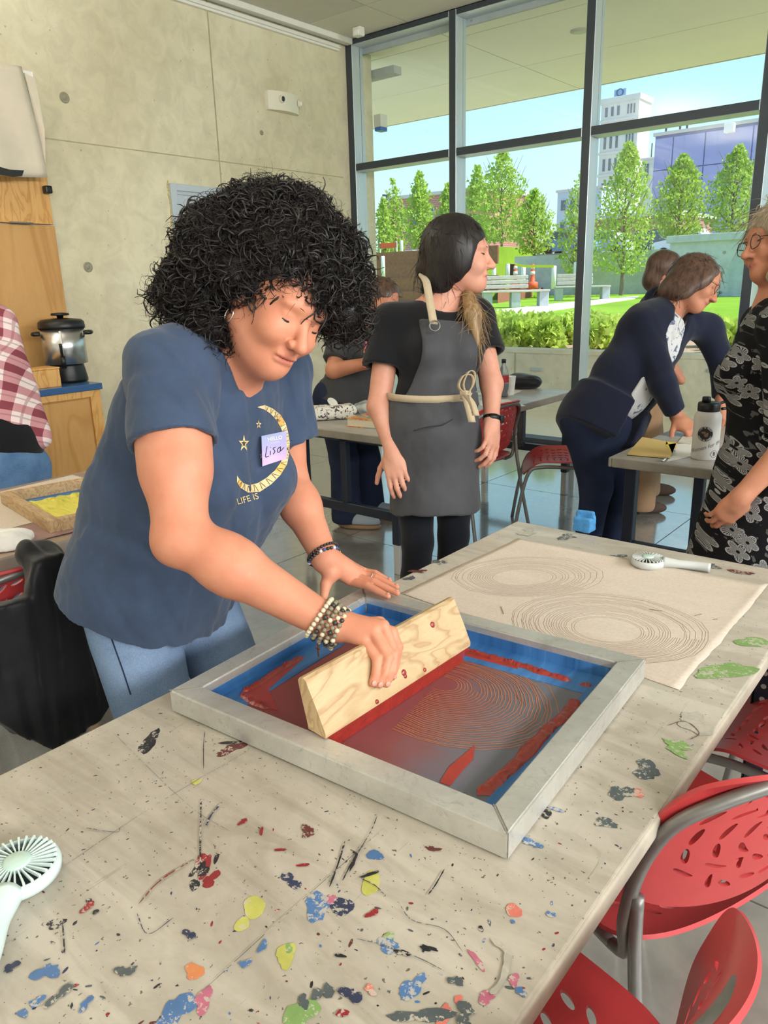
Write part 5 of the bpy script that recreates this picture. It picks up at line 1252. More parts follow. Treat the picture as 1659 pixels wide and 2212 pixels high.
# ------------------------------------------------------------------ the apron wearer
def torso_frame(pl, nk, rs, ls):
    u = unit(nk-pl); l = unit(ls-rs); l = unit(l-u*np.dot(l, u)); return np.cross(l, u), l, u
PB = person('woman in a black t-shirt and charcoal apron, looking aside', (-1.68, 2.30, 0))
rs, ls = A(-1.83, 2.28, 1.285), A(-1.63, 2.56, 1.295); nk = A(-1.70, 2.425, 1.36); pl = A(-1.665, 2.325, .90)
re, rw = W_(818, 880, 2.83), W_(848, 975, 2.80); le, lw = W_(1062, 830, 2.88), W_(1062, 912, 2.84)
f2, l2, u2 = torso_frame(pl, nk, rs, ls); T_ = np.array([f2, l2, u2])
def bq(f_, l_, u_): return pl+f_*f2+l_*l2+u_*u2
hf2 = unit(.95*CR-.06*CU-.22*CF); hc2 = W_(992, 552, 2.80)
ho, g2, F2 = head_ops(hc2, hf2, A(0, 0, 1)+.06*CR, 1.12)
hr = hand_ops(rw, unit(W_(858, 1030, 2.78)-rw), unit(-1*CF-.3*CR), 1, 1.05, (.35, .4, .45, .5)); hl = hand_ops(lw, unit(W_(1060, 985, 2.80)-lw), unit(.6*CR-.6*CF), -1, 1.05, (.4, .45, .5, .55))
arms = [('u', RC(rs, re, .05, .042), .02), ('u', RC(re, rw, .041, .027), .02), ('u', RC(ls, le, .05, .042), .02), ('u', RC(le, lw, .041, .027), .02)]
ops = ho+[('u', RC(g2(-.02, 0, -.05), nk, .054, .06), .03), ('u', RC(nk, rs, .04, .045), .04), ('u', RC(nk, ls, .04, .045), .04), ('u', EL(bq(0, 0, .3), (.09, .14, .17), T_), .05)]+arms+hr+hl
lo, hi = bounds(ops); body2 = sdf_obj('body', ops, lo, hi, .0042, M_SK2, PB, 1, region={'lip': lip_mask(g2, F2, 1.12)})
for sd in (-1, 1): lash(g2, F2, 1.12, body2, sd, M_HDRK, -.001); brow(g2, 1.12, body2, sd, M_HDRK)
re2, le2 = rs+(re-rs)*.52, ls+(le-ls)*.55
tee2 = [('u', EL(bq(.0, 0, .30), (.118, .175, .17), T_), .04), ('u', SP(bq(.075, .075, .27), .07), .05), ('u', SP(bq(.075, -.075, .27), .07), .05), ('u', EL(bq(.01, 0, .1), (.12, .165, .16), T_), .05), ('u', RC(rs, ls, .058, .058), .05), ('u', SLV(rs, rs+(re-rs)*.7, .066, .092, re2, re-rs), .05), ('u', SLV(ls, ls+(le-ls)*.7, .066, .085, le2, le-ls), .04), ('u', RC(nk-u2*.03, rs, .05, .058), .04), ('u', RC(nk-u2*.03, ls, .05, .058), .04), ('+', noise3(30, .006, 61, (1, 1, .4)), 0),
        ('s', RC(re2-unit(re-rs)*.02, re, .06, .06), .004), ('s', RC(le2-unit(le-ls)*.02, le, .06, .06), .004), ('s', RC(nk-u2*.012+f2*.02, nk+u2*.2, .072, .08), .006), ('i', PL(bq(0, 0, .02), -u2), 0)]
lo, hi = bounds(tee2, .01); sdf_obj('t_shirt', tee2, lo, hi, .006, M_BTEE, PB, 1)
wz = 1.02; ax0 = A(-1.668, 2.325, 0)
skirt = [('u', ECONE(A(-1.682, 2.325, 1.03), A(-1.63, 2.285, .585), (.165, .135), (.178, .15), f2), 0), ('u', EL(A(-1.665, 2.315, .88), (.155, .185, .16), T_), .05), ('+', noise3(22, .022, 62, (1, 1, .18)), 0), ('+', noise3(60, .006, 64, (1, 1, .4)), 0), ('i', PL((0, 0, .59), (0, 0, -1)), 0), ('i', PL((0, 0, 1.03), (0, 0, 1)), 0), ('s', ECONE(A(-1.645, 2.30, .75), A(-1.63, 2.285, .4), (.158, .13), (.17, .142), f2), .004)]
lo, hi = bounds(skirt, .01)
ap = bpy.data.objects.new('apron', None); COL.objects.link(ap); ap.parent = PB; ap['label'] = 'charcoal canvas apron with tan straps'
sdf_obj('skirt', skirt, lo, hi, .006, M_APRON, ap, 1)
infl = [(o[0], o[1], o[2]) for o in tee2[:5]]
def minus(amount): return FN(lambda p: np.full(len(p), -amount, np.float32))
def bib_side(p):
    q = p-bq(0, 0, 0); h = q @ u2; s = np.abs(q @ l2+.0); w2 = .105+.10*np.clip((.24-h)/.22, 0, 1)**2; return (s-w2)*.8
bib = infl+[('+', minus(.010), 0), ('+', noise3(30, .010, 63, (1, 1, .3)), 0), ('i', PL(bq(.03, 0, 0), -f2), 0), ('i', FN(bib_side), 0), ('i', PL(bq(0, 0, .385), u2), 0), ('i', PL(bq(0, 0, .09), -u2), 0)]
lo, hi = bounds(infl, .03); bibo = sdf_obj('bib', bib, lo, hi, .0055, M_APRON, ap, 1)
def ribbon(m, pts, width, wdir, th=.0025):
    pts = np.array(pts); n = len(pts); V = []; F = []
    for i, p in enumerate(pts):
        w3 = unit(wdir[i] if hasattr(wdir[0], '__len__') else wdir)*width/2; t = unit(np.gradient(pts, axis=0)[i]); nn = unit(np.cross(t, w3))*th/2
        V += [p-w3-nn, p+w3-nn, p+w3+nn, p-w3+nn]
    for i in range(n-1):
        for k in range(4): F.append((i*4+k, i*4+(k+1) % 4, i*4+4+(k+1) % 4, i*4+4+k))
    F += [(0, 3, 2, 1), tuple(4*(n-1)+k for k in range(4))]; m.add(V, F); return m
sA = W_(937, 700, 2.68); strap = smooth_path([sA, W_(929, 655, 2.69), W_(921, 610, 2.73), W_(912, 594, 2.79), W_(925, 588, 2.87)], 6)
ribbon(MB(), strap, .03, CR*.95+.3*CF).build('neck_strap', M_STRAP, ap, True, True)
dr = [W_(939, 704, 2.668)+.018*(math.cos(a)*CR+math.sin(a)*CU) for a in np.linspace(0, 6.283, 18, endpoint=False)]; MB().tube(dr, .003, 6, closed=True).build('strap_ring', M_TUBE, ap, True, True)
belt = []
for k in range(41):
    a = -2.2+4.6*k/40; belt.append(A(-1.68, 2.325, 1.024-.012*math.sin(a*1.2))+.146*math.cos(a)*f2+.176*math.sin(a)*l2)
belt = np.array(belt); belt[:, 2] = 1.035-.018*np.linspace(0, 1, 41); ribbon(MB(), belt, .026, A(0, 0, 1)).build('waist_strap', M_STRAP, ap, True, True)
kn = W_(1005, 853, 2.70); MB().bbox(tuple(kn-.016), tuple(kn+.016), .006, 2).build('knot', M_STRAP, ap, True, True)
for pts in ([(1005, 853), (990, 835), (1000, 812), (1018, 812), (1020, 832), (1008, 851)], [(1005, 853), (1000, 828), (1012, 803), (1024, 806), (1022, 828), (1010, 850)]):
    ribbon(MB(), smooth_path([W_(x, y, 2.69) for x, y in pts], 5), .018, -CF+.5*CR).build('bow_loop', M_STRAP, ap, True, True)
for pts in ([(1005, 853), (1012, 880), (1020, 912)], [(1006, 853), (1020, 872), (1028, 898)]):
    ribbon(MB(), smooth_path([W_(x, y, 2.68) for x, y in pts], 5), .026, CR).build('bow_tail', M_STRAP, ap, True, True)
def surf_pt(f_, l_, z): return A(-1.665, 2.31, z)+f_*f2+l_*l2
MB().tube(smooth_path([W_(893, 930, 2.655), W_(925, 922, 2.65), W_(955, 918, 2.65), W_(978, 905, 2.66)], 5), .0025, 5).build('pocket_seam', mat('apron_seam', srgb(40, 40, 44), .8), ap, True, True)
wt = thing('wrist_watch', 'black fitness watch on the apron wearer\'s hanging wrist', 'watch', tuple(lw)); axw = unit(lw-le); a_ = unit(np.cross(axw, A(1, .2, .1))); b_ = np.cross(axw, a_)
ribbon(MB(), [lw-axw*.012+.031*(math.cos(k)*a_+math.sin(k)*b_) for k in np.linspace(0, 6.283, 26)], .02, axw, .004).build('band', M_BLACK, wt, True, True)
wf = lw-axw*.012+.034*unit(CR-.2*CF); MB().bbox((-.011, -.011, -.014), (.011, .011, .014), .004, 2).build('watch_case', M_BLACK, wt, True).location = wf-lw
leg = []
for hp, kn_, an_ in ((bq(0, -.085, -.05), A(-1.672, 2.22, .47), A(-1.70, 2.22, .09)), (bq(0, .085, -.05), A(-1.60, 2.36, .47), A(-1.64, 2.37, .09))): leg += [('u', RC(hp, kn_, .092, .06), .02), ('u', RC(kn_, kn_*.6+an_*.4, .06, .058), .02), ('u', RC(kn_*.6+an_*.4, an_, .058, .042), .02)]
lo, hi = bounds(leg, .02); sdf_obj('leggings', leg, lo, hi, .007, M_LEGG, PB, 1)
for (x, y) in ((-1.67, 2.20), (-1.61, 2.36)):
    so = [('u', EL((x+.03, y-.03, .035), (.12, .045, .045), np.array([f2, l2, A(0, 0, 1)])), 0), ('i', PL((0, 0, .002), (0, 0, -1)), 0)]; sdf_obj('shoe', so, (x-.15, y-.2, -.02), (x+.2, y+.15, .12), .008, M_BTEE, PB, 1)
hb2 = [('u', EL(g2(-.022, 0, .035), A(.108, .088, .098)*1.12, F2), 0), ('u', EL(g2(-.06, 0, -.03), A(.066, .082, .09)*1.12, F2), .03), ('u', EL(g2(-.055, -.035, -.075), A(.05, .045, .06)*1.12, F2), .02), ('u', EL(g2(-.10, 0, -.10), A(.028, .04, .03)*1.12, F2), .02), ('u', EL(g2(.0, -.062, -.01), A(.06, .03, .075)*1.12, F2), .03), ('u', EL(g2(.0, .062, -.01), A(.06, .03, .075)*1.12, F2), .03), ('u', SP(W_(918, 582, 2.84), .036), .03), ('+', noise3(70, .004, 71, (1, 1, .3)), 0), ('s', EL(g2(.105, 0, -.055), A(.065, .12, .105)*1.12, F2), .012), ('s', EL(g2(.06, 0, -.10), A(.05, .12, .06)*1.12, F2), .015)]
lo, hi = bounds(hb2, .02); h2 = sdf_obj('hair', hb2, lo, hi, .005, M_HDRK, PB, 1)
pt = [('u', RC(W_(1005, 622, 2.84), W_(1022, 680, 2.76), .022, .032), 0), ('u', RC(W_(1022, 680, 2.76), W_(1032, 745, 2.745), .032, .008), .02), ('+', noise3(60, .006, 72, (1, 1, .2)), 0)]
lo, hi = bounds(pt, .02); pto = sdf_obj('hair_tail', pt, lo, hi, .005, M_HLT, PB, 1)
def fine_hair(o, n, L, seed, m, parent, down=1.2, rad=.0012, out_=.1, curl=.003, g=None, Fm=None):
    kp_ = None if g is None else (lambda co, no: ((co-g(0, 0, 0)) @ Fm[0] < .0) | ((co-g(0, 0, 0)) @ Fm[2] > .075))
    P, R_ = strands(o, n, L, rad, curl, seed, down, out_, 8, kp_, (.2, .8)); b = bundle('loose_strands', P, R_, m, parent, 3); b['kind'] = 'stuff'; return b
fine_hair(h2, 500, .07, 73, M_HDRK, h2, g=g2, Fm=F2); fine_hair(pto, 260, .1, 74, M_HLT, pto)

# ------------------------------------------------------------------ woman in the navy hooded cardigan, bent over the table by the window
PC = person('woman in a navy hooded cardigan and glasses bending over a table', (-1.52, 3.5, 0))
rs, ls = W_(1392, 700, 3.58), W_(1528, 712, 3.75); nk = W_(1450, 655, 3.66); pl = W_(1305, 920, 3.66); re, rw = W_(1432, 832, 3.5), W_(1464, 902, 3.56); le, lw = W_(1562, 790, 3.78), W_(1560, 868, 3.72)
f3, l3, u3 = torso_frame(pl, nk, rs, ls); T_ = np.array([f3, l3, u3])
def cq(f_, l_, u_): return pl+f_*f3+l_*l3+u_*u3
LT = float(np.linalg.norm(nk-pl)); hf3 = unit(.74*CR-.52*CU-.42*CF); hc3 = W_(1502, 612, 3.62); ho, g3, F3 = head_ops(hc3, hf3, unit(.45*CR+.85*CU), 1.1)
hr = hand_ops(rw, unit(at(1500, 935, Z=.735)-rw), unit(A(.2, -.3, 1)), 1, 1.1, (.5, .5, .55, .6)); hl = hand_ops(lw, unit(A(.3, .1, -.9)), unit(A(.8, -.3, .3)), -1, 1.05, (.5, .5, .5, .5))
ops = ho+[('u', RC(g3(-.02, 0, -.05), nk, .056, .062), .03), ('u', RC(nk, rs, .04, .045), .04), ('u', RC(nk, ls, .04, .045), .04), ('u', RC(rs, re, .045, .04), .02), ('u', RC(re, rw, .038, .028), .02), ('u', RC(ls, le, .045, .04), .02), ('u', RC(le, lw, .038, .028), .02), ('u', EL(cq(0, 0, LT*.72), (.1, .14, .17), T_), .05)]+hr+hl
lo, hi = bounds(ops); body3 = sdf_obj('body', ops, lo, hi, .005, M_SK3, PC, 1, region={'lip': lip_mask(g3, F3, 1.1)})
for sd in (-1, 1): lash(g3, F3, 1.1, body3, sd, M_HDRK); brow(g3, 1.1, body3, sd, M_HDRK)
specs(g3, F3, 1.1, PC, mat('dark_spectacle_frame', srgb(40, 32, 30), .3))
rc_, lc_ = re+(rw-re)*.8, le+(lw-le)*.85
car_ = [('u', EL(cq(-.01, 0, LT*.70), (.135, .19, .19), T_), .05), ('u', EL(cq(-.01, 0, LT*.36), (.15, .19, .2), T_), .06), ('u', EL(cq(-.05, 0, LT*.02), (.185, .205, .17), T_), .06), ('u', ECONE(cq(-.02, 0, LT*.2), cq(-.02, 0, -.06), (.2, .17), (.21, .19), f3), .05), ('u', RC(rs, ls, .062, .062), .05), ('u', RC(nk-u3*.02, rs, .058, .06), .04), ('u', RC(nk-u3*.02, ls, .058, .06), .04),
        ('u', EL(nk-f3*.075+u3*.0, (.06, .1, .075), T_), .03), 
        ('s', BX(cq(.18, .02, LT*.45), (.14, .048, LT*.75), T_), .01), ('u', RC(rs, re, .07, .062), .04), ('u', SLV(re, rw, .062, .045, rc_, rw-re), .02), ('u', RC(ls, le, .07, .062), .04), ('u', SLV(le, lw, .06, .045, lc_, lw-le), .02), ('+', noise3(22, .012, 81, (1, 1, .5)), 0), ('s', RC(nk+f3*.03, nk+u3*.2+f3*.05, .066, .09), .008), ('i', PL(cq(0, 0, -.13), -u3+.2*f3), .05)]
lo, hi = bounds(car_, .01); sdf_obj('cardigan', car_, lo, hi, .007, M_NAVY, PC, 1)
def wtee():
    t = NT('white_print_tee'); t.set(Roughness=.9); n = t.noise(26, 4, .7, dist=.8); z = t.noise(5, 2); m = t.math('MULTIPLY', t.math('GREATER_THAN', n, .56), t.math('GREATER_THAN', z, .47)); t.color(t.mix(m, srgb(206, 206, 208), srgb(96, 108, 134))); return t.m
wt3 = [('u', EL(cq(.012, 0, LT*.70), (.12, .165, .18), T_), .04), ('u', SP(cq(.06, .07, LT*.62), .075), .05), ('u', SP(cq(.06, -.07, LT*.62), .075), .05), ('u', EL(cq(.015, 0, LT*.36), (.135, .17, .2), T_), .05), ('+', noise3(28, .006, 82, (1, 1, .3)), 0), ('i', BX(cq(.1, .01, LT*.5), (.2, .062, LT), T_), .01), ('s', RC(nk+f3*.04-u3*.01, nk+u3*.2+f3*.06, .07, .09), .006)]
lo, hi = bounds(wt3, .01); sdf_obj('t_shirt', wt3, lo, hi, .007, wtee(), PC, 1)
tr3 = []
for hp, kn_, an_ in ((cq(-.03, -.09, -.02), A(-1.49, 3.44, .45), A(-1.52, 3.42, .07)), (cq(-.03, .09, -.02), A(-1.43, 3.62, .45), A(-1.46, 3.60, .07))): tr3 += [('u', RC(hp, kn_, .115, .078), .03), ('u', RC(kn_, an_, .075, .06), .03)]
tr3 += [('u', EL(cq(-.04, 0, -.01), (.165, .19, .15), T_), .04), ('+', noise3(24, .008, 83, (1, 1, .4)), 0)]
lo, hi = bounds(tr3, .02); sdf_obj('trousers', tr3, lo, hi, .008, M_JEAN2, PC, 1)
for (x, y) in ((-1.48, 3.41), (-1.42, 3.59)): sdf_obj('shoe', [('u', EL((x, y, .03), (.12, .045, .04), np.array([f3, l3, A(0, 0, 1)])), 0), ('i', PL((0, 0, .002), (0, 0, -1)), 0)], (x-.2, y-.2, -.02), (x+.2, y+.2, .1), .009, M_BTEE, PC, 1)
hb3 = [('u', EL(g3(-.022, 0, .03), A(.106, .09, .096)*1.1, F3), 0), ('u', EL(g3(-.05, -.04, -.05), A(.06, .05, .085)*1.1, F3), .03), ('u', EL(g3(-.05, .04, -.05), A(.06, .05, .085)*1.1, F3), .03), ('u', EL(g3(-.07, 0, -.09), A(.05, .085, .05)*1.1, F3), .03), ('u', EL(g3(.04, -.07, .005), A(.035, .025, .05)*1.1, F3), .02), ('u', EL(g3(.055, .075, -.005), A(.03, .022, .055)*1.1, F3), .02), ('u', EL(g3(-.005, -.072, -.04), A(.05, .026, .08)*1.1, F3), .03), ('u', EL(g3(-.005, .072, -.04), A(.05, .026, .08)*1.1, F3), .03), ('+', noise3(70, .004, 84, (1, 1, .3)), 0), ('s', EL(g3(.11, 0, -.05), A(.07, .075, .095)*1.1, F3), .012)]
lo, hi = bounds(hb3, .02); h3 = sdf_obj('hair', hb3, lo, hi, .006, M_HBRN, PC, 1); fine_hair(h3, 450, .07, 85, M_HBRN, h3, 1.0, .0016, g=g3, Fm=F3)
MB().tube(smooth_path([g3(.04, -.05, -.12), cq(.14, -.02, LT*.83), cq(.155, 0, LT*.72), cq(.14, .02, LT*.83), g3(.04, .05, -.12)], 5), .0015, 5).build('necklace', mat('silver', srgb(210, 206, 198), .2, 1.0, 5, 0), PC, True, True)
bracelet(rw+unit(rw-re)*.0, unit(rw-re), .033, [M_B1], 'light bracelet by the window', 'pale bracelet on the wrist leaning on the table by the window', .003)

# ------------------------------------------------------------------ woman in the floral dress at the right edge
wF = 2.52
PD = person('woman in a black floral dress and glasses at the right edge', tuple(A(*W_(1640, 900, wF)[:2], 0)))
nk = W_(1672, 660, wF+.05); pl = W_(1668, 960, wF+.05); ls, rs = W_(1690, 705, wF-.13), W_(1650, 700, wF+.2); le, lw = W_(1712, 955, wF-.2), W_(1600, 1075, wF-.14); re, rw = W_(1668, 860, wF+.26), W_(1650, 985, wF+.18)
f4, l4, u4 = torso_frame(pl, nk, rs, ls); T_ = np.array([f4, l4, u4])
def dq(f_, l_, u_): return pl+f_*f4+l_*l4+u_*u4
hf4 = unit(-.97*CR-.05*CU-.12*CF); hc4 = W_(1682, 528, wF+.02); ho, g4, F4 = head_ops(hc4, hf4, unit(CU-.05*CR), 1.1, nose=1.1)
hl = hand_ops(lw, unit(W_(1572, 1105, wF-.1)-lw), unit(-CF), -1, 1.0, (.4, .4, .4, .4))
ops = ho+[('u', RC(g4(-.02, 0, -.05), nk, .056, .062), .03), ('u', RC(nk, rs, .04, .045), .04), ('u', RC(nk, ls, .04, .045), .04), ('u', RC(ls, le, .05, .045), .02), ('u', RC(le, lw, .044, .03), .02), ('u', RC(rs, re, .045, .04), .02), ('u', RC(re, rw, .038, .028), .02), ('u', EL(dq(0, 0, .3), (.1, .14, .17), T_), .05)]+hl
lo, hi = bounds(ops); body4 = sdf_obj('body', ops, lo, hi, .005, M_SK3, PD, 1, region={'lip': lip_mask(g4, F4, 1.1)})
for sd in (-1, 1): brow(g4, 1.1, body4, sd, M_HBRN); lash(g4, F4, 1.1, body4, sd, M_HBRN, -.001)
specs(g4, F4, 1.1, PD, mat('black_spectacle_frame', srgb(16, 16, 18), .3))
def floral():
    t = NT('black_floral_print'); t.set(Roughness=.85, Specular_IOR_Level=.2); s = t.sep(t.coord()); sc = 17.0
    u = t.math('MULTIPLY', t.math('ADD', t.math('MULTIPLY', s[0], .775), t.math('MULTIPLY', s[1], .63)), sc); v = t.math('MULTIPLY', t.math('ADD', s[2], t.math('MULTIPLY', s[1], -.15)), sc); vec = t.comb(u, v, 0)
    vo = t.n('ShaderNodeTexVoronoi', voronoi_dimensions='2D'); vo.inputs['Scale'].default_value = 1.0; vo.inputs['Randomness'].default_value = .75; t.l(vec, vo.inputs['Vector'])
    df_ = t.n('ShaderNodeVectorMath', operation='SUBTRACT'); t.l(vec, df_.inputs[0]); t.l(vo.outputs['Position'], df_.inputs[1]); d = t.sep(df_.outputs[0])
    an = t.math('ARCTAN2', d[1], d[0]); rnd_ = t.sep(vo.outputs['Color']); an2 = t.math('ADD', an, t.math('MULTIPLY', rnd_[0], 6.28)); r = vo.outputs['Distance']
    pet = t.math('ADD', .25, t.math('MULTIPLY', t.math('ABSOLUTE', t.math('COSINE', t.math('MULTIPLY', an2, 2.5))), .2)); mask = t.math('LESS_THAN', r, pet)
    lines = t.math('GREATER_THAN', t.math('SINE', t.math('MULTIPLY', an2, 34.0)), -.25); core = t.math('GREATER_THAN', r, .07); rim = t.math('GREATER_THAN', r, t.math('SUBTRACT', pet, .05))
    body_ = t.math('MAXIMUM', t.math('MULTIPLY', lines, core), rim); m = t.math('MULTIPLY', mask, body_)
    lf_ = t.noise(3.2, 2, .5, vec, .5); leafm = t.math('MULTIPLY', t.math('MULTIPLY', t.math('GREATER_THAN', lf_, .62), t.math('SUBTRACT', 1.0, mask)), .25)
    t.color(t.mix(t.math('MAXIMUM', m, leafm), srgb(14, 14, 18), srgb(150, 150, 152))); t.bump(t.noise(600, 2), .1, .001); return t.m
lc_ = ls+(le-ls)*.93
dr_ = [('u', EL(dq(.0, 0, .3), (.13, .18, .18), T_), .05), ('u', SP(dq(.09, .07, .24), .085), .05), ('u', SP(dq(.09, -.07, .24), .085), .05), ('u', EL(dq(.0, 0, .1), (.14, .17, .18), T_), .05), ('u', EL(dq(-.01, 0, -.08), (.17, .2, .2), T_), .06), ('u', ECONE(dq(-.01, 0, -.05), dq(.06, 0, -.58), (.2, .17), (.29, .26), f4), .05), ('u', RC(rs, ls, .06, .06), .05), ('u', SLV(ls, le, .07, .076, lc_, le-ls), .04), ('u', RC(rs, re, .068, .06), .04), ('u', RC(nk-u4*.02, rs, .055, .06), .04), ('u', RC(nk-u4*.02, ls, .055, .06), .04), ('+', noise3(20, .014, 91, (1, 1, .25)), 0),
       ('s', RC(lc_-unit(le-ls)*.02, le, .058, .058), .004), ('s', RC(le, lw, .056, .05), .01), ('s', RC(nk+f4*.02, nk+u4*.2+f4*.03, .07, .09), .006)]
lo, hi = bounds(dr_, .01); sdf_obj('dress', dr_, lo, hi, .007, floral(), PD, 1)
lg4 = []
for s in (-.08, .08): lg4 += [('u', RC(dq(0, s, -.5), dq(0, s, -.5)*A(1, 1, 0)+A(0, 0, .07), .06, .042), .0)]
lo, hi = bounds(lg4, .02); sdf_obj('leggings', lg4, lo, hi, .009, M_LEGG, PD, 1)
for s in (-.08, .08):
    q = dq(.03, s, -.5); so = [('u', EL((q[0], q[1], .03), (.12, .045, .04), np.array([unit(f4*A(1, 1, 0)), unit(l4*A(1, 1, 0)), A(0, 0, 1)])), 0), ('i', PL((0, 0, .002), (0, 0, -1)), 0)]; sdf_obj('shoe', so, (q[0]-.2, q[1]-.2, -.02), (q[0]+.2, q[1]+.2, .1), .009, M_BTEE, PD, 1)
hb4 = [('u', EL(g4(-.025, 0, .03), A(.115, .1, .108)*1.1, F4), 0), ('u', EL(g4(-.03, .06, -.05), A(.075, .04, .1)*1.1, F4), .03), ('u', EL(g4(-.07, 0, -.08), A(.06, .1, .08)*1.1, F4), .03), ('u', EL(g4(.015, .075, -.10), A(.05, .03, .05)*1.1, F4), .03), ('u', EL(g4(.05, .07, -.115), A(.045, .03, .035)*1.1, F4), .03), ('u', EL(g4(.03, .08, -.03), A(.05, .025, .09)*1.1, F4), .03), ('u', EL(g4(.05, .068, .03), A(.03, .03, .05)*1.1, F4), .02), ('+', noise3(60, .008, 92, (1, 1, .3)), 0), ('s', EL(g4(.12, 0, -.045), A(.075, .095, .1)*1.1, F4), .012)]
lo, hi = bounds(hb4, .02); h4 = sdf_obj('hair', hb4, lo, hi, .006, M_HGRY, PD, 1); fine_hair(h4, 700, .09, 93, M_HGRY, h4, .9, .0014, .25, .012, g=g4, Fm=F4)

# ------------------------------------------------------------------ grey-shirted person with a phone behind the long table
wG = 4.62
PE = person('person in a grey t-shirt and dark jeans looking down behind the long table', (-3.1, 3.5, 0))
nk = W_(790, 705, wG+.02); pl = W_(752, 860, wG); rs, ls = W_(738, 725, wG-.12), W_(815, 720, wG+.12); re, rw = W_(722, 800, wG-.18), W_(792, 785, wG-.3); le, lw = W_(826, 795, wG+.05), W_(806, 778, wG-.25)
f5, l5, u5 = torso_frame(pl, nk, rs, ls); T_ = np.array([f5, l5, u5])
def eq(f_, l_, u_): return pl+f_*f5+l_*l5+u_*u5
hf5 = unit(.6*CR-.6*CU-.45*CF); hc5 = W_(822, 652, wG-.02); ho, g5, F5 = head_ops(hc5, hf5, unit(.3*CR+.9*CU), 1.1)
ops = ho+[('u', RC(g5(-.02, 0, -.05), nk, .056, .062), .03), ('u', RC(nk, rs, .04, .05), .04), ('u', RC(nk, ls, .04, .05), .04), ('u', RC(rs, re, .058, .05), .02), ('u', RC(re, rw, .05, .032), .02), ('u', RC(ls, le, .055, .05), .02), ('u', RC(le, lw, .045, .03), .02), ('u', EL(eq(0, 0, .22), (.11, .15, .17), T_), .05)]+hand_ops(rw, unit(W_(806, 775, wG-.32)-rw), A(.5, -.6, .3), 1, 1.0, (.6, .6, .6, .6))+hand_ops(lw, unit(A(.3, -.3, .3)), A(.2, .8, .2), -1, 1.0, (.6, .6, .6, .6))
lo, hi = bounds(ops); sdf_obj('body', ops, lo, hi, .006, M_SK3, PE, 1, region={'lip': lip_mask(g5, F5, 1.1)})
re2, le2 = rs+(re-rs)*.72, ls+(le-ls)*.72
te5 = [('u', EL(eq(0, 0, .22), (.145, .2, .18), T_), .05), ('u', EL(eq(.02, 0, .05), (.165, .2, .18), T_), .06), ('u', ECONE(eq(0, 0, .05), eq(0, 0, -.08), (.2, .17), (.215, .18), f5), .04), ('u', RC(rs, ls, .065, .065), .05), ('u', SLV(rs, re, .075, .085, re2, re-rs), .04), ('u', SLV(ls, le, .075, .085, le2, le-ls), .04), ('u', RC(nk-u5*.03, rs, .055, .06), .04), ('u', RC(nk-u5*.03, ls, .055, .06), .04), ('+', noise3(24, .01, 101, (1, 1, .4)), 0), ('s', RC(nk+f5*.02, nk+u5*.2, .07, .08), .006), ('s', PL(eq(0, 0, -.075), u5), 0)]
lo, hi = bounds(te5, .01); sdf_obj('t_shirt', te5, lo, hi, .008, M_GTEE, PE, 1)
j5 = []
fa, fb = at(762, 1122, Z=.05), at(812, 1100, Z=.05)
for hp, an_ in ((eq(-.02, -.1, -.03), fa-.05*f5), (eq(-.02, .1, -.03), fb-.05*f5)):
    kn_ = (hp+an_)/2+f5*.03; an_[2] = .06; j5 += [('u', RC(hp, kn_, .115, .085), .03), ('u', RC(kn_, an_, .085, .095), .03)]
j5 += [('u', EL(eq(-.03, 0, -.03), (.17, .2, .15), T_), .04), ('+', noise3(24, .008, 102, (1, 1, .4)), 0), ('i', PL((0, 0, .03), (0, 0, -1)), 0)]
lo, hi = bounds(j5, .02); sdf_obj('jeans', j5, lo, hi, .009, M_JEAN2, PE, 1)
M_SNEAK = cloth('pale_grey_sneaker', srgb(150, 160, 170), 400, .2)
for q in (fa, fb):
    fd = unit(.85*CR-.3*CF*A(1, 1, 0)); fd[2] = 0; fd = unit(fd); q = q+fd*.04; q[2] = 0; TT = np.array([fd, np.cross(A(0, 0, 1), fd), A(0, 0, 1)])
    sn = sdf_obj('sneaker', [('u', EL(q+A(0, 0, .045), (.14, .05, .05), TT), 0), ('u', EL(q-fd*.06+A(0, 0, .07), (.06, .042, .05), TT), .03), ('i', PL((0, 0, .03), (0, 0, -1)), 0)], q-.25, q+.25, .008, M_SNEAK, PE, 1)
    sdf_obj('sole', [('u', EL(q+A(0, 0, .02), (.146, .054, .035), TT), 0), ('i', PL((0, 0, .002), (0, 0, -1)), 0), ('i', PL((0, 0, .03), (0, 0, 1)), 0)], q-.25, q+.25, .008, M_TAN, sn, 1)
hb5 = [('u', EL(g5(-.022, 0, .035), A(.104, .086, .095)*1.1, F5), 0), ('u', EL(g5(-.06, 0, -.03), A(.05, .075, .07)*1.1, F5), .03), ('+', noise3(70, .006, 103), 0), ('s', EL(g5(.10, 0, -.05), A(.075, .12, .1)*1.1, F5), .012)]
lo, hi = bounds(hb5, .02); h5 = sdf_obj('hair', hb5, lo, hi, .007, M_HBRN, PE, 1); fine_hair(h5, 300, .05, 104, M_HBRN, h5, .5, .002, .3, .006)
ta = MB()
for k, (x, y) in enumerate(((732, 748), (735, 753), (741, 749), (744, 756))):
    p = W_(x, y, wG-.212); ta.tube(smooth_path([p, p+.018*CR+.004*CU, p+.03*CR-.004*CU], 4), .004, 5)
ta.build('tattoo', mat('tattoo_ink', srgb(78, 70, 74), .7), PE, True, True)
ph = thing('phone', 'pink-cased phone held by the person in grey', 'phone', tuple(W_(800, 772, wG-.34))); Mp = Matrix(((CR[0], CU[0], -CF[0], 0), (CR[1], CU[1], -CF[1], 0), (CR[2], CU[2], -CF[2], 0), (0, 0, 0, 1)))
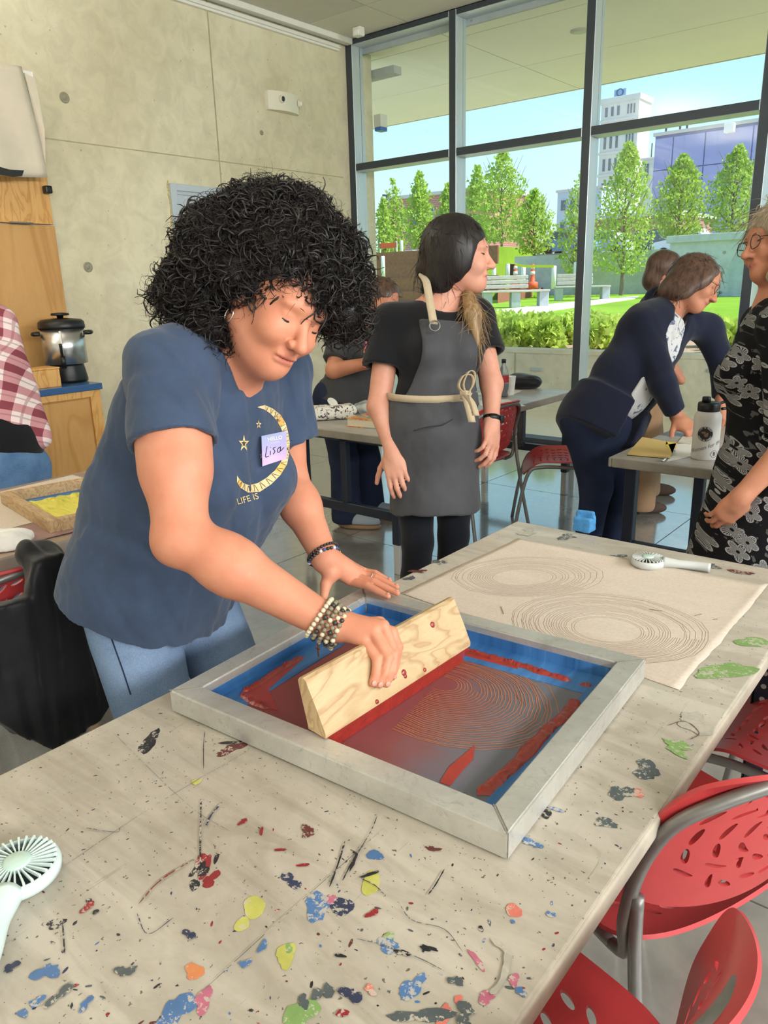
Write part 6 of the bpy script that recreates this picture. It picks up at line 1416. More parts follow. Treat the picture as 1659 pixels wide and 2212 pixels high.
MB().bbox((-.036, -.06, -.006), (.036, .09, .006), .005, 2, Mp).build('case', mat('pink_phone_case', srgb(206, 90, 104), .4), ph)

# ------------------------------------------------------------------ person in the plaid shirt at the left edge
wP = 3.22
PF = person('person in a red and white plaid shirt and jeans at the left edge', tuple(A(*W_(10, 900, wP)[:2], 0)))
nk = W_(-60, 640, wP); pl = W_(10, 985, wP); rs, ls = W_(-95, 690, wP-.1), W_(-5, 700, wP+.08); le, lw = W_(40, 850, wP+.1), W_(-20, 950, wP-.1); re, rw = W_(-130, 850, wP-.1), W_(-110, 960, wP-.2)
f6, l6, u6 = torso_frame(pl, nk, rs, ls); T_ = np.array([f6, l6, u6])
def fq(f_, l_, u_): return pl+f_*f6+l_*l6+u_*u6
hc6 = W_(-85, 570, wP); ho, g6, F6 = head_ops(hc6, unit(-.9*CR-.4*CU), A(0, 0, 1), 1.08)
ops = ho+[('u', RC(g6(-.02, 0, -.05), nk, .056, .062), .03), ('u', RC(nk, rs, .04, .05), .04), ('u', RC(nk, ls, .04, .05), .04), ('u', RC(rs, re, .05, .045), .02), ('u', RC(re, rw, .045, .032), .02), ('u', EL(fq(0, 0, .3), (.1, .14, .17), T_), .05)]+hand_ops(rw, A(0, 0, -1), A(0, -1, 0), 1, 1.0)
lo, hi = bounds(ops); sdf_obj('body', ops, lo, hi, .009, M_SK2, PF, 1, region={'lip': lip_mask(g6, F6, 1.08)})
def plaid():
    t = NT('red_plaid_flannel'); t.set(Roughness=.9, Specular_IOR_Level=.2); s = t.sep(t.mapping((1, 1, 1), (.35, .25, 0))); u = t.math('ADD', t.math('MULTIPLY', s[0], .775), t.math('MULTIPLY', s[1], .63))
    def band(x, per, duty, ph=0.0): return t.math('LESS_THAN', t.math('FRACT', t.math('ADD', t.math('MULTIPLY', x, 1/per), ph)), duty)
    a = band(u, .085, .45); b = band(s[2], .085, .45); c = band(u, .085, .08, .28); d = band(s[2], .085, .08, .28)
    f = t.math('ADD', t.math('MULTIPLY', a, .5), t.math('MULTIPLY', b, .5)); col = t.ramp(f, [(0, srgb(232, 214, 212)), (.5, srgb(196, 142, 146)), (1, srgb(132, 66, 76))]); col = t.mix(t.math('MULTIPLY', t.math('MAXIMUM', c, d), .5), col, srgb(150, 90, 98)); t.color(col); t.bump(t.noise(500, 2), .2, .001); return t.m
pl6 = [('u', EL(fq(0, 0, .34), (.13, .18, .18), T_), .05), ('u', EL(fq(0, .01, .14), (.14, .185, .2), T_), .05), ('u', RC(rs, ls, .065, .065), .05), ('u', RC(rs, re, .065, .06), .04), ('u', RC(ls, le, .07, .075), .04), ('u', RC(le, W_(88, 945, wP+.05), .075, .05), .04), ('u', RC(nk-u6*.03, rs, .055, .06), .04), ('u', RC(nk-u6*.03, ls, .055, .06), .04), ('+', noise3(26, .014, 111, (1, 1, .6)), 0), ('s', PL(W_(30, 972, wP), unit(.42*CR+.9*CU)), .01)]
lo, hi = bounds(pl6, .01); sdf_obj('plaid_shirt', pl6, lo, hi, .008, plaid(), PF, 1)
un = [('u', EL(fq(.02, 0, .06), (.125, .165, .2), T_), 0), ('+', noise3(26, .006, 113), 0)]; lo, hi = bounds(un, .01); sdf_obj('undershirt', un, lo, hi, .009, M_BTEE, PF, 1)
j6 = [('u', EL(fq(-.01, 0, -.05), (.15, .18, .14), T_), 0)]
for s in (-.09, .09):
    hp = fq(0, s, -.06); j6 += [('u', RC(hp, hp*A(1, 1, 0)+A(0, 0, .45), .1, .075), .04), ('u', RC(hp*A(1, 1, 0)+A(0, 0, .45), hp*A(1, 1, 0)+A(0, 0, .06), .075, .07), .03)]
j6 += [('+', noise3(26, .007, 112), 0)]
lo, hi = bounds(j6, .02); sdf_obj('jeans', j6, lo, hi, .009, M_JEAN3, PF, 1)
for s in (-.09, .09):
    q = fq(0, s, -.06); sdf_obj('shoe', [('u', EL((q[0]-.03, q[1]-.02, .03), (.11, .09, .04)), 0), ('i', PL((0, 0, .002), (0, 0, -1)), 0)], (q[0]-.2, q[1]-.2, -.02), (q[0]+.2, q[1]+.2, .1), .01, M_BTEE, PF, 1)
hb6 = [('u', EL(g6(-.022, 0, .03), A(.106, .09, .096)*1.08, F6), 0), ('s', EL(g6(.10, 0, -.05), A(.075, .12, .1)*1.08, F6), .012)]; lo, hi = bounds(hb6, .02); sdf_obj('hair', hb6, lo, hi, .01, M_HBRN, PF, 1)

# ------------------------------------------------------------------ person half hidden behind the navy cardigan
PG = person('person half hidden behind the navy cardigan, tan trousers and brown shoe showing', (-1.72, 4.9, 0))
fd = unit(A(.9, .35, 0)); lt_ = np.cross(A(0, 0, 1), fd); fr = A(-1.80, 4.95, 0); hc7 = W_(1438, 590, 5.05)
ho, g7, F7 = head_ops(hc7, unit(fd-.35*A(0, 0, 1)), A(0, 0, 1)+.3*fd, 1.1); pl = A(-1.80, 4.9, .85); nk = A(hc7[0]-.05, hc7[1], hc7[2]-.17); rs, ls = nk-lt_*.17-A(0, 0, .06), nk+lt_*.17-A(0, 0, .06)
ops = ho+[('u', RC(g7(-.02, 0, -.05), nk, .056, .062), .03), ('u', RC(nk, rs, .05, .05), .04), ('u', RC(nk, ls, .05, .05), .04), ('u', RC(rs, rs+A(.06, -.02, -.28), .05, .042), .02), ('u', RC(rs+A(.06, -.02, -.28), rs+A(.2, 0, -.45), .042, .03), .02), ('u', RC(ls, ls+A(.06, .02, -.28), .05, .042), .02), ('u', RC(ls+A(.06, .02, -.28), ls+A(.2, 0, -.45), .042, .03), .02)]
lo, hi = bounds(ops); sdf_obj('body', ops, lo, hi, .009, M_SK3, PG, 1, region={'lip': lip_mask(g7, F7, 1.1)})
T7 = np.array([fd, lt_, A(0, 0, 1)]); te7 = [('u', EL(nk*.6+pl*.4, (.14, .19, .24), T7), 0), ('u', EL(pl+A(0, 0, .06), (.15, .18, .16), T7), .05), ('u', RC(rs, rs+A(.06, -.02, -.2), .066, .07), .04), ('u', RC(ls, ls+A(.06, .02, -.2), .066, .07), .04), ('u', RC(rs, ls, .06, .06), .05)]; lo, hi = bounds(te7, .01); sdf_obj('jumper', te7, lo, hi, .01, M_GTEE, PG, 1)
tp7 = [('u', EL(pl-A(0, 0, .03), (.14, .17, .13), T7), 0)]
for s, bx0, by0, z0 in ((-1, *at(1385, 1105, Z=.03)[:2], .08), (1, *at(1398, 1072, Z=.03)[:2], .08)):
    an_ = A(bx0, by0, z0); hp = pl+lt_*s*.09-A(0, 0, .05); tp7 += [('u', RC(hp, (hp+an_)/2, .1, .085), .03), ('u', RC((hp+an_)/2, an_, .085, .08), .03)]
tp7 += [('+', noise3(24, .008, 121, (1, 1, .3)), 0), ('i', PL((0, 0, .04), (0, 0, -1)), 0)]; lo, hi = bounds(tp7, .02); sdf_obj('trousers', tp7, lo, hi, .01, M_TAN, PG, 1)
M_BSHOE = mat('brown_suede', srgb(78, 60, 50), .8, 0, 30, .2)
for (x, y) in ((1418, 1068), (1395, 1106)):
    q = at(x, y, Z=0.0); sdf_obj('shoe', [('u', EL(q+A(0, 0, .035), (.125, .045, .045), T7), 0), ('u', EL(q-fd*.06+A(0, 0, .06), (.06, .042, .05), T7), .02), ('i', PL((0, 0, .002), (0, 0, -1)), 0)], q-.22, q+.22, .009, M_BSHOE, PG, 1)
hb7 = [('u', EL(g7(-.022, 0, .03), A(.108, .092, .1)*1.1, F7), 0), ('u', EL(g7(-.05, 0, -.05), A(.07, .085, .08)*1.1, F7), .03), ('+', noise3(70, .006, 123), 0), ('s', EL(g7(.10, 0, -.05), A(.07, .08, .1)*1.1, F7), .012)]; lo, hi = bounds(hb7, .02); sdf_obj('hair', hb7, lo, hi, .009, M_HBRN, PG, 1)
# ------------------------------------------------------------------ screen printing frame on the front table
fo = at(365, 1490, Z=ZT+.043); fN = at(1097, 1800, Z=ZT+.043); fR = at(1390, 1420, Z=ZT+.043)
ex = unit((fN-fo)*A(1, 1, 0)); ey = unit(np.cross(A(0, 0, 1), ex)); FW = float(np.linalg.norm(fN-fo)); FH = float((fR-fN) @ ey)
sc_ = thing('printing_screen', 'large aluminium printing screen with red ink and blue tape on the front table', 'printing screen', (fo[0], fo[1], ZT), math.atan2(ex[1], ex[0]))
BW, BH = .041, .042
def bar(a0, a1, b0, b1):
    """mitred hollow-section bar: outer edge a0-a1, inner edge b0-b1 (plan points)"""
    m = MB(); bm = bmesh.new(); pts = [a0, a1, b1, b0]; vb_ = [bm.verts.new((p[0], p[1], .001)) for p in pts]; vt = [bm.verts.new((p[0], p[1], BH)) for p in pts]
    bm.faces.new(vb_[::-1]); bm.faces.new(vt)
    for i in range(4): bm.faces.new((vb_[i], vb_[(i+1) % 4], vt[(i+1) % 4], vt[i]))
    bmesh.ops.bevel(bm, geom=list(bm.edges), offset=.0025, segments=2, affect='EDGES'); return m.frombm(bm)
O = [(0, 0), (FW, 0), (FW, FH), (0, FH)]; I = [(BW, BW), (FW-BW, BW), (FW-BW, FH-BW), (BW, FH-BW)]
for k in range(4): bar(O[k], O[(k+1) % 4], I[k], I[(k+1) % 4]).build('frame_bar', M_ALU, sc_, autosmooth=35)
for k in range(4):
    c = A(*O[k], 0)*.5+A(*I[k], 0)*.5; MB().prism([(O[k][0], O[k][1], BH-.0005), tuple(A(*O[k], BH-.0005)+unit(A(*I[k], 0)-A(*O[k], 0))[[1, 0, 2]]*A(-1, 1, 0)*.0012), tuple(A(*I[k], BH-.0005)+unit(A(*I[k], 0)-A(*O[k], 0))[[1, 0, 2]]*A(-1, 1, 0)*.0012), (I[k][0], I[k][1], BH-.0005)], (0, 0, .0009)).build('corner_weld', M_EDGE2, sc_)
def loc(x, y, z): 
    p = at(x, y, Z=ZT+z)-fo; return A(p @ ex, p @ ey, z)
def mesh_mat():
    t = NT('inked_screen_mesh'); t.set(Roughness=.42, Specular_IOR_Level=.5); s = t.sep(t.coord()); n = t.noise(9, 4, .6); f = t.noise(700, 2, .5)
    x = t.math('ADD', s[0], t.math('MULTIPLY', t.math('SUBTRACT', n, .5), .14)); x = t.math('ADD', x, t.math('MULTIPLY', s[1], .10))
    red = t.ramp(x, [(.10, (1, 1, 1)), (.40, (.8,)*3), (.49, (.15,)*3), (.54, (0, 0, 0))]); col = t.mix(red, srgb(98, 104, 116), srgb(140, 54, 52)); col = t.mix(t.math('MULTIPLY', f, .25), col, srgb(120, 100, 98)); t.color(col); t.bump(f, .1, .0005); return t.m
mesh_o = MB().box((BW-.002, BW-.002, .003), (FW-BW+.002, FH-BW+.002, .0042)).build('mesh', mesh_mat(), sc_)
def tape_mat():
    t = NT('blue_tape'); t.set(Roughness=.5); n = t.noise(1.0, 4, .6, t.mapping((30, 5, 1)), .8); t.color(t.ramp(n, [(.3, srgb(40, 92, 150)), (.6, srgb(66, 124, 186)), (.72, srgb(120, 160, 204))])); t.bump(n, .2, .002); return t.m
M_TAPE = tape_mat()
tz = .0052
for pts in ([(BW, BW), (BW+.062, BW), (BW+.058, FH-BW), (BW, FH-BW)], [(BW+.06, FH-BW-.085), (FW-BW, FH-BW-.075), (FW-BW, FH-BW), (BW+.06, FH-BW)], [(FW-BW-.035, BW), (FW-BW, BW), (FW-BW, FH-BW-.075), (FW-BW-.03, FH-BW-.075)], [(BW+.06, BW), (FW-BW-.035, BW), (FW-BW-.035, BW+.018), (BW+.06, BW+.022)]):
    MB().prism([(x, y, .0042) for x, y in pts], (0, 0, .001)).build('tape_strip', M_TAPE, sc_)
# tape climbing the inner faces of the frame
for lo_, hi_ in (((BW, BW+.004, .005), (BW+.0012, FH-BW-.004, .026)), ((BW+.004, FH-BW-.0012, .005), (FW-BW-.004, FH-BW, .027))): MB().box(lo_, hi_).build('tape_strip', M_TAPE, sc_)
M_INKR = mat('thick_red_ink', srgb(150, 44, 36), .3, 0, 40, .18, .5, 90, .004, Coat_Weight=.5)
def blob_ribbon(name, pts, wd, ht, m, parent, seed=0, zb=.0048):
    """ragged ridge of thick ink along a pixel path"""
    rng = np.random.default_rng(seed); P = smooth_path([loc(x, y, zb) for x, y in pts], 14); n = len(P); T = np.gradient(P, axis=0); T /= np.linalg.norm(T, axis=1)[:, None]; N = np.cross(A(0, 0, 1), T); V = []; F = []; kk = 7
    w1 = np.convolve(rng.uniform(.55, 1.35, n+8), np.ones(5)/5, 'same')[4:-4]; w0 = np.convolve(rng.uniform(.55, 1.35, n+8), np.ones(5)/5, 'same')[4:-4]; hh = rng.uniform(.5, 1.25, n); fade = np.clip(np.minimum(np.arange(n), n-1-np.arange(n))/3, .15, 1)
    for i in range(n):
        for k in range(kk):
            u = -1+2*k/(kk-1); w2 = wd/2*fade[i]*(w1[i] if u > 0 else w0[i]); V.append(P[i]+N[i]*u*w2+A(0, 0, max(0, 1-u*u)**.6*ht*hh[i]*fade[i]*rng.uniform(.8, 1.15)))
    for i in range(n-1):
        for k in range(kk-1): F.append((i*kk+k, i*kk+k+1, i*kk+kk+k+1, i*kk+kk+k))
    return MB().add(V, F).build(name, m, parent, True)
blob_ribbon('ink_ridge', [(992, 1402), (1040, 1415), (1095, 1430), (1130, 1440), (1180, 1456), (1235, 1472)], .018, .007, M_INKR, sc_, 1)
blob_ribbon('ink_ridge', [(1250, 1478), (1280, 1482)], .012, .005, M_INKR, sc_, 2)
blob_ribbon('ink_ridge', [(1248, 1510), (1225, 1540), (1180, 1580), (1130, 1635), (1080, 1680), (1032, 1718)], .024, .006, M_INKR, sc_, 3)
blob_ribbon('ink_ridge', [(655, 1418), (610, 1442), (560, 1476), (522, 1496)], .016, .006, M_INKR, sc_, 4)
blob_ribbon('ink_ridge', [(520, 1498), (548, 1515), (585, 1530)], .02, .005, M_INKR, sc_, 5)
M_INKF = mat('thin_red_ink_film', srgb(158, 56, 48), .4, 0, 30, .15)
def film(pts, seed, z=.0046):
    MB().prism([tuple(loc(x, y, z)) for x, y in pts], (0, 0, .0008)).build('ink_film', M_INKF, sc_)
film([(950, 1690), (972, 1655), (1000, 1632), (1026, 1610), (1022, 1640), (996, 1668), (972, 1698)], 1); film([(1010, 1405), (1120, 1436), (1118, 1446), (1000, 1416)], 2); film([(520, 1500), (640, 1424), (660, 1420), (580, 1490), (600, 1535), (540, 1520)], 3)
M_WEB = mat('ochre_print_line', srgb(176, 110, 76), .6)
def web(m, c, ax_, rings, r0, r1, seg, seed, half=1.0, z=0.0, wd=.0006, squash=1.0, a0=0.0, ecc=(0, 0)):
    rng = np.random.default_rng(seed); base_r = 1+.04*np.sin(np.arange(seg)*2*math.pi/seg*2+seed)+rng.uniform(-.015, .015, seg)
    for k in range(rings):
        q = k/(rings-1); r = r0+(r1-r0)*q; n = int(seg*half); off = A(ecc[0], ecc[1])*(1-q)
        jit = 1+rng.uniform(-.012, .012, seg); pts = []
        for i in range(n+1):
            an = a0+2*math.pi*i/seg; rr = r*base_r[i % seg]*jit[i % seg]; p = A(rr*math.cos(an), rr*math.sin(an)*squash)+off; pts.append(A(c[0]+p[0]*ax_[0][0]+p[1]*ax_[1][0], c[1]+p[0]*ax_[0][1]+p[1]*ax_[1][1], z))
        if rng.uniform() < .25 and n > 8: pts = pts[:rng.integers(6, n)]
        for i in range(len(pts)-1):
            d = unit(pts[i+1]-pts[i]); nn = A(-d[1], d[0], 0)*wd; m.add([pts[i]-nn, pts[i]+nn, pts[i+1]+nn, pts[i+1]-nn], [(0, 1, 2, 3)])
    return m
c0 = loc(985, 1500, .0046); web(MB(), c0, ((1, 0), (0, 1)), 30, .03, .185, 22, 5, .62, .0047, .0008, .85, -1.75, (-.04, .02)).build('web_stencil', M_WEB, mesh_o)
MB().tube([loc(1112, 1500, .0048), loc(1132, 1520, .0048)], .0006, 4).build('stencil_mark', M_WEB, mesh_o)

# ------------------------------------------------------------------ squeegee
sq = thing('squeegee', 'wooden squeegee with a red-inked blade standing in the screen', 'squeegee', (-.738, .718, ZT+.006), -.02)
SL = .392
def prof(pts, name, m, inset=0.0):
    mb = MB(); n = len(pts); V = [(x, inset, z) for x, z in pts]+[(x, SL-inset, z) for x, z in pts]; mb.add(V, [tuple(range(n-1, -1, -1)), tuple(range(n, 2*n))]+[(i, (i+1) % n, n+(i+1) % n, n+i) for i in range(n)]); return mb.build(name, m, sq, autosmooth=30)
hp_ = [(-.006, .040), (.016, .038), (.0165, .046), (.010, .060), (.001, .080), (-.009, .100), (-.016, .114), (-.021, .1245), (-.027, .1275), (-.034, .126), (-.038, .120), (-.036, .108), (-.031, .085), (-.026, .065), (-.022, .048), (-.021, .041)]
prof(hp_, 'handle', M_WOOD); prof([(-.009, .0), (.0, -.001), (.008, .038), (-.004, .041)], 'blade', M_INKR, .002)
for (y, z, r) in ((.20, .062, .006), (.20, .056, .004), (.31, .105, .006), (.25, .048, .004), (.12, .046, .004)):
    x = np.interp(z, [.038, .046, .060, .080, .100, .114], [.016, .0165, .010, .001, -.009, -.016]); MB().lathe([(r, 0), (r*.9, .0012), (r*.3, .0018)], 9, (x, y, z), (1, 0, .45)).build('ink_spot', M_INKR, sq, True)

# ------------------------------------------------------------------ kraft paper with the printed webs
kp = thing('kraft_paper', 'brown kraft paper sheet printed with fine web lines on the front table', 'paper', (-.7, 1.55, ZT))
q0, q1, q2, q3 = [at(x, y, Z=ZT) for x, y in ((866, 1282), (1118, 1165), (1658, 1271), (1466, 1491))]; NU, NV = 40, 36; V = []; rngk = np.random.default_rng(5); tear = np.convolve(rngk.uniform(-1, 1, NV+9), np.ones(3)/3, 'same')[:NV+1]*.004
for i in range(NU+1):
    for j in range(NV+1):
        u, v = i/NU, j/NV; p = (1-u)*(1-v)*q0+(1-u)*v*q1+u*v*q2+u*(1-v)*q3; e_ = tear[j] if i == NU else 0
        z = .0009+.0022*max(0, math.sin(u*9+v*4))*v*(1-v)*1.5+(.006*max(0, (v-.9)/.1)**2)*(.4+.6*u)+(.004*max(0, (u-.93)/.07)**2)*v; 
        V.append((p[0]+e_+.7, p[1]-1.55, z))
o = MB().add(V, [(i*(NV+1)+j, (i+1)*(NV+1)+j, (i+1)*(NV+1)+j+1, i*(NV+1)+j+1) for i in range(NU) for j in range(NV)]).build('sheet', M_KRAFT, kp, True); md = o.modifiers.new('s', 'SOLIDIFY'); md.thickness = .0005; md.offset = -1
def on_paper(c, a, b, rings, seg, seed, name, r0=.25, half=1.0, a0=0.0, ecc=(0, 0)):
    cc = at(*c, Z=ZT); pa = at(*a, Z=ZT)-cc; pb = at(*b, Z=ZT)-cc; m = MB(); web(m, (0, 0), ((pa[0], pa[1]), (pb[0], pb[1])), rings, r0, 1.0, seg, seed, half, 0, .00045, 1.0, a0, ecc)
    m.v = [(v[0]+cc[0]+.7, v[1]+cc[1]-1.55, .0045) for v in m.v]
    bv = BVHTree.FromPolygons([Vector(q) for q in V], [(i*(NV+1)+j, (i+1)*(NV+1)+j, (i+1)*(NV+1)+j+1, i*(NV+1)+j+1) for i in range(NU) for j in range(NV)])
    vv = []
    for q in m.v:
        h = bv.ray_cast(Vector((q[0], q[1], .05)), Vector((0, 0, -1))); vv.append((q[0], q[1], (h[0].z if h[0] else .002)+.0006))
    m.v = vv; m.build(name, mat('umber_print_line', srgb(128, 104, 84), .7), o)
on_paper((1310, 1352), (1530, 1385), (1290, 1432), 26, 26, 3, 'web_print', .34, 1.0, 0, (.02, .12)); on_paper((1140, 1244), (1300, 1252), (1110, 1290), 17, 22, 4, 'web_print', .4, 1.0, .5, (-.05, .1))
for a, b in (((1082, 1310), (1088, 1326)), ((1500, 1330), (1516, 1326)), ((1430, 1320), (1402, 1316)), ((1540, 1338), (1550, 1337))):
    m = MB().tube([at(*a, Z=ZT+.0026)-A(-.7, 1.55, ZT), at(*b, Z=ZT+.0026)-A(-.7, 1.55, ZT)], .0007, 4); m.build('print_mark', MATS['umber_print_line'], o)

# ------------------------------------------------------------------ hand fans
def hand_fan(label, c, r, hdir, hl, body_m, z0, hr=.012, n=22):
    t = thing('hand_fan', label, 'fan', (c[0], c[1], ZT)); 
    MB().lathe([(r*.82, .002), (r*.98, .006), (r, .014), (r*.97, .020), (r*.9, .0225), (r*.88, .021), (r*.89, .016)], 48, cap=False).build('rim', body_m, t, True); MB().lathe([(r*.87, .008), (r*.87, .01), (.002, .01)], 40).build('motor_well', mat('dark_fan_well', srgb(40, 48, 52), .5), t, True)
    for k in range(n):
        an = 2*math.pi*k/n; d = A(math.cos(an), math.sin(an), 0); s = A(-d[1], d[0], 0); tw = .12; p0 = d*r*.3; p1 = d*r*.91+s*r*.12
        MB().prism([tuple(p0-s*.0007+A(0, 0, .022)), tuple(p0+s*.0007+A(0, 0, .022)), tuple(p1+s*.0014+A(0, 0, .022)), tuple(p1-s*.0014+A(0, 0, .022))], (0, 0, .004)).build('grille_slat', body_m, t)
    MB().lathe([(r*.33, .02), (r*.33, .027), (r*.28, .0285), (.001, .0288)], 28).build('hub_cap', mat('pale_green_hub', srgb(188, 214, 204), .4), t, True)
    hd = unit(A(hdir[0], hdir[1], 0)); side = A(-hd[1], hd[0], 0); P = smooth_path([tuple(hd*r*.85+A(0, 0, .015)), tuple(hd*(r+hl*.3)+A(0, 0, .014)), tuple(hd*(r+hl*.7)+side*.004+A(0, 0, .013)), tuple(hd*(r+hl)+A(0, 0, .013))], 6)
    MB().tube(P, np.interp(np.linspace(0, 1, len(P)), [0, .3, 1], [hr*1.3, hr, hr]), 14).build('handle', body_m, t, True); return t
M_MINT = mat('mint_white_plastic', srgb(206, 224, 222), .35, 0, 10, .02)
cL = at(38, 1868, Z=ZT+.02); hand_fan('mint white hand fan lying at the left edge of the front table', cL, .051, at(-20, 2060, Z=ZT)-cL, .12, M_MINT, 0, .014, 30)
cRf = at(1400, 1207, Z=ZT+.02); hand_fan('grey white hand fan lying at the far edge of the paper', cRf, .042, at(1522, 1236, Z=ZT)-cRf, .105, mat('grey_white_plastic', srgb(196, 200, 198), .4, 0, 10, .02), 0, .0115, 26)
# blue folded sponge
bs = thing('blue_sponge', 'folded blue sponge cloth standing on the far corner of the front table', 'sponge', tuple(at(1262, 1148, Z=ZT)), .6)
sdf_obj('sponge', [('u', BX(A(*bs.location)+A(0, 0, .024), (.027, .022, .022), None, .005), 0), ('s', BX(A(*bs.location)+A(.004, 0, .054), (.02, .006, .02), None, .003), .006), ('u', BX(A(*bs.location)+A(-.004, .012, .034), (.026, .008, .026), np.array([[.98, .17, 0], [-.17, .98, 0], [0, 0, 1]]), .004), .004), ('+', noise3(120, .004, 131), 0)], A(*bs.location)-.08, A(*bs.location)+.09, .0028, mat('blue_sponge_foam', srgb(64, 132, 188), .8, 0, 90, .2, .5, 300, .002), bs, 1)

# ------------------------------------------------------------------ paint on the front table
PM = {}
def pcol(name, c, rough=.5):
    t = NT('paint_'+name); t.set(Roughness=rough); a = t.noise(150, 5, .7); b = t.noise(22, 3, .6); c = np.array(c[:3])
    k = t.math('MULTIPLY', t.math('GREATER_THAN', t.math('ADD', t.math('MULTIPLY', a, .65), t.math('MULTIPLY', b, .35)), .545), .85)
    t.color(t.mix(k, t.ramp(b, [(.3, tuple(c*.85)), (.7, tuple(np.clip(c*1.15, 0, 1)))]), srgb(186, 178, 164))); t.bump(a, .15, .001); PM[name] = t.m
for n_, c_ in dict(black=srgb(30, 30, 36), red=srgb(138, 34, 40), blue=srgb(74, 112, 160), navy=srgb(44, 52, 78), lime=srgb(186, 184, 92), green=srgb(124, 158, 92), orange=srgb(206, 128, 80), pink=srgb(180, 100, 122), slate=srgb(78, 86, 88), brown=srgb(92, 44, 40), coral=srgb(206, 114, 100), grey=srgb(170, 166, 154)).items(): pcol(n_, c_)
tb0 = A(*TB.location)
rp_ = np.random.default_rng(77); MK = [0]
def mark(x, y, rx, ry, col, ang=0.0, rag=.25, parent=TTOP, n=22, z=.0004):
    """one dried paint mark: ragged outline about a point of the table"""
    c = at(x, y, Z=ZT); r1 = np.linalg.norm(at(x+rx, y, Z=ZT)-c); r2 = np.linalg.norm(at(x, y+ry, Z=ZT)-c); ud = unit(at(x+10*math.cos(ang), y+10*math.sin(ang), Z=ZT)-c); vd = A(-ud[1], ud[0], 0)
    if not (-1.105 < c[0] < -.285 and c[1] < 1.97): return
    MK[0] += 1; z = .0004+MK[0]*.000012; ph = rp_.uniform(0, 6.28, 4); P = []
    for k in range(n):
        a = 2*math.pi*k/n; f = 1+rag*(.6*math.sin(2*a+ph[0])+.4*math.sin(3*a+ph[1])+.2*math.sin(5*a+ph[2])+.1*math.sin(9*a+ph[3]))*.8+rp_.uniform(-rag, rag)*.2; P.append(c+ud*r1*f*math.cos(a)+vd*r2*f*math.sin(a)-tb0+A(0, 0, z-.0002))
    MB().prism([tuple(p) for p in P], (0, 0, .0004)).build('paint_mark', PM[col], parent)
def stroke(pts, wd, col, z=.0005):
    P = np.array([at(x, y, Z=ZT)-tb0 for x, y in pts]); MK[0] += 1; P[:, 2] = ZT+.0006+MK[0]*.000012; P = smooth_path(P, 5); n = len(P); T = np.gradient(P, axis=0); T /= np.linalg.norm(T, axis=1)[:, None]; N = np.cross(A(0, 0, 1), T); V = []
    for i in range(n):
        w2 = wd/2*rp_.uniform(.6, 1.2)*(.25 if i in (0, n-1) else 1); V += [P[i]-N[i]*w2, P[i]+N[i]*w2]
    MB().add(V, [(2*i, 2*i+1, 2*i+3, 2*i+2) for i in range(n-1)]).build('paint_mark', PM[col], TTOP)
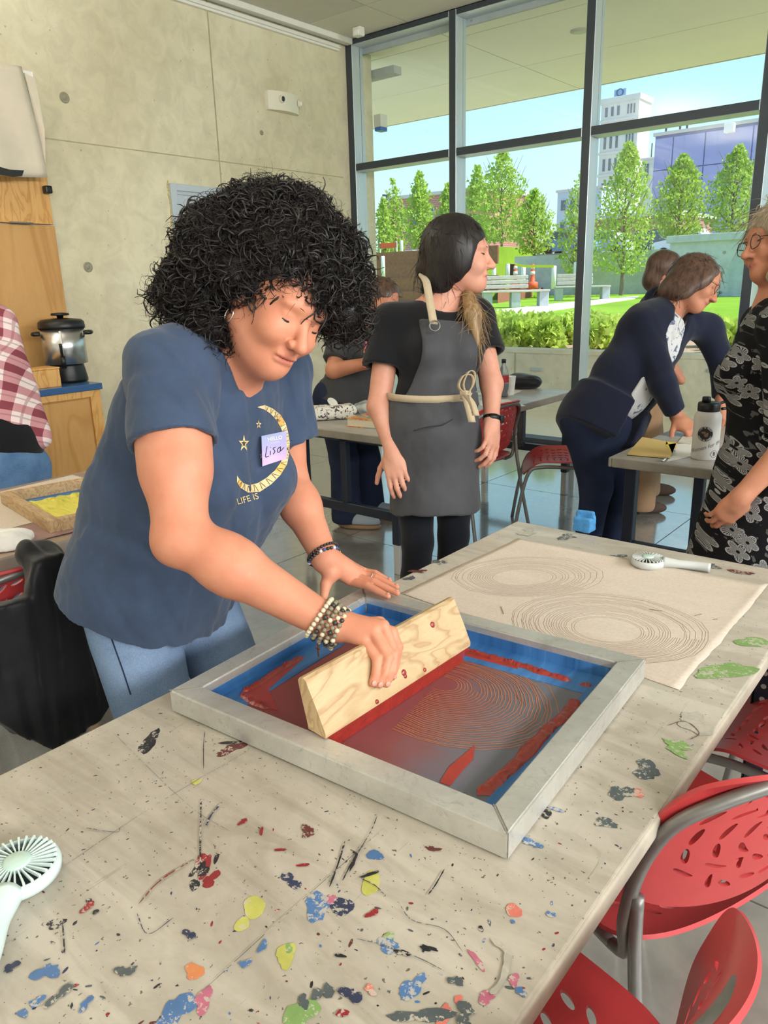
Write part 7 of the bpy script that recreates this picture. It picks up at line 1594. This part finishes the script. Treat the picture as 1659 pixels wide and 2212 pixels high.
for a in ((322, 1604, 18, 22, 'black', 0, .4), (500, 1618, 32, 9, 'brown', -.3, .5), (440, 1868, 16, 26, 'red', 0, .5), (432, 1880, 14, 18, 'black', .3, .6), (420, 1912, 11, 12, 'black', 0, .3), (468, 1853, 5, 12, 'black', 0, .2), (455, 1900, 14, 16, 'red', .6, .6), (122, 1996, 22, 9, 'black', -.2, .4), (620, 1894, 14, 10, 'navy', .2, .2), (637, 1911, 15, 10, 'navy', .2, .25), (549, 1960, 24, 24, 'lime', 0, .2), (523, 1997, 16, 15, 'lime', 0, .2), (686, 1958, 30, 28, 'blue', -.4, .45), (738, 1958, 24, 22, 'navy', .3, .35), (716, 1944, 8, 12, 'pink', 0, .6), (802, 1908, 21, 25, 'lime', 0, .25), (810, 1848, 16, 12, 'blue', -.4, .35), (816, 1845, 5, 5, 'blue', 0, .3), (618, 2064, 24, 22, 'lime', .2, .5), (624, 2050, 8, 10, 'green', 0, .4), (840, 2025, 14, 10, 'green', 0, .3), (838, 2043, 24, 15, 'blue', 0, .5), (421, 2099, 24, 14, 'orange', .1, .45), (380, 2185, 42, 30, 'blue', -.7, .5), (440, 2160, 16, 30, 'pink', .3, .6), (650, 2190, 36, 30, 'green', 0, .45), (655, 2165, 12, 16, 'slate', 0, .5), (885, 2140, 30, 16, 'blue', -.7, .35), (905, 2120, 24, 9, 'blue', -.7, .3), (1110, 1968, 18, 14, 'coral', .3, .25), (1108, 1992, 5, 4, 'blue', 0, .2), (1190, 1976, 10, 7, 'blue', .2, .2), (1039, 2007, 5, 7, 'black', 0, .3), (960, 2195, 14, 22, 'coral', .4, .5), (990, 2160, 10, 9, 'coral', 0, .5), (915, 2195, 60, 16, 'slate', 0, .5), (1030, 2075, 8, 22, 'pink', -.5, .5), (1050, 2155, 18, 14, 'pink', .6, .6), (1110, 2117, 13, 11, 'pink', 0, .7), (1125, 2144, 12, 9, 'blue', .4, .6), (1147, 1821, 20, 8, 'blue', .35, .6), (1180, 1757, 12, 11, 'black', 0, .3), (1200, 1749, 22, 3, 'blue', .3, .3), (1343, 1714, 22, 18, 'slate', .3, .6), (1310, 1779, 28, 8, 'slate', .15, .6), (1398, 1664, 28, 18, 'slate', -.2, .6), (1440, 1452, 10, 6, 'brown', .2, .5), (1462, 1615, 20, 20, 'green', -.5, .75), (1568, 1450, 60, 16, 'green', -.15, .4), (1625, 1388, 34, 10, 'green', .05, .4), (1500, 1563, 40, 18, 'grey', .3, .6), (1380, 1715, 14, 7, 'coral', .2, .6), (425, 1690, 8, 7, 'lime', 0, .6), (100, 2100, 22, 18, 'blue', -.5, .7), (80, 2165, 14, 10, 'blue', 0, .6), (185, 2170, 10, 14, 'blue', .4, .6), (50, 2190, 10, 9, 'blue', 0, .5), (25, 2090, 12, 10, 'navy', 0, .6), (190, 1960, 18, 6, 'red', -.6, .4), (207, 1971, 6, 5, 'black', 0, .3), (192, 1946, 6, 4, 'black', 0, .3), (665, 1797, 18, 10, 'brown', .2, .7), (525, 1776, 12, 4, 'red', -.8, .4), (605, 1837, 12, 2.5, 'red', -.1, .3), (655, 1870, 14, 3, 'red', -.05, .3), (565, 1797, 4, 8, 'red', 0, .4), (720, 1671, 6, 4, 'red', 0, .6), (880, 1747, 10, 4, 'red', 0, .6), (805, 1974, 14, 7, 'red', -.7, .6), (935, 1835, 14, 5, 'brown', 0, .7), (735, 2066, 12, 4, 'black', .2, .3), (870, 2060, 16, 6, 'black', .3, .5), (925, 2050, 20, 5, 'black', .35, .6), (530, 2083, 10, 9, 'blue', -.2, .7), (568, 2045, 9, 11, 'blue', .3, .5), (410, 2020, 14, 8, 'navy', .3, .7), (700, 2145, 18, 18, 'slate', 0, .8), (760, 2150, 22, 16, 'navy', 0, .8), (740, 2190, 12, 9, 'red', 0, .5), (800, 2140, 12, 10, 'coral', 0, .7), (270, 2100, 16, 12, 'slate', 0, .8), (130, 2150, 26, 10, 'slate', -.6, .9), (985, 2120, 14, 10, 'slate', -.6, .8), (1005, 2190, 20, 20, 'slate', 0, .8), (500, 1605, 22, 3, 'black', -.1, .5), (800, 1890, 4, 18, 'black', 1.1, .3), (1690, 1300, 10, 8, 'brown', 0, .5), (905, 1235, 14, 4, 'brown', 0, .8), (1600, 1237, 22, 4, 'brown', .15, .5), (1530, 1222, 30, 4, 'slate', .1, .8), (1390, 1175, 18, 7, 'grey', .1, .5), (1540, 1205, 14, 5, 'lime', 0, .8), (1330, 1203, 18, 4, 'slate', .1, .8), (885, 1250, 10, 4, 'slate', 0, .8), (950, 1215, 16, 4, 'slate', -.3, .9), (1140, 1150, 22, 6, 'grey', .1, .9), (1225, 1160, 18, 5, 'slate', .1, .9)):
    mark(*a)
for pts, wd, col in (([(434, 1728), (434, 1760), (433, 1800), (433, 1880)], .0022, 'black'), ([(443, 1582), (440, 1610), (440, 1665)], .0012, 'black'), ([(136, 2000), (138, 2030), (140, 2062)], .002, 'black'), ([(745, 1820), (730, 1870), (712, 1918)], .0028, 'black'), ([(772, 1845), (755, 1875), (740, 1905)], .002, 'black'), ([(815, 1765), (800, 1800), (770, 1850)], .0014, 'black'), ([(762, 1842), (770, 1850), (755, 1885)], .004, 'black'), ([(300, 1955), (340, 1910), (400, 1870), (430, 1855)], .002, 'brown'), ([(310, 1945), (350, 1900), (415, 1862)], .0012, 'red'), ([(375, 1985), (320, 2020), (296, 1975)], .0012, 'navy'), ([(560, 1610), (330, 1745), (122, 1885)], .0008, 'slate'), ([(830, 1790), (650, 1950), (420, 2160)], .0008, 'slate'), ([(240, 1580), (400, 1735), (500, 1800)], .0006, 'slate'), ([(960, 1880), (940, 1915), (925, 1935)], .0018, 'black'), ([(1240, 1800), (1300, 1850), (1270, 1910)], .0008, 'grey'), ([(770, 2030), (830, 2045), (900, 2070), (960, 2100)], .0012, 'slate'), ([(860, 1950), (890, 1990), (960, 2010), (1000, 2060)], .001, 'slate'), ([(1060, 2030), (1095, 2060), (1085, 2120), (1060, 2150)], .008, 'grey'), ([(1440, 1570), (1480, 1560), (1510, 1585), (1490, 1600)], .0015, 'brown'), ([(780, 1900), (810, 1915), (830, 1935)], .0012, 'black'), ([(180, 1790), (250, 1800), (260, 1790)], .0012, 'slate'), ([(480, 1735), (455, 1765), (445, 1790)], .003, 'navy')):
    stroke(pts, wd, col)
fl_ = {k: MB() for k in ('black', 'navy', 'red', 'blue', 'slate', 'brown')}
for i in range(620):
    x = rp_.uniform(0, 1640); y = rp_.uniform(1480, 2212) if rp_.uniform() < .8 else rp_.uniform(1130, 1500); c = at(x, y, Z=ZT)
    if not (-1.10 < c[0] < -.29 and c[1] < 1.97): continue
    k = list(fl_)[rp_.choice(6, p=[.34, .16, .1, .08, .24, .08])]; r = rp_.uniform(.0004, .0015)**1.0*(1.3 if y > 1950 else .9); an = rp_.uniform(0, 6.28); st = rp_.uniform(1, 3.2)
    P = [(c+A(math.cos(an)*r*st*math.cos(t)-math.sin(an)*r*math.sin(t), math.sin(an)*r*st*math.cos(t)+math.cos(an)*r*math.sin(t), 0)*rp_.uniform(.75, 1.2)-tb0+A(0, 0, .0003+.0000002*i)) for t in np.linspace(0, 6.283, 8, endpoint=False)]
    fl_[k].add(P, [tuple(range(8))])
for k, m in fl_.items(): m.build('paint_flecks', PM[k], TTOP)['kind'] = 'stuff'
# ------------------------------------------------------------------ things on the long table by the window
def zt_at(x, y): return at(x, y, Z=ZT)
bl = thing('jar_lid', 'black round lid at the near end of the long table', 'lid', tuple(zt_at(649, 908))); MB().lathe([(.03, 0), (.031, .004), (.031, .012), (.028, .015), (.001, .015)], 28).build('cap', M_BLACK, bl, True)
wp = thing('wipes_pack', 'black and white patterned pack of wipes with a white lid', 'wipes', tuple(zt_at(720, 905)), .95)
def speck(name, c0, c1, sc, thr):
    t = NT(name); t.set(Roughness=.45); n = t.noise(sc, 3, .6, dist=.6); t.color(t.mix(t.math('GREATER_THAN', n, thr), c0, c1)); return t.m
sdf_obj('pack', [('u', BX(A(*wp.location)+A(0, 0, .04), (.13, .06, .038), np.array([[math.cos(.95), math.sin(.95), 0], [-math.sin(.95), math.cos(.95), 0], [0, 0, 1]]), .03), 0), ('+', noise3(60, .012, 141), 0), ('i', PL((0, 0, ZT+.001), (0, 0, -1)), 0)], A(*wp.location)-A(.2, .2, .02), A(*wp.location)+A(.2, .2, .12), .006, speck('speckled_wrapper', srgb(228, 224, 214), srgb(70, 62, 56), 55, .56), wp, 1).parent = wp
pk = wp.children[0]
c = W_(695, 876, 3.72) - A(*wp.location); MB().lathe([(.026, 0), (.032, .004), (.033, .01), (.03, .014), (.024, .012), (.001, .012)], 28, (.0, .02, .085), (.45, -.5, .7)).build('pop_lid', mat('white_plastic_lid', srgb(236, 234, 226), .35), wp, True)
bkp = zt_at(800, 925); bk_ = thing('thick_book', 'thick book with a colourful cover lying on the long table', 'book', tuple(bkp), .1)
def cover():
    t = NT('colourful_cover'); t.set(Roughness=.4); n = t.noise(12, 2, .5, t.mapping((1, 3, 1))); t.color(t.ramp(n, [(.3, srgb(214, 96, 72)), (.42, srgb(226, 170, 90)), (.55, srgb(110, 150, 170)), (.7, srgb(232, 214, 190))], 'CONSTANT')); return t.m
MB().bbox((-.14, -.01, .003), (.12, .2, .042), .002, 1).build('pages', mat('page_block', srgb(216, 206, 184), .8, 0, 90, .08), bk_); MB().bbox((-.145, -.013, .042), (.125, .203, .046), .001, 1).build('front_cover', cover(), bk_); MB().bbox((-.145, -.013, 0), (.125, .203, .003), .001, 1).build('back_cover', cover(), bk_)
pg = thing('plastic_bag', 'clear crumpled plastic bag behind the thick book', 'plastic bag', tuple(zt_at(805, 893)))
sdf_obj('film', [('u', EL(A(*pg.location)+A(0, 0, .03), (.12, .09, .04)), 0), ('+', noise3(55, .03, 143), 0), ('i', PL((0, 0, ZT+.001), (0, 0, -1)), 0)], A(*pg.location)-A(.2, .2, .02), A(*pg.location)+A(.2, .2, .12), .007, mat('milky_plastic_film', srgb(214, 222, 222), .2, 0, 30, .06, Transmission_Weight=.4), pg, 1)
for i, (x, y, r, lab) in enumerate(((1068, 853, .2, 'loose white paper sheet beside the cola bottle'), (1090, 872, .9, 'white paper sheet at the edge of the long table'))):
    p = zt_at(x, y); m = Matrix.Rotation(r, 4, 'Z'); tag(MB().box((-.12, -.15, 0), (.12, .15, .001), m).build('paper_sheet', mat('white_paper', srgb(226, 224, 220), .8, 0, 10, .03)), lab, 'paper').location = p+A(-.03, -.03 if i else .1, .0005+.001*i)
co = zt_at(1087, 857); cb_ = thing('cola_bottle', 'half-full cola bottle with a red label on the long table', 'bottle', tuple(co)); hb_ = float((at(1087, 777, w=(co @ CF - HC*CF[2]))-co)[2]); R0 = .034; k_ = hb_/.24
MB().lathe([(.022, 0), (.03, .004), (.032, .012), (.026, .03), (.032, .05), (R0, .07), (R0, .13), (.032, .15), (.022, .185), (.013, .205), (.0125, .222)], 28).build('bottle_body', mat('clear_bottle_plastic', srgb(220, 226, 226), .1, 0, 5, .02, Transmission_Weight=.8, IOR=1.2), cb_, True)
MB().lathe([(.02, .003), (.0285, .006), (.0305, .013), (.0248, .03), (.0305, .05), (.0325, .07), (.0325, .085), (.001, .085)], 28).build('cola', mat('cola_drink', srgb(26, 12, 10), .2, 0, 5, .05), cb_, True)
lb_ = MB().lathe([(R0+.0006, .092), (R0+.0006, .138)], 28, cap=False).build('label', speck('red_cola_label', srgb(170, 34, 38), srgb(70, 30, 36), 70, .6), cb_, True)
MB().lathe([(.0145, .216), (.0145, .238), (.012, .24), (.001, .24)], 20).build('cap', M_BLACK, cb_, True)
cu = zt_at(1104, 855); cp_ = thing('paper_cup', 'white paper cup beside the cola bottle', 'cup', tuple(cu+.05*CF*A(1, 1, 0))); MB().lathe([(.026, 0), (.027, .004), (.037, .118), (.039, .12), (.037, .122), (.0355, .118), (.025, .006), (.001, .006)], 28).build('cup_wall', mat('white_cup_paper', srgb(230, 228, 222), .6), cp_, True)
bg_ = thing('black_pouch', 'black soft bag lying on the far end of the long table', 'bag', tuple(zt_at(1130, 838)), .4)
sdf_obj('bag_body', [('u', EL(A(*bg_.location)+A(0, 0, .045), (.14, .11, .055)), 0), ('u', RC(A(*bg_.location)+A(-.14, -.08, .02), A(*bg_.location)+A(-.22, -.13, .012), .02, .008), .03), ('+', noise3(40, .02, 145), 0), ('i', PL((0, 0, ZT+.001), (0, 0, -1)), 0)], A(*bg_.location)-A(.3, .25, .02), A(*bg_.location)+A(.25, .2, .14), .007, cloth('black_bag_nylon', srgb(20, 20, 24), 300, .3, .1, 14, .5), bg_, 1)
st_ = W_(1145, 878, float((zt_at(1145, 878)) @ CF-HC*CF[2])); sp_ = thing('hanging_strap', 'dark strap hanging below the edge of the long table', 'strap', (-2.235, st_[1]-.0, ZT-.045))
MB().bbox((-.004, -.03, -.17), (.004, .03, 0), .002, 1).build('webbing', mat('dark_strap', srgb(52, 48, 48), .8), sp_); MB().bbox((-.008, -.034, -.2), (.008, .034, -.17), .003, 1).build('buckle', M_BLACK, sp_)
# ------------------------------------------------------------------ things on the table with the drinking bottle
wbp = zt_at(1521, 990); wb_ = thing('drinking_bottle', 'tall white drinking bottle with stickers and a black lid', 'bottle', tuple(wbp))
M_BOT = mat('white_powder_coat', srgb(206, 204, 200), .45, 0, 20, .03); RB = .052
bo = MB().lathe([(RB*.93, 0), (RB, .006), (RB, .165), (RB*.96, .18), (RB*.8, .192), (RB*.76, .195)], 40).build('flask', M_BOT, wb_, True)
ld_ = MB().lathe([(RB*.8, .194), (RB*.82, .2), (RB*.82, .222), (RB*.76, .228), (.001, .228)], 36).build('lid', M_BLACK, wb_, True); MB().lathe([(RB*.32, .226), (RB*.32, .246), (RB*.28, .25), (.001, .25)], 24, (-.01, -.006, 0)).build('spout_cap', M_BLACK, ld_, True)
MB().tube(smooth_path([(.02, .035, .215), (.045, .06, .225), (.06, .055, .205), (.04, .03, .2)], 5), .006, 8).build('carry_loop', M_BLACK, ld_, True)
def wrap(m, me, ang, z, s=1.0, off=.0006):
    """bends flat lettering round the flask; ang = direction it faces"""
    V = []
    for v in me.vertices: a = ang+v.co.x*s/RB; V.append(((RB+off)*math.cos(a), (RB+off)*math.sin(a), z+v.co.y*s))
    m.add(V, [tuple(p.vertices) for p in me.polygons]); bpy.data.meshes.remove(me)
ang0 = math.atan2(-wbp[1], -wbp[0])
V = []; NS = 28; NR = 7
for j in range(NR):
    for k in range(NS): a = 2*math.pi*k/NS; rr_ = .031*(j+.02)/(NR-1+.02); V.append(((RB+.0004)*math.cos(ang0-.1+rr_*math.cos(a)/RB), (RB+.0004)*math.sin(ang0-.1+rr_*math.cos(a)/RB), .108+rr_*math.sin(a)))
stk_ = MB().add(V, [(j*NS+k, j*NS+(k+1) % NS, (j+1)*NS+(k+1) % NS, (j+1)*NS+k) for j in range(NR-1) for k in range(NS)]).build('round_sticker', mat('black_sticker', srgb(30, 28, 30), .5), wb_)
def arc_text(m, body, r, a_mid, span, size, c_ang, cz, flip=False):
    n = len(body)
    for i, ch_ in enumerate(body):
        if ch_ == ' ': continue
        t = (i+.5)/n-.5; a = a_mid-(t*span if not flip else -t*span); me = text_mesh(ch_, size); rot = a-math.pi/2 if not flip else a+math.pi/2; cx_, cy_ = r*math.cos(a), r*math.sin(a)
        for v in me.vertices: x, y = v.co.x, v.co.y; v.co.x = cx_+x*math.cos(rot)-y*math.sin(rot); v.co.y = cy_+x*math.sin(rot)+y*math.cos(rot)
        wrap(m, me, c_ang, cz, 1.0, .0009)
m = MB(); arc_text(m, 'LIFE IS ABOUT', .0248, math.pi/2, 2.3, .0085, ang0-.1, .108); arc_text(m, 'HANDS ON IMPACT', .0248, -math.pi/2, 2.5, .0085, ang0-.1, .108, True); m.build('sticker_lettering', M_WHITE, stk_)
m = MB(); ring_ = [((RB+.0008)*math.cos(ang0-.1+.0295*math.cos(a)/RB), (RB+.0008)*math.sin(ang0-.1+.0295*math.cos(a)/RB), .108+.0295*math.sin(a)) for a in np.linspace(0, 6.283, 32, endpoint=False)]; m.tube(ring_, .0006, 4, closed=True).build('sticker_ring', M_WHITE, stk_)
for (dx, dz, rx, rz_) in ((-.006, .006, .009, .005), (.004, -.004, .008, .007), (.009, .003, .004, .004)):
    V = [((RB+.0008)*math.cos(ang0-.1+(dx+rx*math.cos(a))/RB), (RB+.0008)*math.sin(ang0-.1+(dx+rx*math.cos(a))/RB), .108+dz+rz_*math.sin(a)) for a in np.linspace(0, 6.283, 14, endpoint=False)]; MB().add(V, [tuple(range(14))]).build('sticker_emblem', mat('brown_emblem', srgb(128, 92, 76), .6), stk_)
m = MB(); me = text_mesh('Women for the', .022, 0, .3); me.transform(Matrix.Rotation(.35, 4, 'Z')); wrap(m, me, ang0, .055); m.build('script_lettering', mat('grey_lettering', srgb(110, 108, 106), .6), bo)
m = MB(); me = text_mesh('B', .02, 0, 0, .0004); wrap(m, me, ang0+.72, .028); m.build('badge_letter', M_BLACK, bo); MB().tube([((RB+.0006)*math.cos(ang0+.72+.014*math.cos(a)/RB), (RB+.0006)*math.sin(ang0+.72+.014*math.cos(a)/RB), .028+.014*math.sin(a)) for a in np.linspace(0, 6.283, 24, endpoint=False)], .0006, 4, closed=True).build('badge_ring', M_BLACK, bo)
npq = [at(x, y, Z=ZT) for x, y in ((1354, 984), (1446, 992), (1463, 962), (1386, 948))]; npd = thing('yellow_notepad', 'yellow notepad lying near the corner of the table with the drinking bottle', 'notepad', tuple(npq[0]))
pts = [p-npq[0] for p in npq]; MB().prism([tuple(p+A(0, 0, .0)) for p in pts], (0, 0, .003)).build('backing', mat('dark_card', srgb(60, 52, 46), .8), npd); MB().prism([tuple(p*.985+A(.002, .002, .003)) for p in pts], (0, 0, .007)).build('sheets', mat('yellow_paper', srgb(214, 186, 120), .8, 0, 20, .04), npd)
MB().prism([tuple(p) for p in (pts[1]+A(-.01, .06, .0102), pts[2]+A(-.03, -.06, .0102), pts[2]+A(-.004, -.004, .0102), pts[2]+A(-.05, .01, .0102))], (0, 0, .001)).build('sticky_note', mat('bright_yellow_note', srgb(222, 206, 90), .8), npd)
pnq = [at(1431, 996, Z=ZT+.005), at(1457, 974, Z=ZT+.005)]; pn_ = thing('ballpoint_pen', 'silver pen beside the yellow notepad', 'pen', tuple(pnq[0]-A(0, 0, .005))); dpn = pnq[1]-pnq[0]
MB().tube([A(0, 0, .005), dpn*.9+A(0, 0, .005)], .0045, 8).build('barrel', M_STEEL, pn_, True); MB().tube([dpn*.9+A(0, 0, .005), dpn*1.05+A(0, 0, .005)], [.004, .001], 8).build('tip', M_BLACK, pn_, True); MB().bbox((-.001, -.001, .009), (.001, .03, .011), .0005, 1).build('clip', M_STEEL, pn_)
shq = [at(x, y, Z=ZT) for x, y in ((1440, 998), (1498, 985), (1500, 958), (1462, 960))]; tag(MB().prism([tuple(p+A(0, 0, .0006)) for p in shq], (0, 0, .0008)).build('paper_sheet', MATS['white_paper']), 'pale paper sheet in front of the white drinking bottle', 'paper')
shq = [at(x, y, Z=ZT) for x, y in ((1465, 957), (1492, 961), (1500, 945), (1478, 940))]; tag(MB().prism([tuple(p+A(0, 0, .0006)) for p in shq], (0, 0, .004)).build('paper_pad', mat('cream_pad', srgb(206, 200, 188), .8)), 'small pale pad under the leaning hand by the drinking bottle', 'notepad')

# ------------------------------------------------------------------ things on the left-hand table
shq = [(-2.86, .93), (-2.30, .97), (-2.37, 1.5), (-2.9, 1.52)]; tag(MB().prism([(x, y, ZT+.0006) for x, y in shq], (0, 0, .0008)).build('kraft_sheet', M_KRAFT), 'plain kraft sheet under the yellow-inked wooden screen', 'paper')
wf = thing('wooden_screen', 'small wooden printing screen full of yellow ink', 'printing screen', (-2.21, 1.06, ZT+.002), -.16); w0, h0, b0_ = .50, .36, .034
for lo_, hi_ in (((-w0, 0, 0), (0, b0_, .04)), ((-w0, h0-b0_, 0), (0, h0, .04)), ((-w0, b0_, 0), (-w0+b0_, h0-b0_, .04)), ((-b0_, b0_, 0), (0, h0-b0_, .04))): MB().bbox(lo_, hi_, .003, 2).build('frame_bar', M_FRAMEW, wf)
MB().box((-w0+b0_, b0_, .003), (-b0_, h0-b0_, .005)).build('mesh', M_TAPE, wf)
def yel():
    t = NT('yellow_ink'); t.set(Roughness=.35); n = t.noise(1.0, 5, .65, t.mapping((6, 26, 1), (0, 0, .25)), .8); t.color(t.ramp(n, [(.3, srgb(112, 128, 40)), (.4, srgb(200, 196, 60)), (.5, srgb(226, 214, 84)), (.75, srgb(236, 224, 110))])); t.bump(n, .6, .008); return t.m
V = []; NX = 34; NYy = 22; ry = np.random.default_rng(9)
for i in range(NX+1):
    for j in range(NYy+1):
        u, v = i/NX, j/NYy; e0 = .055+.012*math.sin(j*1.3)+.008*ry.uniform(-1, 1); x = -w0+b0_+e0*.8+u*(w0-2*b0_-e0*.9); y = b0_+.004+v*(h0-2*b0_-.055-.012*math.sin(i*.9)); V.append((x, y, .0056+(.005*max(0, math.sin(v*17+u*3))+.006*ry.uniform(0, 1)*(ry.uniform() < .12))*(0 if i in (0, NX) or j in (0, NYy) else 1)))
MB().add(V, [(i*(NYy+1)+j, (i+1)*(NYy+1)+j, (i+1)*(NYy+1)+j+1, i*(NYy+1)+j+1) for i in range(NX) for j in range(NYy)]).build('ink_pool', yel(), wf, True)
cw = thing('crumpled_paper', 'crumpled white paper at the left edge of the inked table', 'paper', tuple(at(8, 1178, Z=ZT)))
sdf_obj('paper_ball', [('u', EL(A(*cw.location)+A(-.03, 0, .008), (.11, .085, .03)), 0), ('+', noise3(40, .03, 151), 0), ('+', noise3(90, .01, 152), 0), ('i', PL((0, 0, ZT+.001), (0, 0, -1)), 0)], A(*cw.location)-A(.2, .15, .02), A(*cw.location)+A(.15, .15, .08), .005, MATS['white_paper'], cw, 0)
rc = thing('stained_cloth', 'dull red-brown stained cloth beside the kraft sheet', 'cloth', (-2.27, 1.12, ZT)); V = []
for i in range(13):
    for j in range(17): V.append((-.10+.2*i/12+.006*math.sin(j), -.28+.55*j/16, .002+.003*math.sin(i*1.3+j*.7)**2))
o = MB().add(V, [(i*17+j, (i+1)*17+j, (i+1)*17+j+1, i*17+j+1) for i in range(12) for j in range(16)]).build('cloth', cloth('stained_rag', srgb(146, 112, 104), 300, .2, .2, 9), rc, True); md = o.modifiers.new('s', 'SOLIDIFY'); md.thickness = .001

# ------------------------------------------------------------------ black jacket over the left-hand chair
def POLYX(pts, x0, th):
    """slab with a polygon outline in the y-z plane"""
    P = np.array(pts, float); n = len(P)
    def f(p):
        q = p[:, 1:3].astype(float); d = np.full(len(q), 1e9); s = np.ones(len(q))
        for i in range(n):
            a, b = P[i], P[i-1]; e_ = b-a; w2 = q-a; t = np.clip((w2 @ e_)/(e_ @ e_), 0, 1); bb = w2-t[:, None]*e_; d = np.minimum(d, (bb**2).sum(1))
            c1 = q[:, 1] >= a[1]; c2 = q[:, 1] < b[1]; c3 = e_[0]*w2[:, 1] > e_[1]*w2[:, 0]; al_ = c1 & c2 & c3; nn = ~c1 & ~c2 & ~c3; s = np.where(al_ | nn, -s, s)
        d2 = s*np.sqrt(d); dx = np.abs(p[:, 0]-x0)-th; return np.where((d2 > 0) & (dx > 0), np.sqrt(np.maximum(d2, 0)**2+np.maximum(dx, 0)**2), np.maximum(d2, dx)).astype(np.float32)-.006
    f.c = None; return f
JX = -1.655; jk = thing('black_jacket', 'black jacket hanging over the back of the left red chair', 'jacket', (JX, .75, 0))
jp = [at(x, y, X=JX)[1:3] for x, y in ((70, 1215), (125, 1192), (140, 1215), (175, 1310), (205, 1400), (228, 1470), (233, 1500), (205, 1545), (150, 1590), (110, 1612), (60, 1596), (0, 1560), (-90, 1520), (-90, 1320), (30, 1300), (62, 1290))]
jo2 = [('u', POLYX(jp, JX, .022), 0), ('u', RC(np.array([JX-.05, *at(85, 1208, X=JX)[1:3]]), np.array([JX-.05, *at(135, 1208, X=JX)[1:3]]), .035, .03), .03), ('+', noise3(28, .034, 161, (1, 1.4, .3)), 0), ('+', noise3(80, .006, 162, (1, 1, .6)), 0)]
ya = min(p[0] for p in jp); yb_ = max(p[0] for p in jp); za = min(p[1] for p in jp); zb2 = max(p[1] for p in jp)
sdf_obj('jacket_body', jo2, (JX-.14, ya-.05, za-.05), (JX+.08, yb_+.06, zb2+.06), .006, cloth('black_jacket_nylon', srgb(20, 20, 23), 260, .3, .15, 16, .5), jk, 1)
MB().tube(smooth_path([at(x, y, X=JX+.03) for x, y in ((158, 1262), (178, 1340), (190, 1420), (208, 1500))], 5), .003, 6).build('zip', M_TUBE, jk, True, True)
pcl = thing('pale_cloth', 'pale grey cloth showing under the black jacket', 'cloth', (JX-.06, .7, 0)); pp_ = [at(x, y, X=JX-.05)[1:3] for x, y in ((-60, 1540), (40, 1560), (150, 1590), (150, 1640), (40, 1690), (-60, 1700))]
sdf_obj('lining', [('u', POLYX(pp_, JX-.05, .012), 0), ('+', noise3(40, .02, 163, (1, 1.5, .3)), 0)], (JX-.12, min(p[0] for p in pp_)-.04, min(p[1] for p in pp_)-.04), (JX+.0, max(p[0] for p in pp_)+.04, max(p[1] for p in pp_)+.04), .007, cloth('pale_grey_lining', srgb(170, 166, 158), 300, .2), pcl, 1)
